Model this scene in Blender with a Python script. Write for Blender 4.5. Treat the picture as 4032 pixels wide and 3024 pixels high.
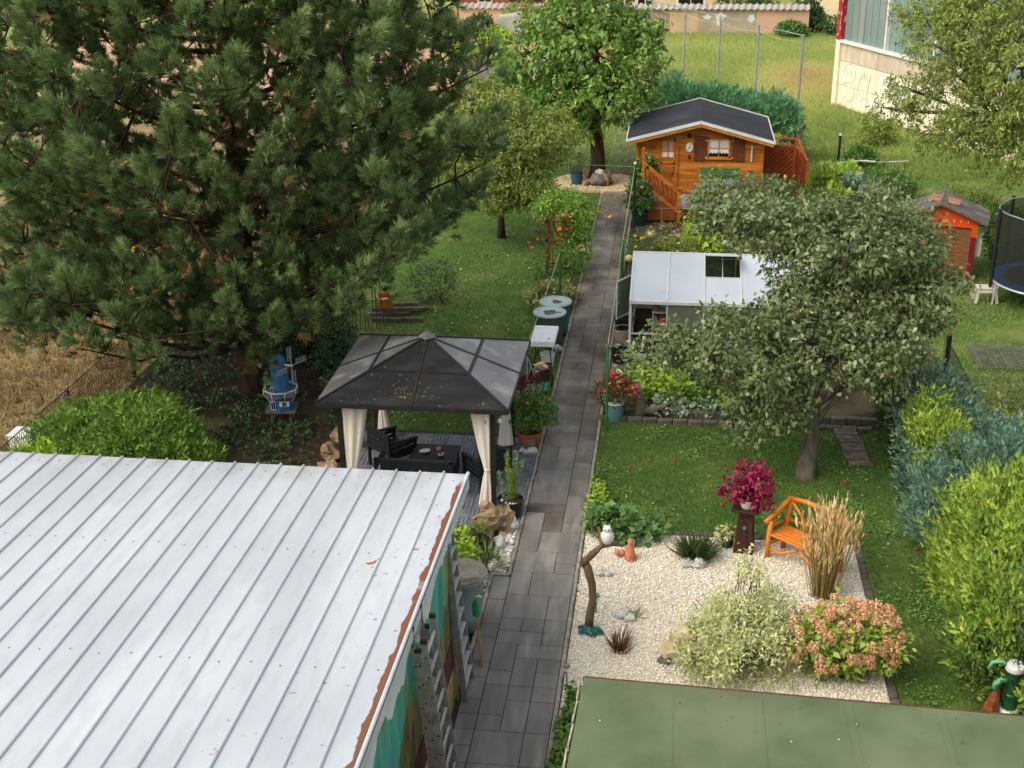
import bpy, math, random
import numpy as np
from mathutils import Vector, Matrix, noise

# ------------------------------------------------------------------ camera, sky, sun, exposure
for o in list(bpy.data.objects):
    bpy.data.objects.remove(o, do_unlink=True)
SC = bpy.context.scene
COL = SC.collection
R = math.radians
cam_d = bpy.data.cameras.new('camera')
cam = bpy.data.objects.new('camera', cam_d)
COL.objects.link(cam)
_r = Vector((.99202697, .12560018, -.01034802))
_u = Vector((-.03953451, .38811544, .92076242))
_f = Vector((-.11966415, .91301205, -.38998653))
cam.matrix_world = Matrix(((_r.x, _u.x, -_f.x, 0), (_r.y, _u.y, -_f.y, 0), (_r.z, _u.z, -_f.z, 11.2), (0, 0, 0, 1)))
cam_d.sensor_width = 36
cam_d.lens = 45.08
cam_d.clip_end = 2000
SC.camera = cam

SUN_EL, SUN_AZ = R(46), R(232)          # azimuth of the sun, clockwise from +Y
world = bpy.data.worlds.new('World')
SC.world = world
world.use_nodes = True
wn = world.node_tree.nodes
wl = world.node_tree.links
wn.clear()
sky = wn.new('ShaderNodeTexSky')
sky.sky_type = 'NISHITA'
sky.sun_disc = False
sky.sun_elevation = SUN_EL
sky.sun_rotation = SUN_AZ
sky.air_density = 1.6
sky.dust_density = 4.5
sky.ozone_density = 0.6
bg = wn.new('ShaderNodeBackground')
bg.inputs[1].default_value = 0.15
hs = wn.new('ShaderNodeHueSaturation')
hs.inputs['Saturation'].default_value = 0.45      # thin overcast: whiter than clear blue
wo = wn.new('ShaderNodeOutputWorld')
wl.new(sky.outputs[0], hs.inputs['Color'])
wl.new(hs.outputs[0], bg.inputs[0])
wl.new(bg.outputs[0], wo.inputs[0])
sun_d = bpy.data.lights.new('sun', 'SUN')
sun_d.energy = .65
sun_d.angle = R(42)
sun_d.color = (1.0, .9, .76)
sun = bpy.data.objects.new('sun', sun_d)
COL.objects.link(sun)
_sd = Vector((math.sin(SUN_AZ) * math.cos(SUN_EL), math.cos(SUN_AZ) * math.cos(SUN_EL), math.sin(SUN_EL)))
sun.rotation_euler = _sd.to_track_quat('Z', 'Y').to_euler()
sun.location = (-20, -20, 40)
SC.view_settings.view_transform = 'Standard'
SC.view_settings.look = 'None'
SC.view_settings.gamma = 1
SC.view_settings.exposure = 0.5
SC.view_settings.use_curve_mapping = False
SC.render.engine = 'CYCLES'
SC.cycles.max_bounces = 6
SC.cycles.diffuse_bounces = 2
SC.cycles.glossy_bounces = 2
SC.cycles.transmission_bounces = 4
SC.cycles.transparent_max_bounces = 8
SC.cycles.use_denoising = True
SC.cycles.use_adaptive_sampling = True
SC.cycles.adaptive_threshold = .02
SC.cycles.debug_use_spatial_splits = True

rnd = random.Random(11)
rng = np.random.default_rng(5)

# ------------------------------------------------------------------ materials
def hexc(h, k=1.0):
    h = h.lstrip('#')
    v = [int(h[i:i + 2], 16) / 255 for i in (0, 2, 4)]
    return tuple(min(1, (c / 12.92 if c <= .04045 else ((c + .055) / 1.055) ** 2.4) * k) for c in v) + (1,)

def base_mat(name):
    m = bpy.data.materials.new(name)
    m.use_nodes = True
    nt = m.node_tree
    return m, nt.nodes, nt.links, nt.nodes['Principled BSDF']

def M(name, c1, c2=None, sc=6.0, rough=.8, bump=0.0, bsc=40.0, metal=0.0, spec=.25, c3=None, sc3=1.3, t3=(.5, .65),
      stretch=(1, 1, 1), vary=0.0, fac=(.35, .65), world=False):
    """plain procedural surface: two noise-mixed tones, optional third blotch tone, fine bump, per-object value change"""
    m, n, l, b = base_mat(name)
    b.inputs['Roughness'].default_value = rough
    b.inputs['Metallic'].default_value = metal
    b.inputs['Specular IOR Level'].default_value = spec
    tc = n.new('ShaderNodeNewGeometry') if world else n.new('ShaderNodeTexCoord')
    co = tc.outputs['Position'] if world else tc.outputs['Object']
    mp = n.new('ShaderNodeMapping')
    mp.inputs['Scale'].default_value = stretch
    l.new(co, mp.inputs[0])
    out = None
    rgb = n.new('ShaderNodeRGB')
    rgb.outputs[0].default_value = hexc(c1)
    out = rgb.outputs[0]
    def mixin(prev, col, scale, lo, hi, detail=5):
        t = n.new('ShaderNodeTexNoise')
        t.inputs['Scale'].default_value = scale
        t.inputs['Detail'].default_value = detail
        l.new(mp.outputs[0], t.inputs['Vector'])
        r = n.new('ShaderNodeMapRange')
        r.inputs[1].default_value = lo
        r.inputs[2].default_value = hi
        l.new(t.outputs[0], r.inputs[0])
        x = n.new('ShaderNodeMix')
        x.data_type = 'RGBA'
        l.new(r.outputs[0], x.inputs[0])
        l.new(prev, x.inputs[6])
        x.inputs[7].default_value = hexc(col)
        return x.outputs[2]
    if c2:
        out = mixin(out, c2, sc, *fac)
    if c3:
        out = mixin(out, c3, sc3, *t3)
    if vary:
        oi = n.new('ShaderNodeObjectInfo')
        r = n.new('ShaderNodeMapRange')
        r.inputs[3].default_value = 1 - vary
        r.inputs[4].default_value = 1 + vary
        l.new(oi.outputs['Random'], r.inputs[0])
        h = n.new('ShaderNodeHueSaturation')
        l.new(r.outputs[0], h.inputs['Value'])
        l.new(out, h.inputs['Color'])
        out = h.outputs[0]
    l.new(out, b.inputs['Base Color'])
    if bump:
        t = n.new('ShaderNodeTexNoise')
        t.inputs['Scale'].default_value = bsc
        t.inputs['Detail'].default_value = 4
        l.new(mp.outputs[0], t.inputs['Vector'])
        bu = n.new('ShaderNodeBump')
        bu.inputs['Strength'].default_value = bump
        bu.inputs['Distance'].default_value = .02
        l.new(t.outputs[0], bu.inputs['Height'])
        l.new(bu.outputs[0], b.inputs['Normal'])
    return m

def LM(name, cols, trans=.28, rough=.45, spec=.35, k=1.4, sat=.95):
    """leaf material: colour from the per-leaf 'tint' number, a little light through the leaf"""
    m, n, l, b = base_mat(name)
    a = n.new('ShaderNodeAttribute')
    a.attribute_name = 'tint'
    r = n.new('ShaderNodeValToRGB')
    e = r.color_ramp.elements
    while len(e) < len(cols):
        e.new(.5)
    for i, c in enumerate(cols):
        e[i].position = i / max(1, len(cols) - 1)
        q = hexc(c, k)
        y = .2126 * q[0] + .7152 * q[1] + .0722 * q[2]
        e[i].color = tuple(y + (v - y) * sat for v in q[:3]) + (1,)
    l.new(a.outputs['Fac'], r.inputs[0])
    l.new(r.outputs[0], b.inputs['Base Color'])
    b.inputs['Roughness'].default_value = rough
    b.inputs['Specular IOR Level'].default_value = spec
    if trans:
        t = n.new('ShaderNodeBsdfTranslucent')
        l.new(r.outputs[0], t.inputs[0])
        x = n.new('ShaderNodeMixShader')
        x.inputs[0].default_value = trans
        l.new(b.outputs[0], x.inputs[1])
        l.new(t.outputs[0], x.inputs[2])
        l.new(x.outputs[0], n['Material Output'].inputs[0])
    return m

# ------------------------------------------------------------------ mesh helpers
class MB:
    def __init__(s):
        s.v, s.f = [], []
    def add(s, vs, fs):
        o = len(s.v)
        s.v += [tuple(v) for v in vs]
        s.f += [tuple(i + o for i in f) for f in fs]
        return s
    def box(s, c, d, rz=0, rx=0, ry=0, taper=1.0):
        m = Matrix.Rotation(rz, 3, 'Z') @ Matrix.Rotation(ry, 3, 'Y') @ Matrix.Rotation(rx, 3, 'X')
        vs = []
        for z in (-1, 1):
            t = 1 if z < 0 else taper
            for x, y in ((-1, -1), (1, -1), (1, 1), (-1, 1)):
                vs.append(Vector(c) + m @ Vector((x * d[0] / 2 * t, y * d[1] / 2 * t, z * d[2] / 2)))
        return s.add(vs, [(3, 2, 1, 0), (4, 5, 6, 7), (0, 1, 5, 4), (1, 2, 6, 5), (2, 3, 7, 6), (3, 0, 4, 7)])
    def beam(s, p, q, w, h, up=(0, 0, 1)):
        p, q = Vector(p), Vector(q)
        d = (q - p).normalized()
        x = d.cross(Vector(up))
        if x.length < 1e-4:
            x = d.cross(Vector((1, 0, 0)))
        x.normalize()
        z = x.cross(d)
        vs = [e + x * a * w / 2 + z * b * h / 2 for e in (p, q) for a, b in ((-1, -1), (1, -1), (1, 1), (-1, 1))]
        return s.add(vs, [(0, 1, 2, 3), (7, 6, 5, 4), (0, 4, 5, 1), (1, 5, 6, 2), (2, 6, 7, 3), (3, 7, 4, 0)])
    def tube(s, pts, rads, n=8, cap=True):
        pts = [Vector(p) for p in pts]
        if not hasattr(rads, '__len__'):
            rads = [rads] * len(pts)
        vs, fs = [], []
        px = None
        for i, p in enumerate(pts):
            d = (pts[min(i + 1, len(pts) - 1)] - pts[max(i - 1, 0)]).normalized()
            if px is None:
                px = d.orthogonal().normalized()
            px = (px - d * px.dot(d))
            px = px.normalized() if px.length > 1e-5 else d.orthogonal().normalized()
            py = d.cross(px)
            for k in range(n):
                a = 2 * math.pi * k / n
                vs.append(p + (px * math.cos(a) + py * math.sin(a)) * rads[i])
        for i in range(len(pts) - 1):
            for k in range(n):
                k2 = (k + 1) % n
                fs.append((i * n + k, i * n + k2, (i + 1) * n + k2, (i + 1) * n + k))
        if cap:
            fs.append(tuple(range(n - 1, -1, -1)))
            fs.append(tuple((len(pts) - 1) * n + k for k in range(n)))
        return s.add(vs, fs)
    def lathe(s, prof, n=20, c=(0, 0, 0), wob=None):
        vs, fs = [], []
        for r, z in prof:
            for k in range(n):
                a = 2 * math.pi * k / n
                q = wob(a, z) if wob else 1
                vs.append((c[0] + r * q * math.cos(a), c[1] + r * q * math.sin(a), c[2] + z))
        for i in range(len(prof) - 1):
            for k in range(n):
                k2 = (k + 1) % n
                fs.append((i * n + k, i * n + k2, (i + 1) * n + k2, (i + 1) * n + k))
        fs.append(tuple(range(n - 1, -1, -1)))
        fs.append(tuple((len(prof) - 1) * n + k for k in range(n)))
        return s.add(vs, fs)
    def prism(s, poly, t, axis='z', o=0):
        """polygon (2-D) extruded by t from o along an axis"""
        n = len(poly)
        def P(a, b, h):
            return {'z': (a, b, h), 'y': (a, h, b), 'x': (h, a, b)}[axis]
        vs = [P(a, b, o) for a, b in poly] + [P(a, b, o + t) for a, b in poly]
        fs = [tuple(range(n - 1, -1, -1)), tuple(range(n, 2 * n))]
        fs += [(i, (i + 1) % n, n + (i + 1) % n, n + i) for i in range(n)]
        return s.add(vs, fs)
    def sphere(s, c, r, n=10, m=7, sq=(1, 1, 1)):
        vs, fs = [(c[0], c[1], c[2] - r * sq[2])], []
        for i in range(1, m):
            a = math.pi * i / m
            for k in range(n):
                b = 2 * math.pi * k / n
                vs.append((c[0] + r * sq[0] * math.sin(a) * math.cos(b), c[1] + r * sq[1] * math.sin(a) * math.sin(b), c[2] - r * sq[2] * math.cos(a)))
        vs.append((c[0], c[1], c[2] + r * sq[2]))
        for k in range(n):
            fs.append((0, 1 + (k + 1) % n, 1 + k))
            fs.append((len(vs) - 1, len(vs) - 1 - n + k, len(vs) - 1 - n + (k + 1) % n))
        for i in range(m - 2):
            for k in range(n):
                a = 1 + i * n
                fs.append((a + k, a + (k + 1) % n, a + n + (k + 1) % n, a + n + k))
        return s.add(vs, fs)
    def rough(s, amt, sc=3.0, seed=0):
        """push every vertex by noise: for rocks, bark and rotten wood"""
        s.v = [tuple(Vector(v) + noise.noise_vector(Vector(v) * sc + Vector((seed, 0, 0))) * amt) for v in s.v]
        return s
    def mesh(s, name, mat, smooth=False):
        me = bpy.data.meshes.new(name)
        me.from_pydata(s.v, [], s.f)
        if mat:
            me.materials.append(mat)
        if smooth:
            me.polygons.foreach_set('use_smooth', [True] * len(me.polygons))
        me.update()
        return me
    def build(s, name, mat, parent=None, smooth=False, bevel=0, loc=None, seg=1):
        return link(name, s.mesh(name, mat, smooth), parent, loc, bevel, seg)

def link(name, me, parent=None, loc=None, bevel=0, seg=1, rz=0):
    o = bpy.data.objects.new(name, me)
    COL.objects.link(o)
    if parent:
        o.parent = parent
    if loc is not None:
        o.location = loc
    if rz:
        o.rotation_euler = (0, 0, rz)
    if bevel:
        b = o.modifiers.new('bevel', 'BEVEL')
        b.width = bevel
        b.segments = seg
        b.limit_method = 'ANGLE'
    if smooth_angle(me):
        pass
    return o

def smooth_angle(me):
    return False

def tag(o, label, cat, group=None, kind=None):
    if label:
        o['label'] = label
    if cat:
        o['category'] = cat
    if group:
        o['group'] = group
    if kind:
        o['kind'] = kind
    return o

def thing(name, label, cat, loc=(0, 0, 0), rz=0, group=None):
    o = bpy.data.objects.new(name, None)
    o.empty_display_size = .1
    COL.objects.link(o)
    o.location = loc
    o.rotation_euler = (0, 0, rz)
    return tag(o, label, cat, group)

def struct(name, mb_or_me, mat=None):
    o = mb_or_me.build(name, mat) if isinstance(mb_or_me, MB) else link(name, mb_or_me)
    o['kind'] = 'structure'
    return o

def dup(o, parent=None, loc=None, rz=None, label=None):
    c = o.copy()
    COL.objects.link(c)
    c.parent = parent
    if loc is not None:
        c.location = loc
    if rz is not None:
        c.rotation_euler = (0, 0, rz)
    for ch in [x for x in bpy.data.objects if x.parent == o]:
        dup(ch, c)
    if label:
        c['label'] = label
    return c

# ------------------------------------------------------------------ scattered leaves, needles, blades (numpy)
def nrm(a):
    return a / np.maximum(1e-9, np.linalg.norm(a, axis=-1, keepdims=True))

def T_leaf(w=.5, fold=.07, tip=-.1):
    return np.array([(0, 0, 0), (w / 2, .42, fold), (0, 1, tip), (-w / 2, .42, fold)], float), np.array([(0, 1, 2), (0, 2, 3)])

def T_curl(w=.5, fold=.09, tip=-.22):
    v = np.array([(0, 0, 0), (w / 2, .42, fold), (0, 1, tip), (-w / 2, .42, fold), (0, .5, .03)], float)
    return v, np.array([(0, 1, 4), (1, 2, 4), (2, 3, 4), (3, 0, 4)])

def T_blade(n=3, spread=.35, w=.07):
    v, f = [], []
    for i in range(n):
        a = 2 * math.pi * i / n + .4
        dx, dz = math.cos(a), math.sin(a)
        k = len(v)
        v += [(-dz * w + dx * .03, 0, dx * w + dz * .03), (dz * w + dx * .03, 0, -dx * w + dz * .03), (dx * spread, 1 - .25 * (i % 2), dz * spread)]
        f.append((k, k + 1, k + 2))
    return np.array(v, float), np.array(f)

def T_spray(k=5, w=.09):
    """flat fan of scale-leaf twigs, as on cypress and thuja"""
    v, f = [], []
    def fin(x0, y0, a, ln):
        dx, dy = math.sin(a), math.cos(a)
        i = len(v)
        v.extend([(x0, y0, 0), (x0 + dx * ln * .5 + dy * w, y0 + dy * ln * .5 - dx * w, .03), (x0 + dx * ln, y0 + dy * ln, -.03),
                  (x0 + dx * ln * .5 - dy * w, y0 + dy * ln * .5 + dx * w, .03)])
        f.extend([(i, i + 1, i + 2), (i, i + 2, i + 3)])
    fin(0, 0, 0, 1)
    for j in range(k - 1):
        y = .1 + .65 * j / (k - 1)
        ln = .55 - .3 * j / (k - 1)
        fin(0, y, .75, ln)
        fin(0, y, -.75, ln)
    return np.array(v, float), np.array(f)

def T_tuft(n=56, seed=1, ln=1.0, w=.035):
    """a pine shoot: needles pointing forward and out all round a short axis"""
    g = np.random.default_rng(seed)
    v, f = [], []
    for i in range(n):
        y = g.uniform(-.35, .55)
        a = g.uniform(0, 2 * math.pi)
        t = g.uniform(.35, 1.15) * (1.15 - .55 * (y + .35))
        d = Vector((math.cos(a) * math.sin(t), math.cos(t), math.sin(a) * math.sin(t)))
        s = d.cross(Vector((math.sin(a), .3, -math.cos(a)))).normalized() * w
        L = ln * g.uniform(.75, 1.1)
        p = Vector((0, y, 0))
        k = len(v)
        v += [p - s, p + s, p + d * L]
        f.append((k, k + 1, k + 2))
    return np.array(v, float), np.array(f)

def T_octa():
    v = np.array([(1, 0, 0), (-1, 0, 0), (0, 1, 0), (0, -1, 0), (0, 0, 1), (0, 0, -1)], float) * .5
    f = np.array([(0, 2, 4), (2, 1, 4), (1, 3, 4), (3, 0, 4), (2, 0, 5), (1, 2, 5), (3, 1, 5), (0, 3, 5)])
    return v, f

def scatter(T, pos, axis, normal, size, width=None, tint=None):
    tv, tf = T
    N, k = len(pos), len(tv)
    y = nrm(axis)
    x = nrm(np.cross(y, normal))
    z = np.cross(x, y)
    size = np.broadcast_to(np.asarray(size, float), (N,))
    wd = size if width is None else size * width
    V = (x[:, None, :] * (tv[None, :, 0:1] * wd[:, None, None]) + y[:, None, :] * (tv[None, :, 1:2] * size[:, None, None])
         + z[:, None, :] * (tv[None, :, 2:3] * size[:, None, None])) + pos[:, None, :]
    F = (tf[None] + (np.arange(N) * k)[:, None, None]).reshape(-1, tf.shape[1])
    t = np.repeat(rng.random(N) if tint is None else tint, k)
    return V.reshape(-1, 3), F, t

def mesh_np(name, parts, mat):
    Vs, Fs, Ts, o = [], [], [], 0
    for V, F, t in parts:
        Vs.append(V)
        Fs.append(F + o)
        Ts.append(t)
        o += len(V)
    V, F, t = np.concatenate(Vs), np.concatenate(Fs), np.concatenate(Ts)
    me = bpy.data.meshes.new(name)
    nf, k = F.shape
    me.vertices.add(len(V))
    me.vertices.foreach_set('co', V.astype(np.float32).ravel())
    me.loops.add(nf * k)
    me.loops.foreach_set('vertex_index', F.astype(np.int32).ravel())
    me.polygons.add(nf)
    me.polygons.foreach_set('loop_start', np.arange(0, nf * k, k, dtype=np.int32))
    me.polygons.foreach_set('loop_total', np.full(nf, k, dtype=np.int32))
    me.update(calc_edges=True)
    a = me.attributes.new('tint', 'FLOAT', 'POINT')
    a.data.foreach_set('value', t.astype(np.float32))
    me.materials.append(mat)
    return me

def runit(n):
    return nrm(rng.normal(size=(n, 3)))

def foliage(lobes, ntw, lpt, size, T, twig=.22, droop=.3, shell=.5, up=.35, width=None, leafup=1.0, lump=.32, flat=0.0, keep_in=.3, outw=.9, gap=0.0, tvar=.5, zmin=None, axd=.55, axr=.75):
    """leaves in clumps through the volume of a few ellipsoids (cx,cy,cz,rx,ry,rz)"""
    L = np.array(lobes, float)
    wgt = (L[:, 3] * L[:, 4] * L[:, 5]) ** .7
    idx = rng.choice(len(L), size=int(ntw * 1.5), p=wgt / wgt.sum())
    d = runit(len(idx))
    bumps = runit(len(L) * 14).reshape(len(L), 14, 3)
    dots = np.einsum('nk,nbk->nb', d, bumps[idx])
    fct = (1 - lump) + lump * 1.25 * np.exp(-(1 - dots.max(1)) / .07)
    r = shell + (1 - shell) * np.sqrt(rng.random(len(idx)))
    p = L[idx, :3] + d * L[idx, 3:6] * (fct * r)[:, None]
    # thin out what lies deep inside another lobe
    q = np.min(np.linalg.norm((p[:, None, :] - L[None, :, :3]) / L[None, :, 3:6], axis=2), axis=1)
    ok = (q > .62) | (rng.random(len(p)) < keep_in)
    if gap:
        nz = np.array([noise.noise(Vector(v) * 1.6) for v in p])
        ok &= nz > (gap - .5)
    if zmin is not None:
        ok &= p[:, 2] > zmin
    p, d = p[ok][:ntw], d[ok][:ntw]
    n = len(p)
    td = nrm(d * outw + rng.normal(size=(n, 3)) * .45 + np.array((0, 0, up)))
    tt = rng.random(n)
    P = np.repeat(p, lpt, 0)
    D = np.repeat(td, lpt, 0)
    O = np.repeat(d, lpt, 0)
    m = len(P)
    s = rng.random(m)
    P = P + D * (s * twig)[:, None] + rng.normal(size=(m, 3)) * twig * .16
    ax = nrm(D * axd + rng.normal(size=(m, 3)) * axr + np.array((0, 0, -droop)))
    if lpt == 1:
        ax = nrm(D + rng.normal(size=(m, 3)) * .25)
    nm = O * .5 + rng.normal(size=(m, 3)) * .55 + np.array((0, 0, leafup))
    if lpt == 1:
        nm = runit(m) + O * .6
    tint = np.clip(np.repeat(tt, lpt) * (1 - tvar) + rng.random(m) * tvar, 0, 1)
    return scatter(T, P, ax, nm, size * rng.uniform(.5, 1.35, m), width, tint)

def wood(mb, base, tops, r0, r1=.02, n=6, sag=.0, kink=.12):
    """limbs from one point to several ends"""
    b = Vector(base)
    for t in tops:
        t = Vector(t)
        pts = [b]
        for i in (1, 2, 3):
            w = b.lerp(t, i / 4)
            w += Vector((rnd.uniform(-1, 1), rnd.uniform(-1, 1), rnd.uniform(-.3, 1))) * kink * (t - b).length * .5
            pts.append(w)
        pts.append(t)
        mb.tube(pts, [r0 + (r1 - r0) * i / 4 for i in range(5)], n)

def off(lobes, loc):
    return [(a - loc[0], b - loc[1], c - loc[2], x, y, z) for a, b, c, x, y, z in lobes]

def plant(name, label, cat, loc, lobes, ntw, lpt, size, T, mat, stem_mat=None, stem_r=.012, group=None, part='foliage', world=True, **kw):
    """a shrub or flower plant: foliage part + stems"""
    o = thing(name, label, cat, loc, 0, group)
    lb = off(lobes, loc) if world else lobes
    link(part, mesh_np(part, [foliage(lb, ntw, lpt, size, T, **kw)], mat), o)
    if stem_mat:
        mb = MB()
        wood(mb, (0, 0, -.02), [(a + rnd.uniform(-.5, .5) * x, b + rnd.uniform(-.5, .5) * y, c + rnd.uniform(-.2, .7) * z) for a, b, c, x, y, z in lb for _ in range(4)], stem_r, stem_r * .4, 5)
        mb.build('stem', stem_mat, o)
    return o

# ------------------------------------------------------------------ palette
m_slab = M('paving_slab', '#8c8780', '#77726b', 2.6, .9, .35, 90, c3='#a29c92', sc3=2.2, t3=(.58, .78), stretch=(1.6, .35, 1), vary=.12, world=True)
m_slab_far = M('dirty_paving_slab', '#8f887d', '#6b645b', 1.7, .9, .35, 90, c3='#56493d', sc3=.8, t3=(.5, .72), stretch=(1, .6, 1), vary=.17, world=True)
m_joint = M('joint_sand', '#3a342a', '#4c4634', 9, .95, c3='#4a5430', sc3=1.4, t3=(.52, .62))
m_curb = M('concrete_curb', '#a8a193', '#8a8374', 5, .9, .2, 70, c3='#5d5844', sc3=2.5, t3=(.58, .7), vary=.08)
m_soil = M('soil', '#4a3b2c', '#2f261c', 5, .95, .4, 30, c3='#57503a', sc3=.8)
m_lawn = M('lawn_ground', '#587030', '#466026', 3, .95, .3, 50, c3='#7a8144', sc3=.6, t3=(.5, .7))
m_meadow = M('meadow_ground', '#abaa64', '#929a50', .5, .95, .4, 20, c3='#b39a5c', sc3=.09, t3=(.52, .62))
m_dry = M('dry_grass_ground', '#9a8a60', '#786844', 1.6, .95, .4, 20, c3='#aa9a6c', sc3=.3)
m_sand = M('sandy_yard', '#d3ae8b', '#bd9a76', .8, .95, .2, 12)
m_gravelbase = M('gravel_base', '#efe2cf', '#cdbfa9', 70, .9, .6, 90)
m_peb = LM('gravel_stone', ['#b5a794', '#e2d4c0', '#f0e4d2', '#f6eee0', '#e8dac6'], 0, .8, .2, k=1.25, sat=1.15)
m_peb2 = LM('round_pebble', ['#d9d3c6', '#b3a896', '#8c857a', '#f0ebe2', '#c8b89c', '#9b9fa8'], 0, .75, .25)
m_beige = LM('beige_gravel', ['#c9b493', '#d9c8a8', '#b7a07e'], 0, .85, .2)
m_grass = LM('grass_blade', ['#42602a', '#507432', '#618236', '#879446'], .25, .55, .25)
m_mgrass = LM('meadow_blade', ['#6f8440', '#88994c', '#a2ab60', '#b6ae70', '#a88a5e'], .25, .6, .2)
m_dgrass = LM('dry_blade', ['#6d5b3a', '#86724a', '#9d8a60', '#b09d74'], .2, .7, .2)
m_bark = M('bark_brown', '#4c4034', '#32291f', 8, .95, .8, 25, stretch=(1, 1, .25))
m_bark2 = M('bark_grey', '#7d7264', '#544a3e', 9, .95, .8, 22, c3='#7b7a62', sc3=3, stretch=(1, 1, .3))
m_wood_or = M('orange_stained_wood', '#c87628', '#a35a18', 3, .6, .15, 30, c3='#d68a36', sc3=1, stretch=(.5, 1, 6), vary=.12)
m_wood_red = M('redbrown_lattice', '#a8582a', '#8a4520', 4, .7, .1, 30, vary=.08)
m_bench_or = M('bright_orange_paint', '#e0862a', '#cf741c', 4, .45, .1, 30, spec=.4)
m_wood_dk = M('dark_brown_wood', '#4a2c20', '#371f17', 5, .6, .25, 30, stretch=(1, 1, .3))
m_wood_br = M('brown_wood', '#7a5634', '#5d4026', 6, .8, .3, 30)
m_wood_gr = M('grey_weathered_wood', '#85796a', '#5f5446', 7, .9, .5, 30, stretch=(1, 1, .4))
m_white = M('white_paint', '#e6e5e0', '#d6d5cf', 3, .5)
m_whitep = M('white_plastic', '#e9e9e6', '#dcdcd8', 2, .4, spec=.4)
m_black = M('black_plastic', '#1d1d1d', '#272727', 4, .5, spec=.4)
m_rattan = M('charcoal_resin', '#1c1c1d', '#26262a', 4, .55, .1, 40, spec=.35)
m_dgreen = M('dark_green_plastic', '#22403a', '#1b332e', 4, .5, spec=.4)
m_teal = M('teal_pot', '#6f9d9c', '#5f8d8c', 4, .5, spec=.4)
m_bluepot = M('blue_pot', '#33596a', '#29495a', 3, .4, spec=.4)
m_terra = M('terracotta', '#b06a47', '#97563a', 5, .8, .15)
m_polegreen = M('green_pole_paint', '#3c7d3e', '#2f6a33', 4, .5, spec=.4)
m_rope = M('pale_rope', '#bcd0a0', '#a7b98c', 30, .8)
m_alu = M('aluminium', '#d0d2cf', '#bcbeba', 5, .35, metal=.25)
m_aludk = M('dull_aluminium', '#8f8d87', '#7a7872', 8, .5, .05, metal=.2)
m_zinc = M('zinc_pole', '#a3a9b0', '#8f949b', 3, .5, metal=.4)
m_glassy = M('dark_pane', '#17191a', None, 1, .15, spec=.6)
m_stone_w = M('white_stone', '#dcd9d2', '#b8b3aa', 5, .8, .4, 20, c3='#8d93a2', sc3=3)
m_stone_b = M('sandstone', '#ab9272', '#8a7256', 7, .95, .9, 22, c3='#a99072', sc3=3)
m_stone_y = M('pale_limestone', '#d2c3a0', '#b9a880', 4, .85, .5, 14, c3='#c8ab62', sc3=2)
m_stone_g = M('grey_stone', '#85827b', '#66625b', 4, .9, .5, 14)
m_block = M('edging_block', '#6d675c', '#544f45', 6, .9, .4, 30, vary=.15)
m_stem = M('green_stem', '#4f5f2c', '#5f5a34', 6, .8)
m_twig = M('brown_twig', '#5a4631', '#443322', 8, .9)

# leaf palettes
m_pine = LM('pine_needle', ['#343a1c', '#3b4824', '#4a5e30', '#5b723e', '#70864f', '#7d7340', '#80562c'], .15, .5, .3, k=1.75, sat=.9)
m_walnut = LM('walnut_leaf', ['#3c5420', '#4d6a26', '#5f802e', '#77963a', '#93aa4e'], .3, .42, .4, k=1.5)
m_apple = LM('apple_leaf', ['#37481f', '#4a5b2d', '#5f6f40', '#7b8658', '#9da37a'], .25, .42, .4)
m_cherry = LM('cherry_leaf', ['#4a5820', '#606e2c', '#78843a', '#929a4c'], .32, .45, .35, k=1.85)
m_thuja = LM('thuja_green', ['#46601e', '#587626', '#6c8c30', '#84a040'], .22, .55, .25, k=1.5)
m_gold = LM('golden_cypress', ['#4a6220', '#5f7c28', '#7b9632', '#98ac3e', '#b4bd4e'], .22, .55, .25, k=1.5)
m_blue = LM('blue_cypress', ['#3f5c4c', '#52725e', '#6a8a72', '#839d86'], .18, .55, .25)
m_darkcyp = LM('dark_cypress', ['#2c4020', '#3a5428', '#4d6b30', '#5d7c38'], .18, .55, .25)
m_junip = LM('juniper', ['#42684a', '#55825a', '#6c9c6c', '#86b27e'], .2, .55, .25, k=1.7)
m_ivy = LM('ivy_leaf', ['#24381c', '#2f4a22', '#3c5c2a', '#527035'], .15, .4, .45)
m_leafg = LM('garden_leaf', ['#38521f', '#496a28', '#5e8032', '#79963f'], .28, .45, .35)
m_lime = LM('lime_leaf', ['#6d8f22', '#86a82c', '#a3bd3a', '#bccb52'], .32, .5, .3)
m_varie = LM('variegated_leaf', ['#6f7c48', '#939b62', '#b4b87c', '#cccd94', '#dad9ac'], .3, .5, .3)
m_greyl = LM('grey_leaf', ['#76876e', '#8d9d85', '#a3b09a'], .2, .6, .2)
m_straw = LM('straw_grass', ['#b0925a', '#cbab70', '#dcc08a', '#e8d2a2'], .25, .6, .2)
m_olive = LM('olive_stem', ['#6d6132', '#8a7a40', '#a58f50'], .2, .6, .2)
m_coleus = LM('magenta_leaf', ['#3c0c1a', '#661230', '#8a1a40', '#a52c52', '#b84a68'], .25, .5, .3)
m_redbr = LM('redbrown_leaf', ['#3c2018', '#562a20', '#6d3a26', '#5d4a2c'], .2, .55, .3)
m_green_dk = LM('dark_grass', ['#28381c', '#384c24', '#4a5e2e'], .2, .55, .3)
m_spiny = LM('succulent_leaf', ['#556f30', '#6c863c', '#84994a'], .15, .5, .3)
m_pinkfl = M('pink_petal', '#d66a94', '#e58db0', 30, .6)
m_redfl = M('red_petal', '#d13a44', '#e0574f', 30, .6)
m_orfl = M('orange_petal', '#e3603a', '#ee8a4c', 30, .6)
m_yefl = M('yellow_petal', '#e6a934', '#eebf58', 30, .6)
m_crfl = M('cream_petal', '#efe6c8', '#e6d89c', 30, .6)
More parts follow.
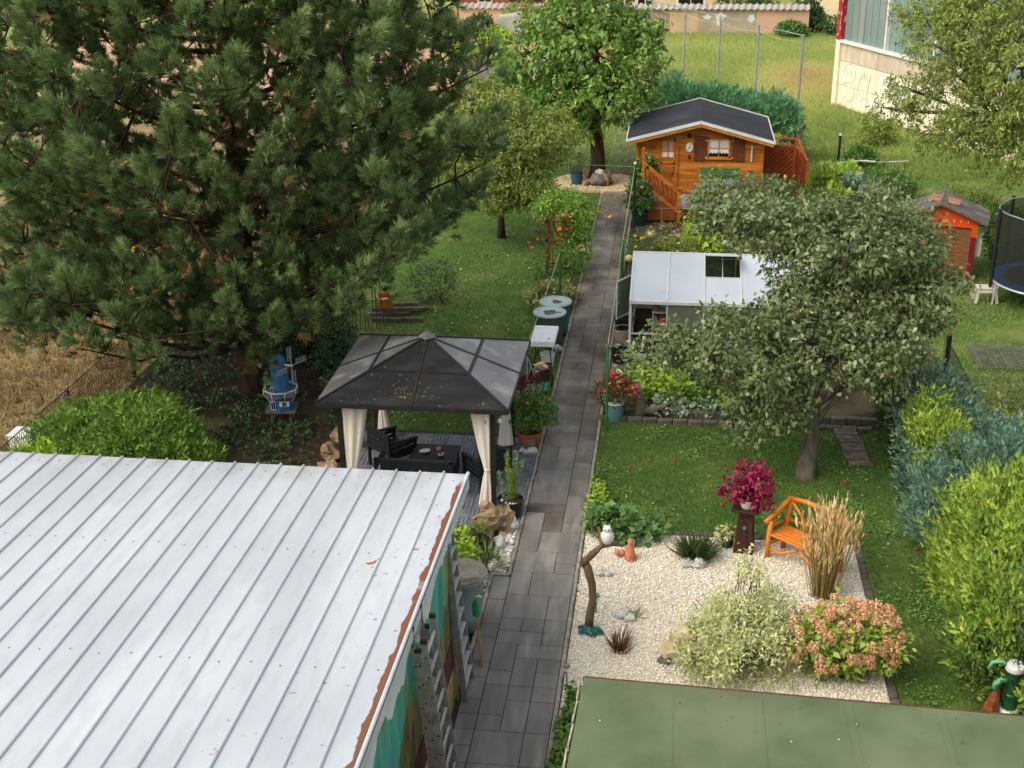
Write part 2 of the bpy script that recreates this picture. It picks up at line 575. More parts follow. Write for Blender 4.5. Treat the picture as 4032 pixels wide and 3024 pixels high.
m_hydr = LM('hydrangea_floret', ['#b0895a', '#c2986a', '#cca478', '#c8936e', '#bf8868', '#d2b888'], .2, .65, .15)
m_apl = M('apple_skin', '#9a2420', '#b23a2a', 12, .4, c3='#c2843c', sc3=10, t3=(.56, .7), spec=.5)

# ------------------------------------------------------------------ ground sheets
def sheet(name, x0, x1, y0, y1, z, mat, n=1):
    mb = MB()
    mb.add([(x0, y0, z), (x1, y0, z), (x1, y1, z), (x0, y1, z)], [(0, 1, 2, 3)])
    return struct(name, mb, mat)

sheet('ground', -400, 400, -120, 700, -.024, m_meadow)
sheet('dry_field', -70, -12.05, -5, 58, -.018, m_dry)
sheet('yard', -40, -7.2, 58, 82, -.014, m_sand)
sheet('lawn', -12.05, -2.45, 14, 58, -.012, m_lawn)
sheet('lawn', -1.32, 4.6, 8, 24.55, -.012, m_lawn)
sheet('neighbour_lawn', 4.6, 30, 8, 50, -.016, m_lawn)
sheet('flower_bed', -1.32, 6.2, 24.55, 40, -.010, m_soil)
sheet('planting_bed', -12, -6.2, 19.2, 28.6, -.006, m_soil)
sheet('planting_bed', -3.6, -2.45, 15.2, 20.0, -.006, m_soil)
sheet('gravel_bed', -1.33, 3.29, 9, 19.8, -.004, m_gravelbase)

# ---- paving: every slab is a piece of the path
path = struct('path', MB().box((-1.905, 27.0, -.03), (1.20, 33.6, .052)).box((-2.57, 14.1, -.032), (.42, 8.0, .05)), m_joint)
upath = struct('path', MB().box((-1.905, 52.4, -.03), (1.20, 13.2, .052)), m_joint)
U = .345
slabs = {}
def slab_piece(parent, x0, y0, w, d):
    key = (round(w, 3), round(d, 3), y0 + rnd.uniform(-3.5, 3.5) > 21.5)
    g = .005
    if key not in slabs:
        a, b, c = w / 2 - g, d / 2 - g, .006
        mb = MB()
        vs = [(-a, -b, 0), (a, -b, 0), (a, b, 0), (-a, b, 0), (-a, -b, .026), (a, -b, .026), (a, b, .026), (-a, b, .026),
              (-a + c, -b + c, .030), (a - c, -b + c, .030), (a - c, b - c, .030), (-a + c, b - c, .030)]
        fs = [(8, 9, 10, 11)] + [(i, (i + 1) % 4, 4 + (i + 1) % 4, 4 + i) for i in range(4)] + [(4 + i, 4 + (i + 1) % 4, 8 + (i + 1) % 4, 8 + i) for i in range(4)]
        slabs[key] = mb.add(vs, fs).mesh('paving_slab', m_slab_far if key[2] else m_slab)
    return link('paving_slab', slabs[key], parent, (x0 + w / 2, y0 + d / 2, -.004 + rnd.uniform(-.0015, .0015)))

def pave(parent, x0, y0, cols, rows, seed):
    g = random.Random(seed)
    used = set()
    for r in range(rows):
        for c in range(cols):
            if (r, c) in used:
                continue
            opts = [(2, 2)] * 3 + [(2, 1)] * 4 + [(1, 2)] * 2 + [(1, 1)] * 2
            g.shuffle(opts)
            for w, d in opts:
                cells = [(r + j, c + i) for i in range(w) for j in range(d)]
                if c + w <= cols and r + d <= rows and not any(q in used for q in cells):
                    used.update(cells)
                    slab_piece(parent, x0 + c * U, y0 + r * U, w * U, d * U)
                    break
pave(path, -2.4225, 11.0, 3, 94, 3)
pave(upath, -2.4225, 46.0, 3, 36, 4)
g = random.Random(8)
y = 11.0
while y < 18.0:
    d = U * g.choice((1, 1, 2, 2, 1.5))
    d = min(d, 18.11 - y)
    slab_piece(path, -2.4225 - .29, y, .287, d)
    y += d
curb_me = {}
def curb(parent, x, y0, y1, w=.062):
    y = y0
    while y < y1 - .05:
        d = min(1.0, y1 - y)
        k = round(d, 2)
        if k not in curb_me:
            curb_me[k] = MB().box((0, 0, 0), (w, d - .008, .1)).mesh('curb_stone', m_curb)
        link('curb_stone', curb_me[k], parent, (x, y + d / 2, -.014 + rnd.uniform(-.003, .003)), .006)
        y += d
curb(path, -2.462, 18.15, 43.2)
curb(path, -2.75, 15.55, 18.1)
curb(path, -1.35, 11.0, 43.2)
curb(upath, -2.462, 46.2, 58)
link('curb_stone', MB().box((0, 0, 0), (.3, .062, .1)).mesh('curb_stone', m_curb), path, (-2.62, 18.14, -.012), .006)

# ---- gravel of the ornamental bed (countless stones) and block edging
def pebbles(name, n, fx, size, mat, zoff=.0, flat=.55):
    xy = fx(n)
    n = len(xy)
    s = size * rng.uniform(.55, 1.5, n)
    pos = np.column_stack([xy, zoff + s * .18])
    tv, tf = T_octa()
    me = mesh_np(name, [scatter((tv * np.array((1, 1, flat)), tf), pos, rng.normal(size=(n, 3)) * np.array((1, 1, .2)), rng.normal(size=(n, 3)) * .3 + np.array((0, 0, 1)), s, rng.uniform(.6, 1.1, n))], mat)
    o = link(name, me)
    o['kind'] = 'stuff'
    return o
def rect(x0, x1, y0, y1):
    return lambda n: np.column_stack([rng.uniform(x0, x1, n), rng.uniform(y0, y1, n)])
pebbles('gravel', 42000, rect(-1.3, 3.27, 13.0, 19.74), .034, m_peb)
edge = thing('stone_edging', 'grey stone block edging along the right side of the white gravel bed', 'edging', (3.36, 12, 0))
bm_ = [MB().box((0, 0, 0), (.12, .155, .12)).rough(.012, 9, k).mesh('edging_block', m_block) for k in range(4)]
y = 13.0
while y < 19.9:
    link('edging_block', rnd.choice(bm_), edge, (rnd.uniform(-.008, .008), y - 12, -.025 + rnd.uniform(-.006, .006)), .012, rz=rnd.uniform(-.05, .05))
    y += .168
edge2 = thing('stone_edging', 'low grey stone block row between the white gravel and the lawn behind', 'edging', (-1.2, 19.85, 0))
x = 0.0
while x < 4.5:
    link('edging_block', rnd.choice(bm_), edge2, (x, rnd.uniform(-.008, .008), -.03 + rnd.uniform(-.006, .006)), .012, rz=math.pi / 2 + rnd.uniform(-.05, .05))
    x += .168
# raised border of the bed behind the lawn: two low courses of dark stones
bord = thing('stone_border', 'double course of low dark stones edging the bed under the apple tree', 'border', (-1.25, 24.5, 0))
bs_ = [MB().box((0, 0, 0), (.30, .13, .16)).rough(.02, 7, k + 9).mesh('border_stone', m_block) for k in range(4)]
x = 0.0
while x < 5.6:
    link('border_stone', rnd.choice(bs_), bord, (x, rnd.uniform(-.02, .02), .01), .015, rz=rnd.uniform(-.04, .04))
    link('border_stone', rnd.choice(bs_), bord, (x + .13, .34 + rnd.uniform(-.02, .02), .06), .015, rz=rnd.uniform(-.04, .04))
    x += .312
# step stones by the hedge
st = thing('stone_row', 'short stack of flat weathered stones beside the cypress hedge', 'stones', (3.75, 22.9, 0))
for i in range(9):
    MB().box((rnd.uniform(-.04, .04) - i * .012, i * .19, .04), (.46, .15, .07)).rough(.02, 6, i).build('flat_stone', m_wood_gr, st, bevel=.012)

# ---- grass (countless blades)
def blades(name, n, fx, size, mat, T, lean=.35, z=-.012, tl=None):
    xy = fx(n)
    n = len(xy)
    pos = np.column_stack([xy, np.full(n, z)])
    ax = nrm(rng.normal(size=(n, 3)) * lean + np.array((0, 0, 1.0)))
    pat = np.array([noise.noise(Vector((a * .9, b * .9, 3.3))) for a, b in xy]) * .45 + .42
    t = np.clip(pat + rng.normal(size=n) * .2, 0, 1) if tl is None else tl(xy)
    me = mesh_np(name, [scatter(T, pos, ax, rng.normal(size=(n, 3)), size * rng.uniform(.6, 1.4, n), None, t)], mat)
    o = link(name, me)
    o['kind'] = 'stuff'
    return o
TB = T_blade(3, .4, .055)
blades('grass', 26000, rect(-1.28, 4.5, 19.95, 24.4), .065, m_grass, TB)
blades('grass', 8000, rect(3.46, 4.6, 12.5, 19.95), .06, m_grass, TB)
blades('grass', 36000, lambda n: (lambda q: q[(q[:, 0] > -9.4) & ~((q[:, 0] < -6.2) & (q[:, 1] < 28.4))])(rect(-10, -2.5, 23.6, 43.5)(n)), .075, m_grass, TB)
blades('grass', 9000, rect(-11, -2.5, 43, 57), .09, m_grass, TB)
blades('grass', 20000, rect(4.7, 13, 18, 48), .10, m_mgrass, TB, .5, tl=lambda q: np.clip(.2 + .25 * np.array([noise.noise(Vector((a * .4, b * .4, 1))) for a, b in q]) + rng.random(len(q)) * .2, 0, 1))
TB2 = T_blade(4, .45, .045)
def mt(q):
    br = np.exp(-(((q[:, 0] - 6.0) / 2.8) ** 2 + ((q[:, 1] - 66) / 7) ** 2)) * .5 - .22 * np.clip((60 - q[:, 1]) / 12, 0, 1)
    nz = np.array([noise.noise(Vector((a * .22, b * .16, 7))) for a, b in q])
    return np.clip(.3 + .32 * nz + br + rng.normal(size=len(q)) * .12, 0, 1)
blades('meadow_grass', 64000, rect(-3, 14, 46, 83), .21, m_mgrass, TB2, .45, tl=mt)
blades('dry_grass', 30000, lambda n: (lambda q: q[q[:, 0] < -12.1 - .0 * q[:, 1]])(rect(-22, -12.1, 19, 46)(n)), .24, m_dgrass, TB2, 1.0)
# moss and dry litter in the joints and on the slabs
def litter(name, n, fx, size, mat, z=.034):
    xy = fx(n)
    n = len(xy)
    pos = np.column_stack([xy, np.full(n, z) + rng.uniform(0, .006, n)])
    o = link(name, mesh_np(name, [scatter(T_leaf(.5), pos, rng.normal(size=(n, 3)) * np.array((1, 1, .1)), rng.normal(size=(n, 3)) * .2 + np.array((0, 0, 1)), size * rng.uniform(.4, 1.4, n))], mat))
    o['kind'] = 'stuff'
m_lit = LM('dry_litter', ['#4a3a28', '#6a5538', '#8a7048', '#5a5a34'], 0, .9, .1, k=1)
litter('path_litter', 420, rect(-2.42, -1.4, 12, 43), .022, m_lit)
litter('path_litter', 700, lambda n: np.column_stack([-1.40 + np.abs(rng.normal(size=n)) * -.05, rng.uniform(18.5, 43, n)]), .03, m_lit)
litter('path_litter', 500, lambda n: np.column_stack([-2.42 + np.abs(rng.normal(size=n)) * .05, rng.uniform(18.5, 43, n)]), .03, m_lit)
litter('joint_moss', 900, lambda n: np.column_stack([-1.32 + rng.normal(size=n) * .03, rng.uniform(16, 43, n)]), .035, m_grass, .02)
litter('joint_moss', 900, lambda n: np.column_stack([-2.51 + rng.normal(size=n) * .03, rng.uniform(23.6, 43, n)]), .035, m_grass, .02)
# fallen leaves and clover flecks on the lawns
def flecks(name, n, fx, size, mat):
    xy = fx(n)
    pos = np.column_stack([xy, rng.uniform(.03, .055, n)])
    o = link(name, mesh_np(name, [scatter(T_leaf(.55), pos, rng.normal(size=(n, 3)) * np.array((1, 1, .25)), rng.normal(size=(n, 3)) * .35 + np.array((0, 0, 1)), size * rng.uniform(.6, 1.5, n))], mat))
    o['kind'] = 'stuff'
def patches(n, x0, x1, y0, y1, k):
    c = np.column_stack([rng.uniform(x0, x1, k), rng.uniform(y0, y1, k)])
    i = rng.integers(0, k, n)
    return np.clip(c[i] + rng.normal(size=(n, 2)) * .16, [x0, y0], [x1, y1])
flecks('clover', 3200, lambda n: patches(n, -1.25, 4.4, 20.0, 24.3, 26), .045, m_lime if False else LM('clover_leaf', ['#4a6e2c', '#5f8436', '#7a9a48'], .2))
flecks('clover', 1200, lambda n: patches(n, 3.5, 4.5, 13, 19.9, 12), .045, bpy.data.materials['clover_leaf'])
flecks('clover', 3000, lambda n: patches(n, -6.2, -2.6, 23.7, 40, 30), .05, bpy.data.materials['clover_leaf'])
flecks('fallen_leaves', 420, rect(-1.2, 4.4, 19.9, 24.3), .055, m_apple)
flecks('fallen_leaves', 130, rect(3.5, 4.5, 13, 19.9), .055, m_apple)
flecks('fallen_leaves', 500, rect(-6.2, -2.6, 23.7, 36), .05, LM('pale_leaf', ['#8d9a52', '#b9c08a', '#dcdcc4'], .2))

# ------------------------------------------------------------------ garage with the white sheet roof
def garage_roof_mat():
    m, n, l, b = base_mat('white_sheet_metal')
    b.inputs['Roughness'].default_value = .38
    b.inputs['Specular IOR Level'].default_value = .4
    g = n.new('ShaderNodeNewGeometry')
    sx = n.new('ShaderNodeSeparateXYZ')
    l.new(g.outputs['Position'], sx.inputs[0])
    def nz(scale, st=(1, 1, 1), det=4):
        mp = n.new('ShaderNodeMapping')
        mp.inputs['Scale'].default_value = st
        l.new(g.outputs['Position'], mp.inputs[0])
        t = n.new('ShaderNodeTexNoise')
        t.inputs['Scale'].default_value = scale
        t.inputs['Detail'].default_value = det
        l.new(mp.outputs[0], t.inputs[0])
        return t.outputs[0]
    def ma(op, a, c):
        k = n.new('ShaderNodeMath')
        k.operation = op
        for i, v in enumerate((a, c)):
            if isinstance(v, (int, float)):
                k.inputs[i].default_value = v
            else:
                l.new(v, k.inputs[i])
        return k.outputs[0]
    def rg(v, lo, hi):
        r = n.new('ShaderNodeMapRange')
        r.inputs[1].default_value = lo
        r.inputs[2].default_value = hi
        l.new(v, r.inputs[0])
        return r.outputs[0]
    def mix(f, a, col):
        x = n.new('ShaderNodeMix')
        x.data_type = 'RGBA'
        l.new(f, x.inputs[0])
        if isinstance(a, str):
            x.inputs[6].default_value = hexc(a)
        else:
            l.new(a, x.inputs[6])
        x.inputs[7].default_value = hexc(col)
        return x.outputs[2]
    c = mix(rg(nz(1.1, (1, .3, 1), 6), .35, .7), '#cdd1d5', '#b9bfc5')
    c = mix(ma('MULTIPLY', rg(nz(9, (1, .22, 1), 6), .48, .75), .5), c, '#b3b6b6')
    # brown-grey dirt along the far edge
    d = ma('MULTIPLY', rg(sx.outputs['Y'], 15.55, 16.25), rg(nz(3.2, (1, .5, 1)), .42, .72))
    c = mix(ma('MULTIPLY', d, .75), c, '#998f7c')
    # rust: spots near the right edge, and flaked paint along the very edge
    near = rg(sx.outputs['X'], -4.9, -3.6)
    sp = ma('MULTIPLY', rg(nz(6.0), .69, .72), near)
    c = mix(sp, c, '#a96a3c')
    sp2 = ma('MULTIPLY', rg(nz(15.0), .70, .73), near)
    c = mix(sp2, c, '#6f6c68')
    w = ma('MULTIPLY', rg(nz(2.6, (0, 1, 0), 5), .36, .9), .11)
    lim = ma('SUBTRACT', -2.86, w)
    e = rg(ma('SUBTRACT', sx.outputs['X'], lim), .0, .006)
    e = ma('MULTIPLY', e, rg(nz(.9, (0, 1, 0), 3), .38, .43))
    c = mix(e, c, '#83563f')
    oi = n.new('ShaderNodeObjectInfo')
    vr = n.new('ShaderNodeMapRange')
    vr.inputs[3].default_value, vr.inputs[4].default_value = .95, 1.04
    l.new(oi.outputs['Random'], vr.inputs[0])
    hv = n.new('ShaderNodeHueSaturation')
    l.new(vr.outputs[0], hv.inputs['Value'])
    l.new(c, hv.inputs['Color'])
    l.new(hv.outputs[0], b.inputs['Base Color'])
    bu = n.new('ShaderNodeBump')
    bu.inputs['Strength'].default_value = .25
    bu.inputs['Distance'].default_value = .02
    l.new(nz(2.2, (1, .5, 1), 3), bu.inputs['Height'])
    l.new(bu.outputs[0], b.inputs['Normal'])
    return m

def mural_mat():
    m, n, l, b = base_mat('painted_mural')
    b.inputs['Roughness'].default_value = .75
    g = n.new('ShaderNodeNewGeometry')
    sx = n.new('ShaderNodeSeparateXYZ')
    l.new(g.outputs['Position'], sx.inputs[0])
    def nz(scale, st, det=4):
        mp = n.new('ShaderNodeMapping')
        mp.inputs['Scale'].default_value = st
        l.new(g.outputs['Position'], mp.inputs[0])
        t = n.new('ShaderNodeTexNoise')
        t.inputs['Scale'].default_value = scale
        t.inputs['Detail'].default_value = det
        l.new(mp.outputs[0], t.inputs[0])
        return t.outputs[0]
    def ramp(v, cols):
        r = n.new('ShaderNodeValToRGB')
        e = r.color_ramp.elements
        while len(e) < len(cols):
            e.new(.5)
        for i, (p, c) in enumerate(cols):
            e[i].position = p
            e[i].color = hexc(c)
        l.new(v, r.inputs[0])
        return r.outputs[0]
    def step(k, amp, base, w):
        """1 above the wavy line base + amp*noise"""
        a = n.new('ShaderNodeMath')
        a.operation = 'MULTIPLY_ADD'
        l.new(k, a.inputs[0])
        a.inputs[1].default_value = amp
        a.inputs[2].default_value = base - amp * .5
        s = n.new('ShaderNodeMath')
        s.operation = 'SUBTRACT'
        l.new(sx.outputs['Z'], s.inputs[0])
        l.new(a.outputs[0], s.inputs[1])
        r = n.new('ShaderNodeMapRange')
        r.inputs[1].default_value = -w
        r.inputs[2].default_value = w
        l.new(s.outputs[0], r.inputs[0])
        return r.outputs[0]
    def mix(f, a, c):
        x = n.new('ShaderNodeMix')
        x.data_type = 'RGBA'
        l.new(f, x.inputs[0])
        l.new(a, x.inputs[6])
        l.new(c, x.inputs[7])
        return x.outputs[2]
    ground = ramp(nz(1.6, (0, 2.4, .55), 6), [(.30, '#3a4a26'), (.42, '#5a6a30'), (.5, '#5d3f28'), (.57, '#77813c'), (.64, '#94794a'), (.72, '#46592c')])
    hill = ramp(nz(1.2, (0, 2.2, .3), 6), [(.38, '#2f8a7c'), (.50, '#4faf9c'), (.56, '#3a9d8a'), (.60, '#7a8438'), (.70, '#8a8c40')])
    skyc = ramp(nz(1.0, (0, 1, 1)), [(.3, '#c8d6da'), (.7, '#dfe4e6')])
    c = mix(step(nz(.8, (0, 1.3, 0), 3), 2.0, 1.75, .05), ground, hill)
    c = mix(step(nz(1.1, (0, .8, 0), 3), 1.6, 2.45, .012), c, skyc)
    l.new(c, b.inputs['Base Color'])
    return m

m_groof, m_mural = garage_roof_mat(), mural_mat()
m_plaster = M('pale_plaster', '#c9cdca', '#b4b8b4', 3, .9, .2, 40)
m_tile_y = M('yellow_tile', '#c8ab72', '#b08d55', 4, .7, .1, 30, c3='#8d6a40', sc3=9, t3=(.6, .68), vary=.1)
m_tile_r = M('redbrown_stone', '#6e4438', '#55332b', 6, .8, .3, 30, vary=.15)
gar = thing('garage', 'garage with white ribbed sheet metal roof and a painted side wall', 'garage', (-2.8, 12, 0))
def gz(y):
    return 2.80 + (16.3 - y) * .04
MB().box((-5.44, -.3 - .3, 1.32), (10.8, 8.0 - .6, 2.64)).build('wall', m_plaster, gar)
MB().box((-.035, -.6, 1.35), (.01, 7.4, 2.66)).build('mural_wall', m_mural, gar)
pl = MB().box((-.018, -.5, .76), (.024, 7.4, .02)).build('plinth_band', m_tile_r, gar)
for i in range(13):
    MB().box((-.018, 2.9 - .55 * i, .77), (.03, .535, .42)).build('band_stone', m_tile_r, pl, bevel=.006)
for i in range(18):
    MB().box((-.016, 2.97 - .4 * i, .27), (.034, .39, .53)).build('plinth_tile', m_tile_y, pl, bevel=.004)
ypts = (16.3, 8.0)
under = MB()
under.add([(a, yy - 12, gz(yy) - q) for q in (.03, .09) for a, yy in ((-.02, 16.25), (-.02, 8.0), (-11.1, 8.0), (-11.1, 16.25))],
          [(0, 1, 2, 3), (7, 6, 5, 4), (0, 4, 5, 1), (1, 5, 6, 2), (2, 6, 7, 3), (3, 7, 4, 0)])
roof_sub = under.build('roof', m_wood_gr, gar)
pm = MB()
W = .347
pm.add([(0, 16.3 - 12, gz(16.3) - .003), (0, 8 - 12, gz(8) - .003), (-W, 8 - 12, gz(8) - .003), (-W, 16.3 - 12, gz(16.3) - .003),
        (0, 16.3 - 12, gz(16.3) - .011), (0, 8 - 12, gz(8) - .011), (-W, 8 - 12, gz(8) - .011), (-W, 16.3 - 12, gz(16.3) - .011)],
       [(3, 2, 1, 0), (4, 5, 6, 7), (0, 4, 7, 3), (0, 1, 5, 4)])
pm.tube([(0, 16.31 - 12, gz(16.31) + .006), (0, 8 - 12, gz(8) + .006)], .019, 8)
pme = pm.mesh('roof_panel', m_groof)
for i in range(32):
    link('roof_panel', pme, roof_sub, (-i * W + rnd.uniform(-.003, .003), rnd.uniform(-.012, .012), rnd.uniform(-.0015, .0015)))
tr = MB().tube([(.012, 16.31 - 12, gz(16.31) + .012), (.012, 8 - 12, gz(8) + .012)], .024, 8)
tr.box((.022, .15, 2.83), (.006, 8.3, .15), rx=math.atan(-.04))
tr.build('edge_trim', M('trim_metal', '#d3dade', '#c4cace', 4, .4), roof_sub, smooth=False)
sc_ = MB()
for yy in (16.05, 13.75, 11.2):
    for i in range(22):
        sc_.lathe([(.012, 0), (.012, .006), (.004, .008)], 6, (-i * W - W * .5 + rnd.uniform(-.02, .02), yy - 12 + rnd.uniform(-.04, .04), gz(yy) - .003))
so = sc_.build('screw', m_aludk, roof_sub)
so['kind'] = 'stuff'

# ---- green felt roof of the shed in the foreground
shed = thing('garden_shed', 'low shed in the foreground under a flat sage green felt roof', 'shed', (-.84, 12.72, 0))
m_felt = M('green_felt', '#6d7a5c', '#5b674b', 1.3, .85, .3, 160, c3='#788062', sc3=.5, t3=(.48, .72), spec=.12)
rp = [(0, 0), (8.2, -.30), (8.2, -4.5), (-.18, -4.5)]
mb = MB()
mb.add([(a, b, 2.0) for a, b in rp] + [(a, b, 1.985) for a, b in rp], [(3, 2, 1, 0), (4, 5, 6, 7)] + [(i, (i + 1) % 4, 4 + (i + 1) % 4, 4 + i) for i in range(4)])
mb.build('roof', m_felt, shed)
mb = MB()
mb.prism([(.02, -.03), (8.15, -.33), (8.15, -4.5), (-.15, -4.5)], .07, 'z', 1.912)
mb.build('roof_board', m_wood_dk, shed)
mb = MB()
mb.beam((-.012, .02, 1.965), (8.2, -.275, 1.965), .03, .06)
mb.build('front_fascia', M('rusty_fascia', '#6f4032', '#4f2d24', 5, .8), shed)
mb = MB()
for i in range(11):
    y0, y1 = -.42 * i - (.05 if i else 0), -.42 * (i + 1)
    mb.beam((-.035 + y0 * .04 + rnd.uniform(-.012, .012), y0, 1.955), (-.035 + y1 * .04 + rnd.uniform(-.012, .012), y1, 1.955), .02, .09)
mb.build('side_fascia', M('peeling_white_board', '#cfc7b4', '#8c8270', 9, .9, .3), shed)
mb = MB()
mb.box((4.1, -2.45, .95), (7.9, 4.0, 1.9))
mb.build('wall', m_wood_br, shed)
for k, x in enumerate((1.02, 2.04, 3.06, 4.08, 5.1)):
    MB().box((x, -2.3, 2.0025), (.09, 4.2, .005)).build('felt_seam', m_felt, shed)
ml = link('leaf_litter', mesh_np('leaf_litter', [scatter(T_leaf(.5), np.column_stack([rng.uniform(.05, 5, 70), -np.abs(rng.normal(size=70)) * .5 - .08, np.full(70, 2.008)]), rng.normal(size=(70, 3)) * np.array((1, 1, .1)), rng.normal(size=(70, 3)) * .2 + np.array((0, 0, 1)), .025 * rng.uniform(.5, 1.6, 70))], m_lit), shed)
ml['kind'] = 'stuff'
fl = MB()
for _ in range(7):
    fl.lathe([(.010, 0), (.009, .003), (.003, .004)], 6, (rnd.uniform(.1, 4), rnd.uniform(-1.6, -.25), 2.0005))
q = fl.build('bird_dropping', m_whitep, shed)
q['kind'] = 'stuff'

# ------------------------------------------------------------------ gazebo
GX, GY = -4.41, 21.72
gzb = thing('gazebo', 'dark metal gazebo with smoky hipped roof and tied cream curtains', 'gazebo', (GX, GY, 0))
m_gz = M('dark_bronze_metal', '#211c1b', '#292524', 4, .5, spec=.4)
m_pane = M('smoky_panel', '#67676a', '#58585a', 1.2, .32, spec=.5, c3='#96928b', sc3=2.6, t3=(.5, .8), vary=.06)  # side panes paler than the front one: sky reflection put into the colour
m_curt = M('cream_fabric', '#efe6da', '#e0d3c2', 2, .9, stretch=(1, 1, .2))
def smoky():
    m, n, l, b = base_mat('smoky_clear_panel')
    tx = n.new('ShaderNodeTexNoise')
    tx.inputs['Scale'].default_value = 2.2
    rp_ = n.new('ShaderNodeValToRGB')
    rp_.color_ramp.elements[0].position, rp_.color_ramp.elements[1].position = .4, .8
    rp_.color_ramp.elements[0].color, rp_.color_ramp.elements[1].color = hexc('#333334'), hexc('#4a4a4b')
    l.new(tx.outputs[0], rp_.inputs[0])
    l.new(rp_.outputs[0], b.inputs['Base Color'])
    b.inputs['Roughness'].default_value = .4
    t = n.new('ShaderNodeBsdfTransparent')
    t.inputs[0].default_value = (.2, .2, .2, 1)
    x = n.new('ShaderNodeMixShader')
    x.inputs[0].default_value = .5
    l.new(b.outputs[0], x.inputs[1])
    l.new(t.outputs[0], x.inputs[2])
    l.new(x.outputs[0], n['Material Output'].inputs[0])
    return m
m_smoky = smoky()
E_, ZE, ZA = 1.70, 2.10, 2.77
rf = MB()
for s in range(4):
    a, b = [(-1, -1), (1, -1), (1, 1), (-1, 1)][s], [(-1, -1), (1, -1), (1, 1), (-1, 1)][(s + 1) % 4]
    rf.beam((a[0] * E_, a[1] * E_, ZE), (b[0] * E_, b[1] * E_, ZE), .05, .07)
rfo = rf.build('roof_frame', m_gz, gzb)
for s in range(4):
    rot = Matrix.Rotation(s * math.pi / 2, 4, 'Z')
    def Q(u, v):
        """u across (-1..1 at the eave), v up the slope"""
        x = u * (1 - v)
        return rot @ Vector((x * E_, -(1 - v) * E_, ZE + .045 + v * (ZA - ZE)))
    rows = ((0.0, .47), (.47, .93))
    for v0, v1 in rows:
        for u0, u1 in ((-1, 0), (0, 1)):
            mb = MB()
            up = Vector((0, 0, .008))
            ps = [Q(u0, v0), Q(u1, v0), Q(u1, v1), Q(u0, v1)]
            mb.add(ps + [p - up for p in ps], [(0, 1, 2, 3), (7, 6, 5, 4), (0, 4, 5, 1), (1, 5, 6, 2), (2, 6, 7, 3), (3, 7, 4, 0)])
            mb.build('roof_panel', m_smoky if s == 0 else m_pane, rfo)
    mb = MB()
    mb.beam(Q(-1, 0), Q(-1, .98), .05, .035)
    mb.beam(Q(0, 0), Q(0, .96), .055, .03)
    mb.beam(Q(-.98, .47), Q(.98, .47), .055, .028)
    mb.build('rafter', m_gz, rfo)
MB().lathe([(.17, 0), (.17, .02), (.0, .14)], 4, (0, 0, ZA + .02)).build('roof_cap', m_pane, rfo)
n = 100
u_, v_ = rng.uniform(-.9, .9, n), np.clip(np.abs(rng.normal(size=n)) * .22, .02, .85)
u_[:50] = rng.normal(size=50) * .14 - .1
v_[:50] = np.clip(rng.normal(size=50) * .1 + .22, .03, .8)
lp_ = np.column_stack([u_ * (1 - v_) * E_, -(1 - v_) * E_, ZE + .056 + v_ * (ZA - ZE)])
gl_ = link('needle_litter', mesh_np('needle_litter', [scatter(T_leaf(.16, .01, 0), lp_, rng.normal(size=(n, 3)) * np.array((1, .9, .36)), np.array((0, -.37, 1.0)) + rng.normal(size=(n, 3)) * .1, .07 * rng.uniform(.4, 1.4, n))], LM('dry_needles', ['#8a6a42', '#a88a5c', '#6d5436'], 0, .9, .1, k=1)), rfo)
gl_['kind'] = 'stuff'
PX, PY = 1.385, 1.34
for sx in (-1, 1):
    for sy in (-1, 1):
        p = MB().box((sx * PX, sy * PY, 1.03), (.085, .085, 2.06)).build('post', m_gz, gzb)
        MB().box((sx * PX, sy * PY, .02), (.16, .16, .012)).build('foot_plate', m_gz, p)
        mb = MB()
        mb.beam((sx * PX, sy * PY, 1.62), (sx * (PX - .42), sy * PY, 2.04), .04, .04, (0, 1, 0))
        mb.beam((sx * PX, sy * PY, 1.62), (sx * PX, sy * (PY - .42), 2.04), .04, .04, (1, 0, 0))
        mb.build('brace', m_gz, gzb)
def curtain(cx, cy, towx, towy, wide, tie_z, seed):
    """gathered drape: wide at the rail, tied to the post, falling open again below"""
    g = random.Random(seed)
    vs, fs, n, nz = [], [], 40, 15
    ph = [g.uniform(0, 6.3) for _ in range(3)]
    for i in range(nz):
        z = .06 + (2.02 - .06) * i / (nz - 1)
        if z > tie_z:
            t = (z - tie_z) / (2.02 - tie_z)
            w = .05 + (wide - .05) * t ** .7
            sh = 1 - t ** .8
        else:
            t = (tie_z - z) / tie_z
            w = .05 + .11 * t ** .8
            sh = 1 - .3 * t
        for k in range(n):
            a = 2 * math.pi * k / n
            fold = 1 + .25 * math.sin(7 * a + ph[0]) * min(1, .4 + t)
            ex = math.cos(a) * w * (1 + .06 * math.sin(11 * a + ph[1]))
            ey = math.sin(a) * (.035 + w * .22) * fold
            vs.append((cx + ex + towx * sh, cy + ey + towy * sh, z))
    for i in range(nz - 1):
        for k in range(n):
            fs.append((i * n + k, i * n + (k + 1) % n, (i + 1) * n + (k + 1) % n, (i + 1) * n + k))
    mb = MB().add(vs, fs)
    o = mb.build('curtain', m_curt, gzb, smooth=True)
    MB().lathe([(.062, -.02), (.068, 0), (.062, .02)], 12, (cx + towx, cy + towy, tie_z)).build('tie_band', m_curt, o)
curtain(1.18, -1.30, .10, -.02, .21, .80, 1)
curtain(-1.12, -1.30, -.13, -.02, .25, .45, 2)
curtain(1.22, 1.27, .05, .0, .17, 1.05, 3)
curtain(-1.14, 1.27, -.10, .0, .20, .8, 4)

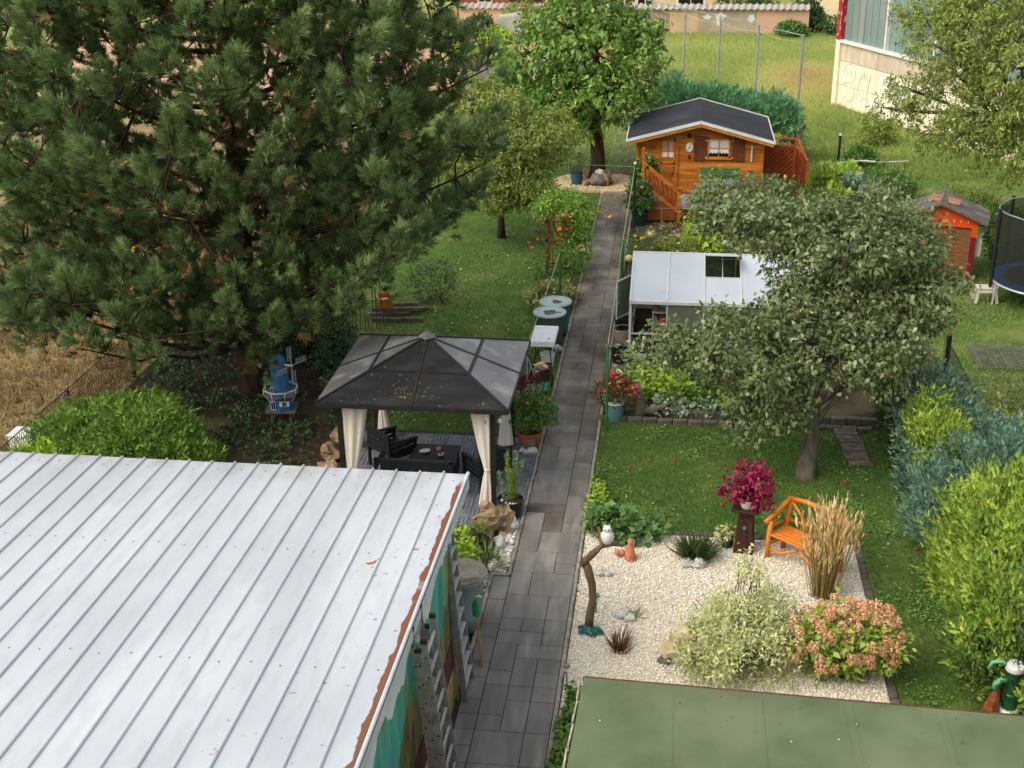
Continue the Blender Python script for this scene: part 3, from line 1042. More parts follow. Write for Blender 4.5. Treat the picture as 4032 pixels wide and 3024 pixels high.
# deck tiles
deck = struct('deck', MB().box((-4.36, 21.62, -.02), (3.80, 3.96, .03)), m_joint)
m_deck = M('slate_deck_tile', '#7d828a', '#6a6e76', 5, .7, .2, 40, vary=.12)
dt = MB().box((0, 0, .004), (.305, .305, .008))
for k in range(4):
    dt.box((-.1155 + k * .077, 0, .017), (.060, .300, .018))
dme = dt.mesh('deck_tile', m_deck)
for i in range(12):
    for j in range(12):
        x, y_ = -6.22 + .155 + i * .31, 19.70 + .155 + j * .31
        link('deck_tile', dme, deck, (x, y_, -.004), rz=(math.pi / 2 if (i + j) % 2 else 0))

# furniture
def armchair(label, loc, rz):
    t = thing('armchair', label, 'chair', loc, rz, None)
    for sx in (-1, 1):
        for sy in (-1, 1):
            MB().box((sx * .32, sy * .31, .21 if sy > 0 else .40), (.055, .055, .42 if sy > 0 else .80)).build('leg', m_rattan, t, bevel=.006)
    MB().box((0, .02, .38), (.60, .60, .05)).build('seat', m_rattan, t, bevel=.01)
    b = MB().box((0, -.325, .815), (.70, .055, .075)).build('backrest', m_rattan, t, bevel=.008)
    for k in range(4):
        MB().box((0, -.325, .44 + k * .095), (.60, .022, .075)).build('slat', m_rattan, b, bevel=.004)
    for sx in (-1, 1):
        a = MB().beam((sx * .33, -.30, .66), (sx * .33, .36, .60), .075, .045).build('armrest', m_rattan, t, bevel=.006)
        for k in range(3):
            MB().box((sx * .33, .02, .34 + k * .10), (.022, .58, .075)).build('slat', m_rattan, a, bevel=.004)
        MB().box((sx * .33, .31, .50), (.05, .05, .22)).build('arm_post', m_rattan, t)
    return t
armchair('black slatted armchair left of the low table under the gazebo', (-5.23, 21.92, .02), R(-40))
armchair('black slatted armchair right of the low table, half behind the gazebo post', (-3.28, 21.33, .02), R(38))
sofa = thing('garden_sofa', 'black two-seat garden bench with its slatted back to the white roof', 'bench', (-4.55, 20.95, .02))
for sx in (-1, 1):
    MB().box((sx * .70, -.30, .39), (.06, .06, .78)).build('leg', m_rattan, sofa, bevel=.006)
    MB().box((sx * .70, .30, .30), (.06, .06, .60)).build('leg', m_rattan, sofa, bevel=.006)
    MB().beam((sx * .70, -.32, .60), (sx * .70, .36, .60), .075, .045).build('armrest', m_rattan, sofa, bevel=.006)
MB().box((0, .02, .38), (1.36, .60, .05)).build('seat', m_rattan, sofa, bevel=.01)
b = MB().box((0, -.30, .75), (1.46, .06, .075)).build('backrest', m_rattan, sofa, bevel=.008)
for k in range(22):
    MB().box((-.60 + k * .057, -.30, .56), (.028, .022, .31)).build('slat', m_rattan, b)
MB().box((0, -.30, .41), (1.36, .04, .05)).build('back_rail', m_rattan, sofa)
tb = thing('coffee_table', 'low black garden table holding shells and a candle under the gazebo', 'table', (-4.34, 21.66, .02))
MB().box((0, 0, .44), (.88, .66, .045)).build('table_top', m_rattan, tb, bevel=.012, seg=2)
for sx in (-1, 1):
    for sy in (-1, 1):
        MB().box((sx * .39, sy * .28, .21), (.06, .06, .42)).build('leg', m_rattan, tb)
MB().box((0, 0, .38), (.80, .58, .06)).build('apron', m_rattan, tb)
sh = MB().lathe([(.02, 0), (.06, .01), (.10, .035), (.085, .03), (.03, .016)], 14, wob=lambda a, z: 1 + .16 * math.sin(7 * a) + .2 * math.sin(2 * a)).build('shell', m_stone_w, smooth=True, loc=(-4.52, 21.62, .4835))
tag(sh, 'white scalloped shell on the left of the black garden table', 'shell')
cn = thing('candle_glass', 'amber candle in a small glass on the black garden table', 'candle', (-4.27, 21.70, .4835))
MB().lathe([(.045, 0), (.05, .07), (.045, .07), (.04, .012)], 14).build('glass', M('amber_glass', '#b09060', '#8d6a3a', 5, .2, spec=.5), cn, smooth=True)
MB().lathe([(.038, .012), (.038, .05), (.0, .05)], 12).build('wax', M('wax', '#d8b884'), cn)
ab = thing('ashtray', 'small patterned bowl at the front of the black garden table', 'bowl', (-4.20, 21.50, .4835))
MB().lathe([(.03, 0), (.06, .015), (.075, .04), (.065, .038), (.03, .012)], 14, wob=lambda a, z: 1 + .1 * math.sin(5 * a)).build('bowl', M('patterned_shell', '#cdbfae', '#5d4a3a', 30, .6), ab, smooth=True)
for i, (x, y_, z, lb) in enumerate(((-2.86, 20.22, 1.86, 'clear glass bulb hanging from the front right corner of the gazebo roof'), (-2.78, 23.55, 1.86, 'clear glass bulb hanging from the far right corner of the gazebo roof'))):
    bl = thing('hanging_bulb', lb, 'bulb', (x, y_, z))
    MB().sphere((0, 0, 0), .045, 12, 9, (1, 1, 1.3)).build('glass', M('clear_bulb', '#c9c6b8', None, 1, .1, spec=.6), bl, smooth=True)
    MB().lathe([(.02, .05), (.02, .09), (.012, .10)], 10).build('cap', m_aludk, bl)
    MB().tube([(0, 0, .10), (0, 0, ZE - z + .02)], .004, 5).build('wire', m_black, bl)

# ------------------------------------------------------------------ ladders, bin and rockery next to the garage
def lp(a, b, t):
    return tuple(a[i] + (b[i] - a[i]) * t for i in range(3))
la = thing('step_ladder', 'aluminium step ladder with wide ribbed treads leaning on the painted wall', 'ladder', (-2.665, 14.97, 0))
n0, n1 = (.02, -.29, 0), (-.19, -.20, 2.62)
f0, f1 = (.02, .30, 0), (-.19, .10, 2.62)
for p, q in ((n0, n1), (f0, f1)):
    MB().beam(p, q, .085, .03, (0, 1, 0)).build('stringer', m_aludk, la, bevel=.003)
for p, q in ((n0, n1), (f0, f1)):
    MB().beam((p[0] - .10, p[1] + .03, .04), (q[0] - .015, q[1] + .02, q[2] - .1), .025, .045, (0, 1, 0)).build('rear_leg', m_aludk, la)
for k in range(9):
    t = .10 + k * .098
    a, b = lp(n0, n1, t), lp(f0, f1, t)
    tm = MB().beam((a[0], a[1], a[2]), (b[0], b[1], b[2]), .09, .022)
    for j in range(4):
        tm.beam((a[0] - .033 + j * .022, a[1] + .01, a[2] + .013), (b[0] - .033 + j * .022, b[1] - .01, b[2] + .013), .007, .006)
    tm.build('tread', m_alu, la)
MB().beam(n1, f1, .1, .05).build('top_cap', m_aludk, la)
lb = thing('extension_ladder', 'three-part aluminium extension ladder leaning on the painted garage wall', 'ladder', (-2.4, 12.3, 0))
for s in range(3):
    ox = -.078 * s
    b0, b1 = (.06 + ox, -.27 + .015 * s, 0), (-.25 + ox, -.13 + .015 * s, 2.86 - .14 * ((s + 1) % 3))
    c0, c1 = (.06 + ox, .27 - .015 * s, 0), (-.25 + ox, .41 - .015 * s, 2.86 - .14 * ((s + 1) % 3))
    sec = MB().beam(b0, b1, .070, .028, (0, 1, 0)).build('stringer', m_aludk, lb, bevel=.003)
    MB().beam(c0, c1, .070, .028, (0, 1, 0)).build('stringer', m_aludk, lb, bevel=.003)
    for k in range(10):
        t = .06 + k * .097
        MB().beam(lp(b0, b1, t), lp(c0, c1, t), .03, .03).build('rung', m_alu, lb)
        e = lp(b0, b1, t)
        MB().box((e[0] + .001, e[1] - .016, e[2]), (.022, .006, .022)).build('rung_end', m_black, sec)
    MB().box((b1[0], b1[1], b1[2] + .02), (.08, .04, .05)).build('end_cap', m_black, lb)
    MB().box((c1[0], c1[1], c1[2] + .02), (.08, .04, .05)).build('end_cap', m_black, lb)
m_binlid = M('dusty_lid', '#a9a091', '#948b7c', 5, .8, .2, c3='#7d7567', sc3=4)
m_bin = M('pale_bluegrey_plastic', '#9fb1b3', '#8da1a4', 2, .6, spec=.3)
bn = thing('rain_barrel', 'tall grey-blue barrel with a dusty creased lid behind the step ladder', 'barrel', (-2.98, 16.62, 0))
MB().lathe([(.27, 0), (.30, .3), (.345, .88), (.37, .89), (.37, .95), (.345, .95)], 28).build('body', m_bin, bn, smooth=True)
MB().lathe([(.385, .945), (.39, .965), (.375, .985), (.30, .975), (.12, .955), (.0, .95)], 36, wob=lambda a, z: 1 + .012 * math.sin(9 * a)).rough(.012, 7).build('lid', m_binlid, bn, smooth=True)
bk = MB().box((0, 0, .035), (.30, .16, .07))
bko = thing('perforated_brick', 'pale perforated brick lying on the dusty barrel lid', 'brick', (-2.84, 16.42, .975), R(14))
bk.build('brick_body', M('pale_brick', '#c7bba6', '#b0a48e', 8, .85, .2), bko, bevel=.004)
for i in range(8):
    for j in range(2):
        MB().lathe([(.009, 0), (.009, .004)], 6, (-.12 + i * .034, -.034 + j * .068, .069)).build('hole', m_joint, bko)
bd = MB().beam((0, 0, .0), (-.06, .05, .88), .20, .02, (1, .3, 0)).build('leaning_board', M('yellow_board', '#c8a25c', '#a9803f', 4, .7, stretch=(1, 1, .2)), loc=(-2.55, 15.62, 0))
tag(bd, 'yellowish wooden board leaning behind the step ladder treads', 'board')
gc = thing('green_bottle', 'green plastic bottle hanging beside the step ladder treads', 'bottle', (-2.60, 15.56, .90))
MB().lathe([(.05, 0), (.055, .02), (.055, .20), (.02, .26), (.02, .30)], 12).build('body', M('green_plastic', '#1f7a4a', '#2a8f58', 6, .4), gc, smooth=True)
MB().tube([(0, 0, .30), (.04, .0, .33), (.08, .01, .31)], .013, 6).build('nozzle', m_whitep, gc)

# ------------------------------------------------------------------ small garden things, path left side
def pot(name, label, cat, loc, rt, rb, h, mat, rim=None, soil=True, handle=False, group=None):
    t = thing(name, label, cat, loc, 0, group)
    MB().lathe([(rb, 0), (rb + (rt - rb) * .85, h * .86), (rt, h * .86), (rt * 1.04, h * .9), (rt * 1.04, h), (rt * .95, h), (rt * .90, h * .84), (rb * .9, .02)], 22).build('body', mat, t, smooth=False)
    if rim:
        MB().lathe([(rt * 1.045, h * .93), (rt * 1.07, h * .96), (rt * 1.05, h * 1.01), (rt * .96, h * 1.01), (rt * .95, h * .95)], 22).build('rim', rim, t)
    if soil:
        MB().lathe([(rt * .6, h * .83), (rt * .91, h * .86), (rt * .5, h * .89), (0, h * .9)], 14).rough(.008, 20).build('soil', m_soil, t)
    if handle:
        MB().tube([(rt * 1.0, 0, h * .9), (rt * .75, rt * .4, h * 1.02), (0, rt * .55, h * 1.06), (-rt * .75, rt * .4, h * 1.02), (-rt, 0, h * .9)], .006, 5).build('handle', m_alu, t)
    return t

def bloom_mesh(r, mat, petals=6, cup=.35):
    mb = MB()
    for k in range(petals):
        a = 2 * math.pi * k / petals
        c, s = math.cos(a), math.sin(a)
        mb.add([(0, 0, 0), (c * r * .6 - s * r * .42, s * r * .6 + c * r * .42, r * cup), (c * r, s * r, r * cup * .8), (c * r * .6 + s * r * .42, s * r * .6 - c * r * .42, r * cup)], [(0, 3, 2, 1)])
    mb.sphere((0, 0, r * .12), r * .2, 5, 4)
    return mb.mesh('blossom', mat)

def blooms(parent, mats, pts, r, petals=6):
    """each blossom a part of its plant; pts local"""
    ms = [bloom_mesh(r, m, petals) for m in mats]
    for p in pts:
        o = link('blossom', rnd.choice(ms), parent, p)
        o.rotation_euler = (rnd.uniform(-.7, .7) + .35, rnd.uniform(-.6, .6), rnd.uniform(0, 6.3))
        s = rnd.uniform(.8, 1.25)
        o.scale = (s, s, s)

def onshell(lobes, n, zmin=-.2, front=True):
    out = []
    while len(out) < n:
        a, b, c, x, y_, z = rnd.choice(lobes)
        d = Vector((rnd.gauss(0, 1), rnd.gauss(0, 1) - (.5 if front else 0), rnd.gauss(0, 1) + .3)).normalized()
        if d.z < zmin:
            continue
        out.append((a + d.x * x, b + d.y * y_, c + d.z * z))
    return out

def rock(name, label, loc, d, mat, seed, cat='rock', rz=0, n=12, amt=.16):
    mb = MB().sphere((0, 0, d[2] * .38), .5, n + 6, 12, d)
    mb.rough(amt * 1.5 * max(d), 1.9 / max(d), seed).rough(amt * .6 * max(d), 5 / max(d), seed + 5).rough(amt * .25 * max(d), 13 / max(d), seed + 9)
    mb.v = [(x, y_, max(z, 0.0)) for x, y_, z in mb.v]
    o = mb.build(name, mat, loc=loc)
    o.rotation_euler = (0, 0, rz)
    return tag(o, label, cat)

TL = T_leaf
# rockery in front of the gazebo
rock('boulder', 'large brown sandstone boulder in front of the gazebo post', (-2.98, 19.42, 0), (.46, .38, .74), m_stone_b, 3)
rock('boulder', 'flat reddish stone leaning behind the sandstone boulder', (-2.72, 19.62, 0), (.42, .25, .55), m_stone_b, 8)
rock('boulder', 'smaller orange-brown stone set on top of the sandstone boulder', (-3.02, 19.44, .46), (.26, .22, .26), m_stone_b, 12)
rock('quartz_lump', 'rough white quartz lump beside the black rosemary pot', (-2.66, 19.62, 0), (.26, .20, .34), m_stone_w, 5)
rock('quartz_lump', 'bluish white quartz lump in the middle of the pebbles', (-2.72, 19.02, 0), (.24, .20, .26), m_stone_w, 6)
rock('quartz_lump', 'pale quartz lump at the near end of the pebbles by the spiky grass', (-2.66, 18.36, 0), (.17, .14, .15), m_stone_w, 7)
pebbles('pebbles', 760, lambda n: (lambda q: q[q[:, 0] > -2.84 + .03 * (q[:, 1] - 18)])(rect(-2.86, -2.51, 18.22, 19.85)(n)), .085, m_peb2)
pebbles('pebbles', 60, rect(-2.92, -2.80, 17.2, 18.2), .075, m_peb2)
pt = pot('flower_pot', 'black tub with a bushy upright rosemary by the gazebo post', 'plant pot', (-2.70, 20.16, 0), .235, .18, .36, m_black)
TN = T_leaf(.16, .02, 0)
cl = []
for k in range(13):
    a, rr = rnd.uniform(0, 6.3), rnd.uniform(0, .13)
    x, y_ = math.cos(a) * rr, math.sin(a) * rr
    hh = rnd.uniform(.45, .98)
    n_ = 130
    s = rng.random(n_)
    pos = np.column_stack([x + s * x * .9 + rng.normal(size=n_) * .006, y_ + s * y_ * .9 + rng.normal(size=n_) * .006, .33 + s * hh])
    ax = nrm(np.column_stack([rng.normal(size=n_), rng.normal(size=n_), np.full(n_, .9)]))
    cl.append(scatter(TN, pos, ax, rng.normal(size=(n_, 3)), .075 * rng.uniform(.7, 1.2, n_)))
link('rosemary', mesh_np('rosemary', cl, m_spiny), pt)
for k in range(7):
    MB().sphere((rnd.uniform(-.15, .15), rnd.uniform(-.17, -.02), .325), rnd.uniform(.018, .035), 7, 5).build('pebble', m_stone_w, pt)
p2 = pot('flower_pot', 'small black pot with a sparse plant in front of the boulder', 'plant pot', (-3.06, 18.92, 0), .15, .12, .24, m_black)
link('plant', mesh_np('plant', [foliage([(0, 0, .36, .16, .16, .16)], 120, 3, .05, TL(.4), twig=.1)], m_leafg), p2)
mb = MB()
for k in range(9):
    a = rnd.uniform(-.8, .8)
    mb.tube([(0, 0, .2), (math.sin(a) * .1, rnd.uniform(-.1, .1), .38), (math.sin(a) * .34, rnd.uniform(-.2, .2), .5)], [.006, .005, .003], 4)
mb.build('stem', m_twig, p2)
p3 = pot('flower_pot', 'terracotta pot with a lime green leafy plant at the garage corner', 'plant pot', (-3.12, 17.72, 0), .13, .10, .22, m_terra)
link('plant', mesh_np('plant', [foliage([(0, 0, .52, .20, .20, .34), (-.12, .2, .8, .18, .15, .2)], 260, 3, .085, TL(.6), twig=.1)], m_lime), p3)
plant('grass_clump', 'yellow-green arching grass clump between the pots and the pebbles', 'grass clump', (-2.92, 18.25, 0), [(-2.92, 18.25, .1, .28, .3, .14)], 240, 1, .20, T_leaf(.09, .01, -.15), m_spiny, up=.8)
gl = thing('garden_light', 'thin solar garden light standing among the pebbles by the rockery', 'garden light', (-2.82, 18.52, 0))
MB().tube([(0, 0, 0), (0, 0, .26)], .014, 7).build('stake', m_aludk, gl)
MB().lathe([(.04, .26), (.045, .30), (.03, .33)], 10).build('head', m_aludk, gl)

# terracotta tub with lantana
pt = pot('flower_pot', 'wide terracotta pot of orange and yellow lantana beside the path', 'plant pot', (-2.68, 23.12, 0), .25, .17, .33, m_terra)
MB().box((.06, -.222, .17), (.14, .02, .12), rx=-.2).build('relief', m_stone_g, pt)
lb_ = [(0, 0, .62, .36, .34, .26), (-.18, .05, .75, .24, .22, .22), (.22, .1, .78, .24, .22, .26), (.3, .25, .62, .2, .2, .2), (0, .1, .95, .2, .2, .18)]
link('lantana', mesh_np('lantana', [foliage(lb_, 620, 4, .07, TL(.6), twig=.14)], m_leafg), pt)
blooms(pt, [m_orfl, m_orfl, m_yefl], onshell(lb_, 16), .042, 7)
for i, (x, y_) in enumerate(((-2.80, 22.78), (-2.70, 22.74), (-2.60, 22.76))):
    rock('quartz_lump', ['white stone left of the lantana pot', 'white stone in front of the lantana pot', 'grey-white stone right of the lantana pot at the path curb'][i], (x, y_, 0), (.12, .1, .12) if i < 2 else (.2, .14, .14), m_stone_w, 20 + i)

# green garden bench with crate, bucket, tray table
bench = thing('garden_bench', 'green slatted garden bench carrying a crate of stones beside the path', 'bench', (-2.76, 25.55, 0))
m_gb = M('green_bench_paint', '#3f8a6d', '#347a5f', 4, .5)
for k in range(5):
    MB().box((-.22 + k * .105, 0, .44), (.075, 1.35, .028)).build('slat', m_gb, bench, bevel=.004)
for sy in (-1, 1):
    for sx in (-1, 1):
        MB().tube([(sx * .2, sy * .58, .43), (sx * .24, sy * .6, .25), (sx * .22, sy * .62, 0)], .022, 6).build('leg', m_dgreen, bench)
    MB().beam((-.24, sy * .58, .42), (.22, sy * .58, .42), .03, .03).build('cross_bar', m_dgreen, bench)
crate = thing('crate', 'dark brown wooden crate full of pale stones on the green bench', 'crate', (-2.72, 25.65, .456))
for s in (-1, 1):
    for k in range(3):
        MB().box((s * .21, 0, .04 + k * .07), (.014, .58, .058)).build('board', m_wood_dk, crate)
        MB().box((0, s * .29, .04 + k * .07), (.42, .014, .058)).build('board', m_wood_dk, crate)
MB().box((0, 0, .008), (.42, .58, .012)).build('floor', m_wood_dk, crate)
for k in range(13):
    w_ = rnd.uniform(.13, .26)
    o = MB().sphere((0, 0, 0), .5, 8, 6, (w_, w_ * .55, w_ * .4)).rough(.03, 8, k).build('split_stone', m_stone_y if k % 3 else m_wood_gr, crate, loc=(rnd.uniform(-.12, .12), rnd.uniform(-.2, .2), .12 + .012 * k))
    o.rotation_euler = (rnd.uniform(-.4, .4), rnd.uniform(-.4, .4), rnd.uniform(0, 3))
hb = thing('hanging_basket', 'white hanging pot with trailing red-brown leaves by the gazebo corner', 'hanging basket', (-2.76, 23.98, .86))
MB().lathe([(.09, 0), (.13, .15), (.14, .16), (.12, .16), (.08, .02)], 16).build('pot', m_whitep, hb)
link('plant', mesh_np('plant', [foliage([(0, 0, .19, .19, .17, .10), (-.1, .05, .12, .16, .14, .12)], 260, 3, .06, TL(.55), twig=.12, droop=.8, up=-.1)], m_redbr), hb)
for a in (0, 2.1, 4.2):
    MB().tube([(math.cos(a) * .13, math.sin(a) * .13, .16), (-.06, -.1, .78)], .006, 5).build('cord', m_whitep, hb)
MB().tube([(-.06, -.1, .78), (-.10, -.25, 1.22)], .006, 5).build('cord', m_whitep, hb)
hz_ = thing('hose', 'coiled light blue garden hose hung between gazebo post and green bench', 'hose', (-3.0, 24.35, 0))
mb = MB()
for k in range(4):
    r_ = .16 + .018 * k
    mb.tube([(math.cos(a) * r_, -.05 + .04 * k, .62 + math.sin(a) * r_ * 1.5) for a in [i * math.pi / 9 for i in range(19)]], .014, 6)
mb.build('coil', M('blue_hose', '#4d86b0', '#3f749c', 4, .45), hz_)
MB().tube([(0, .06, 0), (0, .06, .95)], .02, 6).build('stand', m_dgreen, hz_)
bu = pot('bucket', 'empty white bucket on the grass below the tray table', 'bucket', (-2.75, 27.35, 0), .17, .13, .32, m_whitep, soil=False)
tt = thing('tray_table', 'small table with a white patterned cloth standing before the rain barrels', 'table', (-2.84, 27.55, 0))
MB().box((0, 0, .70), (.50, 1.02, .025)).build('table_top', m_white, tt, bevel=.01)
cm = MB().box((0, 0, .722), (.54, 1.06, .014)).box((0, -.535, .66), (.54, .012, .11)).box((.275, 0, .68), (.012, 1.06, .075)).box((-.275, 0, .68), (.012, 1.06, .075))
clo = cm.build('tablecloth', M('patterned_cloth', '#faf9f6', '#f2f1ee', 3, .85, c3='#b5b2ac', sc3=24, t3=(.66, .70), stretch=(.5, 1, 1)), tt, bevel=.005)
for sx in (-1, 1):
    for sy in (-1, 1):
        MB().tube([(sx * .2, sy * .4, .69), (sx * .16, sy * .34, .4), (sx * .22, sy * .42, 0)], .013, 6).build('leg', m_black, tt)
lf = MB().add([(0, 0, 0), (.05, .04, .02), (.09, 0, .01), (.05, -.04, .02)], [(0, 3, 2, 1)]).build('dry_leaf', m_orfl, loc=(-2.75, 27.2, .733))
tag(lf, 'single orange-brown dry leaf lying on the white tablecloth', 'leaf')

m_barrel = M('green_barrel_plastic', '#4f7f79', '#436f6a', 2, .55, spec=.3)
m_barrelg = M('grey_barrel_plastic', '#56625f', '#4a5653', 2, .55, spec=.3)
m_lid = M('pale_mint_lid', '#bdd0cc', '#aac0bb', 2, .5, spec=.35)
m_lidd = M('leaf_litter_puddle', '#5d5148', '#3c342e', 9, .35, c3='#8a5a50', sc3=6, t3=(.55, .65), spec=.5)
def barrel(label, loc, body, litter, seed):
    t = thing('rain_barrel', label, 'barrel', loc)
    MB().lathe([(.29, 0), (.31, .2), (.355, .78), (.36, .79), (.36, .81)], 28).build('body', body, t, smooth=True)
    MB().lathe([(.385, .795), (.40, .81), (.40, .835), (.375, .85), (.345, .845), (.34, .83), (.0, .825)], 32).build('lid', m_lid, t, smooth=False)
    g = random.Random(seed)
    pg = []
    for k in range(22):
        a = 2 * math.pi * k / 22
        r_ = litter * g.uniform(.55, 1.15)
        pg.append((math.cos(a) * r_ + .03, math.sin(a) * r_ * .8 - .02))
    MB().prism(pg, .004, 'z', .829).build('litter', m_lidd, t)
    return t
barrel('grey rain barrel with mint green lid nearest the tray table', (-2.84, 28.75, 0), m_barrelg, .22, 2)
barrel('teal green rain barrel with litter on its lid, the farther of the two', (-2.77, 29.52, 0), m_barrel, .16, 4)
rock('curb_rock', 'pale flat stone on the grass at the foot of the grey rain barrel', (-2.62, 28.3, 0), (.22, .2, .2), m_stone_w, 31)

# washing-line poles and lines
def pole(label, x, y_, h, mat, r_=.028, knob=None):
    t = thing('washing_line_pole', label, 'pole', (x, y_, 0))
    MB().tube([(0, 0, -.05), (0, 0, h)], r_, 10).build('pole', mat, t)
    if knob == 'hook':
        MB().beam((-.05, 0, h - .02), (.05, 0, h - .02), .02, .03).build('hook', M('light_green', '#5fae4a'), t)
    else:
        MB().sphere((0, 0, h), r_ * 1.25, 8, 6).build('cap', knob or mat, t)
    return t
pole('green washing line pole at the path edge in front of the begonia pot', -1.2, 23.98, 1.89, m_polegreen, .027, 'hook')
pole('green washing line pole beside the open greenhouse door', -1.25, 31.4, 1.87, m_polegreen, .045, 'hook')
pole('green washing line pole rising behind the rain barrels', -2.74, 30.35, 1.87, m_polegreen, .04, 'hook')
pole('dark green washing line pole with white cap by the cabin pots', -1.23, 39.1, 2.03, m_dgreen, .04, m_whitep)
pole('green washing line pole with white knob at the far gazebo corner', -2.90, 24.6, 1.62, m_dgreen, .028, m_whitep)
def line(label, a, b, sag=.06):
    mb = MB()
    pts = []
    for i in range(13):
        t = i / 12
        pts.append((a[0] + (b[0] - a[0]) * t, a[1] + (b[1] - a[1]) * t, a[2] + (b[2] - a[2]) * t - sag * 4 * t * (1 - t)))
    c0 = Vector(pts[0])
    mb.tube([Vector(p) - c0 for p in pts], .007, 5)
    tag(mb.build('washing_line', m_rope, loc=c0), label, 'rope')
line('washing line from the begonia pole to the greenhouse pole', (-1.2, 23.98, 1.87), (-1.25, 31.4, 1.85), .05)
line('washing line from the greenhouse pole to the dark cabin pole', (-1.25, 31.4, 1.85), (-1.23, 39.1, 1.98), .06)
line('washing line from the barrel pole down to the gazebo corner', (-2.74, 30.35, 1.83), (-2.90, 24.6, 1.58), .04)
line('washing line crossing in front of the walnut trunk to the cabin pole', (-4.4, 39.6, 1.95), (-1.23, 39.1, 1.93), .03)

# rose arch with trumpet vine
arb = thing('trellis', 'brown wooden trellis arch overgrown with orange trumpet vine', 'trellis', (-3.22, 34.4, 0))
for sx, sy in ((-.24, -.2), (.24, -.2), (-.24, .35), (.24, .35)):
    MB().box((sx, sy, .8), (.06, .06, 1.7 if sx < 0 else 1.6)).build('post', m_wood_br, arb)
for z in (.98, 1.52):
    MB().beam((-.42, -.2, z), (.42, -.2, z), .06, .06).build('cross_beam', m_wood_br, arb)
for k in range(7):
    MB().beam((-.22, -.2, .2 + k * .11), (.22, -.2, .2 + k * .11), .02, .025).build('lattice_bar', m_wood_br, arb)
for k in range(2):
    MB().beam((-.08 + k * .16, -.215, .15), (-.08 + k * .16, -.215, .98), .02, .02).build('lattice_bar', m_wood_br, arb)
vl = [(-3.1, 34.9, 1.9, .55, .45, .28), (-2.7, 34.8, 1.55, .5, .4, .3), (-2.75, 34.6, 1.05, .36, .35, .5), (-3.5, 34.9, 1.7, .35, .3, .2), (-2.6, 34.5, .55, .3, .3, .4)]
v = plant('trumpet_vine', 'trumpet vine with orange flowers spilling over the trellis arch', 'vine', (-3.0, 34.6, 0), vl, 1100, 6, .095, TL(.5), LM('vine_leaf', ['#4a6a22', '#678a2c', '#86a83a', '#a8c04c'], .3), m_twig, .014, twig=.24, droop=.55)
blooms(v, [m_orfl, m_redfl], [(x + 3.0 - 3.0, y_, z) for x, y_, z in ([(rnd.uniform(-.42, .28), rnd.uniform(-.45, -.25), rnd.uniform(1.0, 1.75)) for _ in range(26)])], .055, 5)
v = plant('rose_bush', 'loose rose bush with a pink bloom leaning over the path curb', 'rose bush', (-2.72, 33.5, 0), [(-2.66, 33.5, .5, .32, .4, .4), (-2.5, 33.3, .8, .25, .25, .25), (-2.9, 33.6, .75, .25, .25, .3)], 330, 4, .06, TL(.6), m_leafg, m_stem, .008)
blooms(v, [m_pinkfl], [(.30, -.25, 1.12), (.33, -.3, 1.02)], .07, 8)
v = plant('rose_bush', 'thin rose bush with orange-red blooms on the lawn left of the trellis', 'rose bush', (-3.72, 33.7, 0), [(-3.72, 33.7, .45, .22, .25, .4)], 150, 4, .06, TL(.6), m_leafg, m_stem, .007)
blooms(v, [m_redfl, m_orfl], [(-.18, -.15, 1.08), (.05, -.1, 1.18), (-.1, 0, .9)], .055, 7)
plant('shrub', 'broad-leaved evergreen shrub behind the two rain barrels', 'shrub', (-2.98, 31.3, 0), [(-2.98, 31.3, .35, .55, .5, .38), (-3.25, 31.1, .3, .35, .4, .3)], 420, 6, .12, TL(.4), LM('pale_evergreen', ['#586a2e', '#77823e', '#97985a', '#b0ac72'], .2), m_twig, .012, twig=.14, up=.7)
v = plant('flower_clump', 'low orange and white flowers at the path curb below the trellis', 'flowers', (-2.6, 31.9, 0), [(-2.6, 31.9, .15, .14, .5, .14)], 140, 3, .06, TL(.5), m_redbr)
blooms(v, [m_orfl, m_crfl], [(.05, -.2, .28), (.02, .1, .3), (-.06, .35, .32), (.06, -.4, .2)], .05, 7)
# trumpet-vine flowers hanging over the path on a long shoot
v = thing('vine_shoot', 'long vine shoot with an orange flower cluster arching above the path', 'vine', (-2.45, 34.6, 0))
MB().tube([(-.3, .2, 1.5), (.1, .1, 1.9), (.45, .1, 1.85), (.65, .15, 1.68)], [.012, .01, .008, .005], 5).build('stem', m_stem, v)
link('leaves', mesh_np('leaves', [foliage([(.4, .1, 1.85, .4, .12, .1)], 40, 4, .07, TL(.45))], m_leafg), v)
blooms(v, [m_orfl, m_yefl], [(.55 + rnd.uniform(-.18, .18), .1 + rnd.uniform(-.1, .1), 1.66 + rnd.uniform(-.16, .16)) for _ in range(9)], .06, 5)

# ------------------------------------------------------------------ left border: thuja, windmill, fence, ivy
plant('thuja_shrub', 'big rounded bright green thuja directly behind the white garage roof', 'shrub', (-10.2, 20.6, 0), [(-9.75, 20.6, .55, 1.35, 1.1, .95), (-10.9, 20.8, .45, 1.1, 1.0, .85), (-10.2, 21.3, .7, 1.5, .9, .8), (-9.0, 20.3, .35, .8, .8, .75)], 3000, 11, .135, T_spray(3, .10), m_thuja, m_bark, .05, shell=.72, up=.5, lump=.25, twig=.24, axd=.9, axr=.55, droop=0, leafup=.2, width=.45)
plant('golden_shrub', 'small yellow-green feathery shrub at the left end of the thuja', 'shrub', (-11.35, 20.0, 0), [(-11.35, 19.9, .55, .6, .45, .45), (-10.9, 19.7, .55, .45, .4, .35)], 330, 10, .17, T_spray(5, .07), m_lime, m_bark, .02, up=.9, twig=.28, axd=1., axr=.45, droop=0, leafup=.2, width=.4)
fence = thing('wire_fence', 'rusty chain-link fence running along the dry field on the left', 'fence', (-12.1, 19.0, 0))
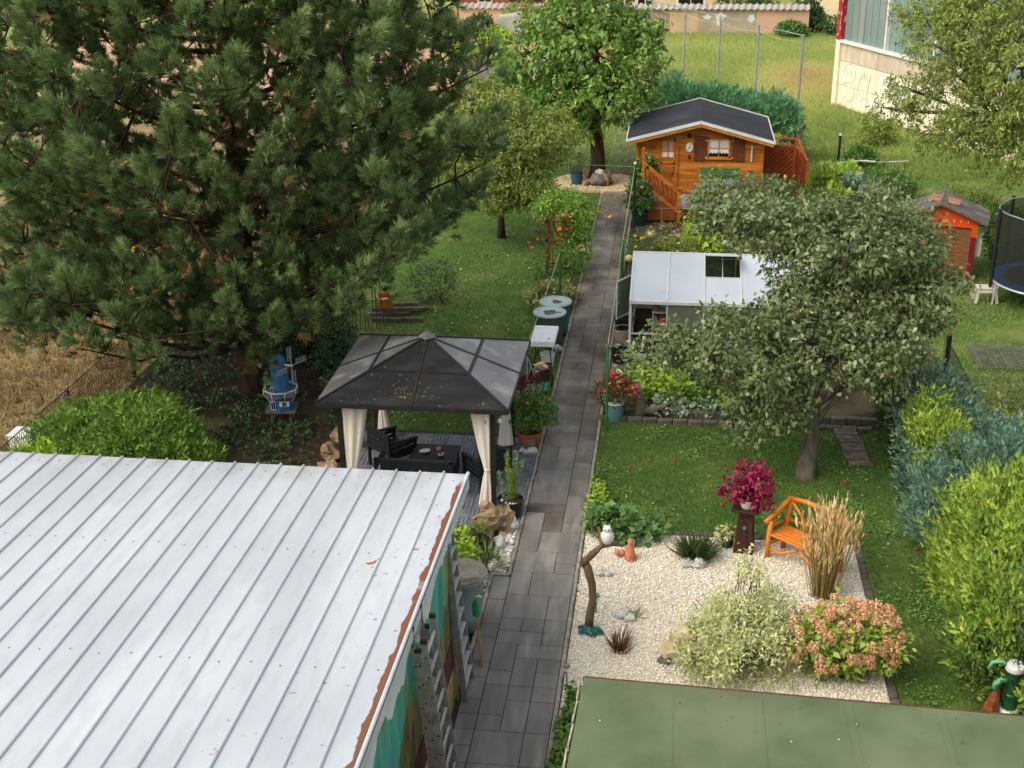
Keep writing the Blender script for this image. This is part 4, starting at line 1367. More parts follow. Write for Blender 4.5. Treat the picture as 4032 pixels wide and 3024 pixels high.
m_rust = M('rusty_wire', '#4d3f36', '#352a24', 6, .8)
for k in range(5):
    MB().box((0, k * 3.2 + .4, .52), (.07, .07, 1.1)).build('post', m_wood_gr if k == 1 else m_rust, fence)
MB().tube([(0, 0, 1.02), (0, 14, 1.02)], .012, 5).build('top_rail', m_rust, fence)
wm = MB()
for k in range(150):
    y0 = k * .095 - .5
    for s in (1, -1):
        a, b = (0, y0 + (0 if s > 0 else .5), .05), (0, y0 + (.5 if s > 0 else 0), 1.0)
        wm.beam(a, b, .007, .007, (1, 0, 0))
q = wm.build('wire_mesh', m_rust, fence)
q['kind'] = 'stuff'
bxm = thing('white_box', 'white box with a dark latch standing at the wire fence', 'box', (-12.55, 21.75, 0))
MB().box((0, 0, .22), (.75, .4, .44)).build('body', m_white, bxm, bevel=.02)
MB().box((0, 0, .45), (.79, .44, .03)).build('lid', m_white, bxm, bevel=.01)
MB().box((.08, -.21, .3), (.07, .02, .08)).build('latch', m_black, bxm)

wmill = thing('garden_windmill', 'blue model windmill with white balcony and sails under the pine', 'windmill', (-7.98, 23.75, .34), R(8))
m_wb = M('windmill_blue', '#3f78a8', '#326591', 5, .6, .1, vary=.05)
MB().lathe([(.30, 0), (.30, .03), (.27, .03), (.245, .30), (.25, .30)], 8).build('base', m_wb, wmill)
MB().lathe([(.36, .30), (.37, .315), (.37, .335), (.2, .335)], 8).build('balcony', m_stone_g, wmill)
for k in range(8):
    a = math.pi / 8 + k * math.pi / 4
    a2 = a + math.pi / 4
    p, q = (math.cos(a) * .36, math.sin(a) * .36), (math.cos(a2) * .36, math.sin(a2) * .36)
    MB().beam((p[0], p[1], .335), (p[0], p[1], .43), .016, .016).build('baluster', m_white, wmill)
    MB().beam((p[0], p[1], .425), (q[0], q[1], .425), .018, .026).build('rail', m_white, wmill)
    MB().beam((p[0] * .6, p[1] * .6, .12), (p[0] * .97, p[1] * .97, .30), .014, .014).build('bracket', m_white, wmill)
for k in range(10):
    z0, z1 = .335 + k * .062, .335 + (k + 1) * .062
    r0, r1 = .225 - .0085 * k, .225 - .0085 * (k + 1)
    MB().lathe([(r0 + .008, z0), (r1 + .002, z1 - .001)], 8).build('clapboard', m_wb, wmill)
MB().lathe([(.15, .955), (.16, .97), (.15, 1.04), (.09, 1.13), (0, 1.17)], 8).build('cap', m_wb, wmill)
def mwin(x, z, w_, h_, r_, sh=False):
    t = MB().box((x, -r_, z), (w_, .014, h_)).build('window', m_white, wmill)
    for s in (-1, 1):
        MB().box((x + s * w_ * .22, -r_ - .006, z), (w_ * .34, .008, h_ * .8)).build('pane', m_glassy, t)
    if sh:
        for s in (-1, 1):
            MB().box((x + s * w_ * .85, -r_ + .004, z), (w_ * .55, .012, h_)).build('shutter', m_white, t)
mwin(.10, .16, .09, .12, .262, True)
mwin(-.13, .13, .10, .20, .262)
mwin(-.13, .47, .08, .11, .215)
MB().tube([(.13, -.05, .96), (.32, -.20, .99)], .02, 8).build('axle', m_white, wmill)
for k in range(4):
    a = k * math.pi / 2 + .02
    u = Vector((.6 * math.sin(a), .8 * math.sin(a), math.cos(a))).normalized()
    w_ = Vector((.80, -.60, 0)).cross(u).normalized()
    c0 = Vector((.30, -.18, .985))
    sl = MB().beam(c0, c0 + u * .42, .014, .014)
    for s in (.2, 1.0):
        sl.beam(c0 + u * .12 + w_ * .1 * s, c0 + u * .42 + w_ * .1 * s, .008, .010)
    for j in range(6):
        q = c0 + u * (.14 + j * .053)
        sl.beam(q, q + w_ * .1, .012, .012)
    sl.build('sail', M('weathered_sail', '#a9b6c0', '#97a5b0', 4, .7), wmill)
for sx in (-.18, .18):
    for sy in (-.15, .15):
        MB().tube([(sx, sy, .0), (sx * 1.1, sy * 1.1, -.36)], .025, 6).build('support_leg', m_wood_gr, wmill)
MB().box((0, 0, -.03), (.62, .56, .04)).build('platform', m_wood_gr, wmill)

plant('ivy_hedge', 'dark ivy-covered hedge behind the windmill below the pine', 'hedge', (-8.4, 27.4, 0), [(-8.3, 27.3, .8, 1.1, .7, .85), (-9.6, 28.0, .9, 1.2, .8, 1.0), (-7.4, 26.4, .55, .6, .8, .6), (-7.0, 25.4, .3, .5, .7, .4)], 2600, 5, .085, TL(.8), m_ivy, m_bark, .03, twig=.14, shell=.6)
gcv = link('ground_cover', mesh_np('ground_cover', [foliage([(-8.2, 22.6, 0, 1.7, 1.6, .22), (-7.4, 20.6, 0, 1.3, 1.2, .2), (-6.6, 24.2, 0, .6, 1.2, .18), (-8.8, 24.6, 0, 1.2, 1.2, .25), (-10.8, 23.5, 0, 1.4, 2.2, .3), (-10.6, 26.5, 0, 1.5, 2.0, .35)], 4200, 4, .085, TL(.7), twig=.12, shell=.1, zmin=.0)], m_ivy))
gcv['kind'] = 'stuff'
for i, (x, y_, dx, dz) in enumerate(((-6.35, 22.6, .5, .36), (-6.5, 22.05, .42, .26), (-6.42, 21.4, .45, .22), (-6.5, 20.7, .4, .2))):
    rock('boulder', ['tall brown boulder behind the left gazebo curtain', 'rounded brown boulder second in the row left of the deck', 'flat brown boulder third in the row left of the deck', 'low brown boulder nearest the garage left of the deck'][i], (x, y_, 0), (dx, dx * .8, dz * 1.6), m_stone_b, 40 + i)
# firewood corner
oc = thing('orange_crate', 'bright orange wooden crate by the stakes at the lawn edge', 'crate', (-7.2, 30.2, .35), R(20))
m_oc = M('orange_crate_wood', '#d2852e', '#b86f22', 5, .7)
for s in (-1, 1):
    MB().box((s * .17, 0, .12), (.02, .5, .24)).build('board', m_oc, oc)
    MB().box((0, s * .25, .12), (.34, .02, .24)).build('board', m_oc, oc)
MB().box((0, 0, .01), (.34, .5, .02)).build('floor', m_oc, oc)
MB().box((0, .1, .07), (.2, .2, .1)).build('contents', m_white, oc)
ws = thing('log_pile', 'pile of sawn logs and planks under the orange crate', 'log pile', (-7.1, 30.2, 0))
for k in range(7):
    MB().beam((-.4 + rnd.uniform(-.1, .1), -.3 + k * .12, .06 + .09 * (k % 3)), (.75 + rnd.uniform(-.3, .3), -.15 + k * .14, .05 + .08 * (k % 3)), .12, .09).rough(.01, 9, k).build('log', m_wood_gr, ws)
stk = thing('stake_row', 'row of thin wooden stakes standing at the end of the ivy hedge', 'stakes', (-7.5, 29.4, 0))
for k in range(9):
    x = -.35 + k * .1
    MB().tube([(x, rnd.uniform(-.1, .1), 0), (x + rnd.uniform(-.06, .06), rnd.uniform(-.1, .1), rnd.uniform(.5, 1.3))], .014, 5).build('stake', m_wood_gr, stk)
plant('shrub', 'dark low shrub at the lawn edge just right of the log pile', 'shrub', (-5.9, 31.4, 0), [(-6.2, 31.6, .5, .7, .6, .55)], 420, 4, .09, TL(.3), m_ivy, m_twig, .012)

# ------------------------------------------------------------------ trees
def tree(name, label, loc, trunk, limbs, lobes, ntw, lpt, size, T, mat, bark, sub=5, r_limb=.07, via=None, **kw):
    t = thing(name, label, 'tree', loc)
    mb = MB()
    pts = [p for p, r_ in trunk]
    mb.tube(pts, [r_ for p, r_ in trunk], 14)
    mb.rough(.03, 5, 3)
    lb = off(lobes, loc)
    top = pts[-1]
    for i, (a, b, c, x, y_, z) in enumerate(lb):
        s = pts[limbs[i % len(limbs)]] if not via or i not in via else lb[via[i]][:3]
        wood(mb, s, [(a, b, c)], r_limb * rnd.uniform(.8, 1.2), r_limb * .45, 7)
        wood(mb, (a, b, c), [(a + math.sin(k * 2.4 + i) * x * .85, b + math.cos(k * 2.4 + i) * y_ * .85, c + rnd.uniform(-.6, .8) * z) for k in range(sub)], r_limb * .45, .006, 5)
    mb.build('trunk', bark, t, smooth=True)
    link('crown', mesh_np('crown', [foliage(lb, ntw, lpt, size, T, **kw)], mat), t)
    return t

# -- apple tree
AP = [(3.2, 23.3, 4.2, 1.45, 1.5, .95), (1.6, 23.9, 4.65, 1.15, 1.1, .5), (4.05, 23.1, 3.4, 1.0, 1.2, .95), (2.95, 22.5, 2.9, 1.4, 1.4, .9), (1.15, 22.2, 2.5, 1.25, 1.2, .72),
      (.15, 22.2, 2.45, .85, .8, .45), (3.8, 22.5, 2.45, 1.0, 1.0, .75), (2.05, 21.9, 1.95, .95, .8, .6), (4.35, 23.7, 4.35, .65, .8, .55), (2.3, 22.3, 3.3, .55, .8, .5), (3.7, 23.8, 4.65, .9, .9, .5), (.9, 24.2, 4.75, .6, .7, .35), (1.6, 21.7, 1.35, .45, .4, .4), (4.75, 23.2, 3.7, .5, .7, .5)]
AP = [(a, b, c, x * 1.09, y_ * 1.06, z * 1.06) for a, b, c, x, y_, z in AP]
apple = tree('apple_tree', 'large old apple tree with grey-green leaves in front of the greenhouse', (2.69, 22.3, 0),
             [((0, 0, -.05), .26), ((.0, 0, .1), .20), ((.03, .02, .5), .155), ((.06, .05, .95), .14), ((.0, .1, 1.35), .13), ((-.1, .2, 1.8), .12)], [3, 4, 5], AP, 6600, 9, .112, T_curl(.55), m_apple, m_bark2,
             r_limb=.065, via={1: 0, 11: 1, 8: 0, 10: 0}, twig=.30, droop=.35, shell=.35, lump=.42, gap=.2, up=.4, keep_in=.35)
apm = MB().sphere((0, 0, 0), .034, 9, 7, (1, 1, .88)).mesh('apple', m_apl, True)
for x, y_, z in onshell(off(AP, (2.69, 22.3, 0)), 18):
    link('apple', apm, apple, (x, y_ - .04, z))
GA = [(2530, 1725), (2465, 1750), (2795, 1670), (2960, 1800), (2872, 1900), (3045, 1947), (3045, 1975), (2808, 2072), (2850, 2080), (3380, 2010), (3555, 2059), (3090, 1560), (3305, 1595), (2890, 1760), (2690, 1735)]
FALL = [(-.28, 22.62), (-.66, 22.28), (.70, 23.25), (1.57, 21.9), (1.08, 20.95), (1.98, 20.62), (1.98, 20.35), (.82, 19.62), (1.03, 19.6), (3.55, 20.1), (4.32, 19.7), (2.5, 21.5), (3.4, 22.1), (1.2, 22.4), (.2, 22.7)]
wh = ['on the lawn near the path', 'on the bare lawn by the green pole', 'at the foot of the stone border', 'on the lawn left of the apple trunk', 'left of the magenta coleus', 'between coleus pillar and orange bench, farther', 'between coleus pillar and orange bench, nearer',
      'behind the gravel bed left of the pillar', 'close to the small dark pot', 'on the lawn right of the straw grass', 'at the foot of the cypress hedge', 'right under the crown left of the trunk', 'on the grass right of the apple trunk', 'on the lawn ahead of the border', 'on the open lawn centre']
for (x, y_), w_ in zip(FALL, wh):
    tag(link('fallen_apple', apm, None, (x, y_, .035)), 'fallen red apple lying ' + w_, 'apple', 'fallen apples on the lawn')

# -- walnut tree on its round gravel island
WN = [((a + 3.1) * 1.08 - 3.35, b, (c - 3.6) * 1.08 + 3.72, x * 1.12, y_ * 1.1, z * 1.1) for a, b, c, x, y_, z in [(-4.5, 45.0, 4.15, 1.5, 1.5, 1.15), (-2.7, 45.0, 4.3, 1.6, 1.5, 1.2), (-3.5, 45.5, 5.0, 1.5, 1.4, 1.05), (-4.9, 44.8, 3.2, 1.2, 1.2, .8), (-3.4, 44.2, 3.2, 1.5, 1.2, 1.0), (-1.5, 45.0, 3.6, 1.2, 1.3, 1.0),
      (-2.1, 44.3, 2.9, 1.2, 1.1, .75), (-3.9, 44.2, 2.7, 1.0, 1.0, .6), (-2.8, 46.0, 5.6, 1.2, 1.2, .9), (-1.5, 46.2, 4.6, 1.1, 1.1, .8), (-2.9, 44.0, 2.35, .8, .7, .4)]]
tree('walnut_tree', 'broad walnut tree with thick scarred trunk on a round gravel patch', (-2.76, 44.75, 0),
     [((0, 0, -.05), .36), ((0, 0, .15), .29), ((.05, .0, .8), .25), ((.0, .05, 1.4), .235), ((-.12, .1, 2.0), .23), ((-.15, .1, 2.6), .22)], [4, 5], WN, 2700, 8, .20, T_curl(.55), m_walnut, m_bark,
     r_limb=.12, twig=.34, droop=.75, shell=.5, lump=.42, up=.2, leafup=.7, gap=.14)
disc = MB()
disc.prism([(-2.75 + 1.62 * math.cos(a), 44.75 + 1.5 * math.sin(a)) for a in [i * math.pi / 24 for i in range(48)]], .008, 'z', -.008)
struct('gravel_circle', disc, M('beige_gravel_base', '#c4ad8c', '#a8906e', 40, .9, .4, 60))
pebbles('gravel', 9000, lambda n: (lambda q: q[((q[:, 0] + 2.75) / 1.6) ** 2 + ((q[:, 1] - 44.75) / 1.48) ** 2 < 1])(rect(-4.4, -1.1, 43.2, 46.3)(n)), .035, m_beige)
for i, (x, y_, w_, h_) in enumerate(((-3.12, 44.3, .26, .75), (-2.72, 44.22, .5, .55), (-2.42, 44.3, .33, .5), (-2.3, 44.5, .25, .7))):
    rock('tree_stone', ['tall narrow stone at the left foot of the walnut trunk', 'broad pale stone at the front of the walnut trunk', 'brown rounded stone right of the broad pale stone', 'narrow upright stone on the right of the walnut trunk'][i], (x, y_, 0), (w_, w_ * .7, h_), m_stone_g if i % 2 else m_stone_b, 60 + i)
ow = rock('moss_ornament', 'small pale stone figure set against the walnut trunk', (-2.60, 44.38, .32), (.34, .2, .32), m_stone_w, 70, 'ornament')
pt = pot('flower_pot', 'dark blue pot with a single red rose beside the walnut trunk', 'plant pot', (-3.42, 44.5, 0), .27, .2, .4, m_bluepot)
link('rose', mesh_np('rose', [foliage([(0, 0, .62, .25, .25, .25)], 110, 4, .07, TL(.6))], m_ivy), pt)
MB().tube([(0, 0, .35), (.05, 0, .7), (.06, 0, 1.05)], .01, 5).build('stem', m_stem, pt)
blooms(pt, [m_redfl], [(.06, 0, 1.07), (.05, -.05, 1.04)], .08, 9)

# -- small cherry tree left of the walnut
CL = [((a + 5.2) * 1.1 - 5.1, b, (c - 2.6) * 1.1 + 2.75, x * 1.12, y_ * 1.1, z * 1.12) for a, b, c, x, y_, z in [(-5.5, 38.0, 3.3, 1.15, 1.2, .8), (-4.45, 37.2, 2.85, 1.15, 1.1, .75), (-6.2, 37.2, 2.55, 1.1, 1.1, .75), (-4.6, 36.7, 1.95, .95, .9, .65), (-3.95, 38.2, 2.95, .8, .8, .6), (-6.1, 38.6, 3.7, .85, .9, .6), (-5.4, 36.8, 2.5, .9, .9, .6), (-5.3, 36.4, 1.5, .6, .6, .4)]]
tree('cherry_tree', 'small bushy cherry tree on the lawn between pine and walnut', (-5.2, 37.6, 0), [((0, 0, -.05), .14), ((0, 0, .5), .10), ((.05, 0, 1.1), .09), ((.0, .1, 1.6), .08)], [2, 3], CL, 4600, 8, .13, T_leaf(.4), m_cherry, m_bark,
     r_limb=.05, twig=.28, droop=.8, shell=.4, up=.2, leafup=.5)
# -- big cherry at the right edge
CR = [(8.3, 38.0, 6.2, 1.5, 1.5, .8), (9.3, 37.2, 5.3, 1.7, 1.6, 1.0), (7.3, 38.0, 5.7, 1.1, 1.1, .55), (8.8, 37.0, 4.05, 1.6, 1.4, .8), (6.7, 38.0, 4.5, .95, .8, .42), (6.2, 38.2, 3.95, .75, .7, .32), (9.6, 36.6, 3.1, 1.5, 1.3, .75), (7.9, 37.2, 3.5, 1.1, 1.0, .55),
      (6.9, 39.0, 6.4, 1.1, 1.0, .5), (10.5, 38, 6.6, 1.8, 1.6, 1.2), (8.2, 38.5, 7.2, 1.6, 1.5, .8), (7.0, 38.0, 3.3, .55, .6, .25), (7.9, 38.2, 4.9, 1.0, 1.0, .5)]
tree('cherry_tree', 'tall cherry tree reaching in from the right edge before the hall', (10.6, 38.6, 0), [((0, 0, -.05), .28), ((0, 0, 1.0), .22), ((-.1, 0, 2.2), .20), ((-.2, 0, 3.4), .17)], [2, 3], CR, 4400, 9, .125, T_leaf(.42), m_cherry, m_bark2,
     r_limb=.08, twig=.34, droop=.75, shell=.2, up=.1, leafup=.5, keep_in=.6, gap=.2)

# -- the pine
def pine(loc, label):
    """old pine: limbs ending in many domed pads of needle shoots"""
    t = thing('pine_tree', label, 'tree', loc)
    g = random.Random(21)
    wd = MB()
    TP = [(0, 0, -.05), (.02, .0, .4), (.0, .05, 3), (.15, .1, 6), (.1, .1, 9), (0, .1, 13)]
    wd.tube(TP, [.38, .30, .26, .21, .14, .03], 12)
    def env(z):
        return 5.3 if z < 2.6 else (5.8 if z < 6.5 else 5.8 - (z - 6.5) * .45)
    pads = []
    tries = 0
    while len(pads) < 620 and tries < 60000:
        tries += 1
        z = g.uniform(1.5, 11.2)
        a = g.uniform(0, 2 * math.pi)
        rho = env(z) * math.sqrt(g.uniform(.06, 1))
        p = Vector((math.cos(a) * rho, math.sin(a) * rho * .72, z + rho * .05))
        X, Y = p.x + loc[0], p.y + loc[1]
        zmin = (.9 if X < -9.8 else 1.5) if X < -8.2 else 1.6 + (X + 8.2) * .62
        if p.z < zmin or (X > -6.6 and Y < 23.9 and p.z < 3.3) or (p.z < 2.2 and Y < 22.6):
            continue
        if noise.noise(p * .55 + Vector((4, 2, 1))) < -.36:
            continue
        if any((p - q).length < .50 for q in pads):
            continue
        pads.append(p)
    # dense front of the crown before the trunk
    tries = 0
    while tries < 9000 and len(pads) < 800:
        tries += 1
        p = Vector((g.uniform(-4.2, 4.2), g.uniform(-2.9, -.2), g.uniform(2.1, 9.5)))
        X, Y = p.x + loc[0], p.y + loc[1]
        if (X > -6.6 and Y < 23.9 and p.z < 3.4) or p.z < 2.0 + max(0, X + 8.2) * .6 or any((p - q).length < .46 for q in pads):
            continue
        if noise.noise(p * .7 + Vector((1, 7, 3))) < -.25:
            continue
        pads.append(p)
    # main limbs to some outer pads; the others join the nearest limb
    order = sorted(pads, key=lambda q: -math.hypot(q.x, q.y / .72) / env(q.z))
    limbs = []
    for q in order:
        if len(limbs) >= 62:
            break
        if all((q - e[-1]).length > 1.25 for e in limbs):
            b = Vector((.05, .07, max(1.2, q.z - .35 * math.hypot(q.x, q.y) - g.uniform(0, .5))))
            pts = []
            for i in range(8):
                s = i / 7
                w = b.lerp(q - Vector((0, 0, .12)), s)
                w.z -= .10 * math.sin(math.pi * s) * (q - b).length * .6
                w += Vector((g.uniform(-1, 1), g.uniform(-1, 1), g.uniform(-.6, .6))) * .10 * (0 < i < 7)
                pts.append(w)
            r0 = .03 + .007 * (q - b).length
            wd.tube(pts, [r0 * (1 - .8 * i / 7) for i in range(8)], 6)
            limbs.append(pts)
    allp = [p for e in limbs for p in e[2:]]
    ap = np.array([tuple(p) for p in allp])
    P, D, A = [], [], []
    for q in pads:
        k = int(np.argmin(np.linalg.norm(ap - np.array(q), axis=1)))
        e = allp[k]
        m = e.lerp(q, .5) + Vector((g.uniform(-.1, .1), g.uniform(-.1, .1), -.06))
        wd.tube([e, m, q - Vector((0, 0, .1))], [.022, .017, .010], 5)
        out = Vector((q.x, q.y, 0)).normalized()
        hh, R0 = g.uniform(.45, 1.05), g.uniform(.24, .40)
        outer = math.hypot(q.x, q.y / .72) / env(q.z)
        axis = (out * g.uniform(.1, .8) + Vector((g.uniform(-.3, .3), g.uniform(-.3, .3), 1))).normalized()
        n = int(14 + 26 * hh)
        for _ in range(n):
            u = g.random() ** .8
            d = Vector((g.gauss(0, 1), g.gauss(0, 1), g.gauss(0, .35))).normalized()
            r = R0 * (1.1 - .8 * u) * (.6 + .4 * g.random())
            pos = q + axis * (hh * (u - .35)) + d * r
            P.append(tuple(pos))
            D.append(tuple((d * (.8 - .4 * u) + out * .2 + axis * (.45 + .5 * u)).normalized()))
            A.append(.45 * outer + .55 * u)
            if g.random() < .25:
                wd.tube([q, Vector(pos)], [.008, .005], 3, False)
    # bare dead twigs low in the crown
    for _ in range(70):
        a, z = g.uniform(0, 6.3), g.uniform(1.4, 5)
        b = Vector((math.cos(a) * g.uniform(.3, 3), math.sin(a) * g.uniform(.3, 2.4), z))
        wd.tube([b, b + Vector((g.uniform(-.7, .7), g.uniform(-.7, .7), g.uniform(-.5, .3)))], [.009, .003], 3, False)
    wd.build('trunk', M('pine_bark', '#4a372b', '#2c211a', 7, .95, .8, 20, stretch=(1, 1, .4)), t, smooth=True)
    P, D, A = np.array(P), np.array(D), np.array(A)
    T = [T_tuft(34, s, 1.0, .05) for s in (1, 2, 3)]
    pick = rng.integers(0, 3, len(P))
    tint = np.clip(.02 + .58 * A + .12 * rng.normal(size=len(P)), 0, .68)  # inner and lower shoots darker: crown shade put into the needle colour
    old = (A < .5) & (rng.random(len(P)) < .10)
    tint[old] = rng.uniform(.8, 1.0, old.sum())
    parts = []
    for i in range(3):
        s = pick == i
        parts.append(scatter(T[i], P[s], D[s], rng.normal(size=(s.sum(), 3)), .17 * rng.uniform(.62, 1.3, s.sum()), None, tint[s]))
    link('crown', mesh_np('crown', parts, m_pine), t)
    cm = MB().lathe([(.004, 0), (.028, .02), (.03, .05), (.004, .11)], 7).mesh('cone', M('pine_cone', '#a8794c', '#7d5634', 30, .8))
    for i in rng.choice(len(P), 30, replace=False):
        o = link('cone', cm, t, tuple(P[i] + D[i] * .1))
        o.rotation_euler = (rnd.uniform(-1, 1), rnd.uniform(-1, 1), 0)
    print('pine pads', len(pads), 'shoots', len(P))
    return t
pine((-9.0, 24.9, 0), 'huge dark green pine filling the left of the view')

# ------------------------------------------------------------------ the ornamental gravel bed
dw = thing('driftwood', 'upright crooked driftwood branch at the path edge of the gravel bed', 'driftwood', (-1.05, 16.7, 0))
m_drift = M('driftwood_grey', '#7d6a52', '#5a4936', 9, .9, .6, 24, stretch=(1, 1, .3))
MB().tube([(0, 0, -.03), (.02, 0, .25), (.06, .02, .55), (.05, .04, .8), (-.03, .06, 1.05), (-.08, .08, 1.22)], [.07, .062, .055, .058, .06, .055], 10).rough(.02, 7).build('stem', m_drift, dw, smooth=True)
MB().tube([(-.13, .02, 1.14), (.05, .1, 1.3), (.18, .16, 1.42), (.16, .2, 1.56), (.10, .24, 1.68)], [.05, .055, .045, .04, .025], 9).rough(.015, 8).build('branch', m_drift, dw, smooth=True)
MB().tube([(.18, .16, 1.40), (.34, .2, 1.43), (.52, .22, 1.40)], [.04, .032, .024], 8).rough(.01, 8).build('branch', m_drift, dw, smooth=True)
MB().tube([(.12, .22, 1.60), (.05, .2, 1.72), (-.02, .2, 1.70)], [.025, .022, .014], 7).build('branch', m_wood_dk, dw)
owl = thing('owl_figure', 'white owl figure perched on the driftwood branch', 'figurine', (-.80, 16.88, 1.44))
MB().lathe([(.03, 0), (.07, .02), (.088, .10), (.08, .18), (.055, .215)], 16).build('body', m_white, owl, smooth=True)
MB().sphere((0, -.005, .25), .066, 14, 10, (1, .95, .9)).build('head', m_white, owl, smooth=True)
for s in (-1, 1):
    MB().sphere((s * .024, -.058, .262), .012, 7, 5).build('eye', m_black, owl)
    MB().sphere((s * .082, .01, .11), .05, 9, 7, (.4, .8, 1.5)).build('wing', m_white, owl, smooth=True)
    MB().lathe([(.016, 0), (.0, .035)], 6, (s * .035, 0, .30)).build('ear', m_white, owl)
MB().lathe([(.01, 0), (0, -.02)], 6, (0, -.066, .245)).build('beak', m_yefl, owl)
for i, (x, y_) in enumerate(((-1.12, 16.6), (-1.0, 16.56), (-.90, 16.6))):
    rock('glass_slag', ['dark turquoise slag lump left at the driftwood foot', 'dark turquoise slag lump in the middle at the driftwood foot', 'turquoise slag lump right at the driftwood foot'][i], (x, y_, 0), (.16, .13, .16), M('turquoise_slag', '#2f6a66', '#1d423f', 14, .3, .3, c3='#6d9a94', sc3=18), 80 + i, 'slag')
cat = thing('cat_figure', 'upright terracotta cat figure with a thin neck on the white gravel', 'figurine', (-.5, 18.9, 0))
m_tc = M('pale_terracotta', '#d38a68', '#bf7656', 9, .8, .1)
MB().lathe([(.085, 0), (.095, .02), (.09, .10), (.07, .20), (.045, .29), (.04, .31)], 18).build('body', m_tc, cat, smooth=True)
MB().sphere((0, -.012, .345), .052, 14, 10, (1, 1.05, .9)).build('head', m_tc, cat, smooth=True)
for s in (-1, 1):
    MB().lathe([(.018, 0), (.0, .045)], 5, (s * .03, -.005, .375)).build('ear', m_tc, cat)
    MB().sphere((s * .035, -.085, .02), .03, 8, 6, (.9, 1.4, .8)).build('paw', m_tc, cat, smooth=True)
MB().sphere((0, -.06, .335), .02, 8, 6).build('muzzle', m_tc, cat, smooth=True)
MB().tube([(.07, .05, .02), (.12, -.02, .02), (.09, -.09, .02)], [.018, .016, .012], 7).build('tail', m_tc, cat)
kit = thing('cat_figure', 'small curled terracotta figure lying left of the upright cat', 'figurine', (-.66, 18.98, 0))
MB().sphere((0, 0, .06), .075, 12, 8, (1.2, .9, .8)).build('body', m_tc, kit, smooth=True)
MB().sphere((-.06, -.05, .09), .045, 10, 8).build('head', m_tc, kit, smooth=True)
for s in (-1, 1):
    MB().lathe([(.014, 0), (0, .03)], 5, (-.06 + s * .025, -.05, .125)).build('ear', m_tc, kit)

def clump(name, label, loc, n, ln, r_, mat, cat='grass clump', spread=.5, w=.06, base=None):
    t = thing(name, label, cat, loc)
    pos = np.column_stack([rng.normal(size=n) * r_ * .35, rng.normal(size=n) * r_ * .35, np.zeros(n)])
    ax = nrm(np.column_stack([pos[:, 0] / r_ * spread * 2.2 + rng.normal(size=n) * spread * .4, pos[:, 1] / r_ * spread * 2.2 + rng.normal(size=n) * spread * .4, np.ones(n)]))
    tv = np.array([(-w, 0, 0), (w, 0, 0), (w * .8, .55, .06), (-w * .8, .55, .06), (0, 1, -.10)], float)
    tf = np.array([(0, 1, 2), (0, 2, 3), (3, 2, 4)])
    link('blades', mesh_np('blades', [scatter((tv, tf), pos, ax, rng.normal(size=(n, 3)), ln * rng.uniform(.55, 1.1, n))], mat), t)
    return t
clump('grass_clump', 'dark green tufted grass in the white gravel left of the wooden pillar', (.6, 19.05, 0), 420, .52, .22, m_green_dk, spread=.75, w=.022)
clump('grass_clump', 'small tuft of dark red-brown grass near the front of the gravel', (-.54, 16.2, 0), 90, .42, .12, m_redbr, spread=.5, w=.025)
clump('grass_clump', 'tiny green tuft beside a white stone in the middle of the gravel', (-.34, 17.15, 0), 46, .22, .1, m_spiny, spread=.9, w=.03)
clump('grass_clump', 'tiny grass tuft with white pebbles at the foot of the owl branch', (-.92, 18.35, 0), 30, .16, .06, m_spiny, spread=.7, w=.03)
for i, (x, y_, d) in enumerate(((.44, 18.76, .2), (.62, 18.74, .22), (.72, 18.8, .16), (-.56, 17.1, .2), (-.42, 17.02, .16), (-.98, 18.3, .12), (-.84, 18.28, .13), (-.76, 18.36, .1))):
    rock('white_stone', ['left grey-white stone before the dark tufted grass', 'middle grey-white stone before the dark tufted grass', 'right grey-white stone before the dark tufted grass', 'flat white stone beside the tiny green tuft', 'grey stone right against the tiny green tuft',
                         'left white pebble by the owl branch tuft', 'middle white pebble by the owl branch tuft', 'right white pebble by the owl branch tuft'][i], (x, y_, 0), (d, d * .7, d * .9), m_stone_w, 90 + i, 'stone')
rock('boulder', 'pale yellowish limestone boulder at the edge of the variegated dogwood', (.36, 16.0, 0), (.46, .42, .80), m_stone_y, 111)
rock('boulder', 'small grey stone leaning on the pale limestone boulder', (.12, 15.95, 0), (.16, .14, .26), m_stone_g, 112)
for i, (x, y_) in enumerate(((-.96, 17.2), (-1.26, 15.3))):
    gl = thing('garden_light', ['solar garden light right beside the upright driftwood', 'solar garden light at the curb near the green shed roof'][i], 'garden light', (x, y_, 0))
    MB().tube([(0, 0, 0), (0, 0, .22)], .013, 7).build('stake', m_aludk, gl)
    MB().lathe([(.03, .22), (.042, .24), (.045, .30)], 12).build('lens', m_whitep, gl)
    MB().lathe([(.05, .30), (.05, .33), (.02, .35)], 12).build('cap', m_aludk, gl)

# variegated dogwood
DG = [(1.15, 16.35, .6, .78, .6, .6), (.72, 16.2, .45, .6, .55, .42), (1.65, 16.35, .48, .5, .5, .42), (1.2, 16.6, .95, .55, .4, .32), (.48, 16.7, .95, .38, .3, .15), (1.72, 16.75, .85, .38, .32, .2), (1.3, 16.05, .3, .75, .42, .3), (1.25, 16.8, 1.5, .10, .10, .28), (1.12, 16.8, 1.45, .12, .1, .2), (1.42, 16.8, 1.4, .1, .1, .22)]
dg = plant('dogwood_shrub', 'airy cream-variegated dogwood shrub in the gravel bed', 'shrub', (1.24, 16.0, 0), [(a * .88 + .19, b - .42, c * .95, x * .88, y_, z) for a, b, c, x, y_, z in DG], 3300, 5, .072, T_curl(.42), m_varie, m_twig, .013, twig=.24, droop=.35, shell=.25, up=.35, gap=.1)
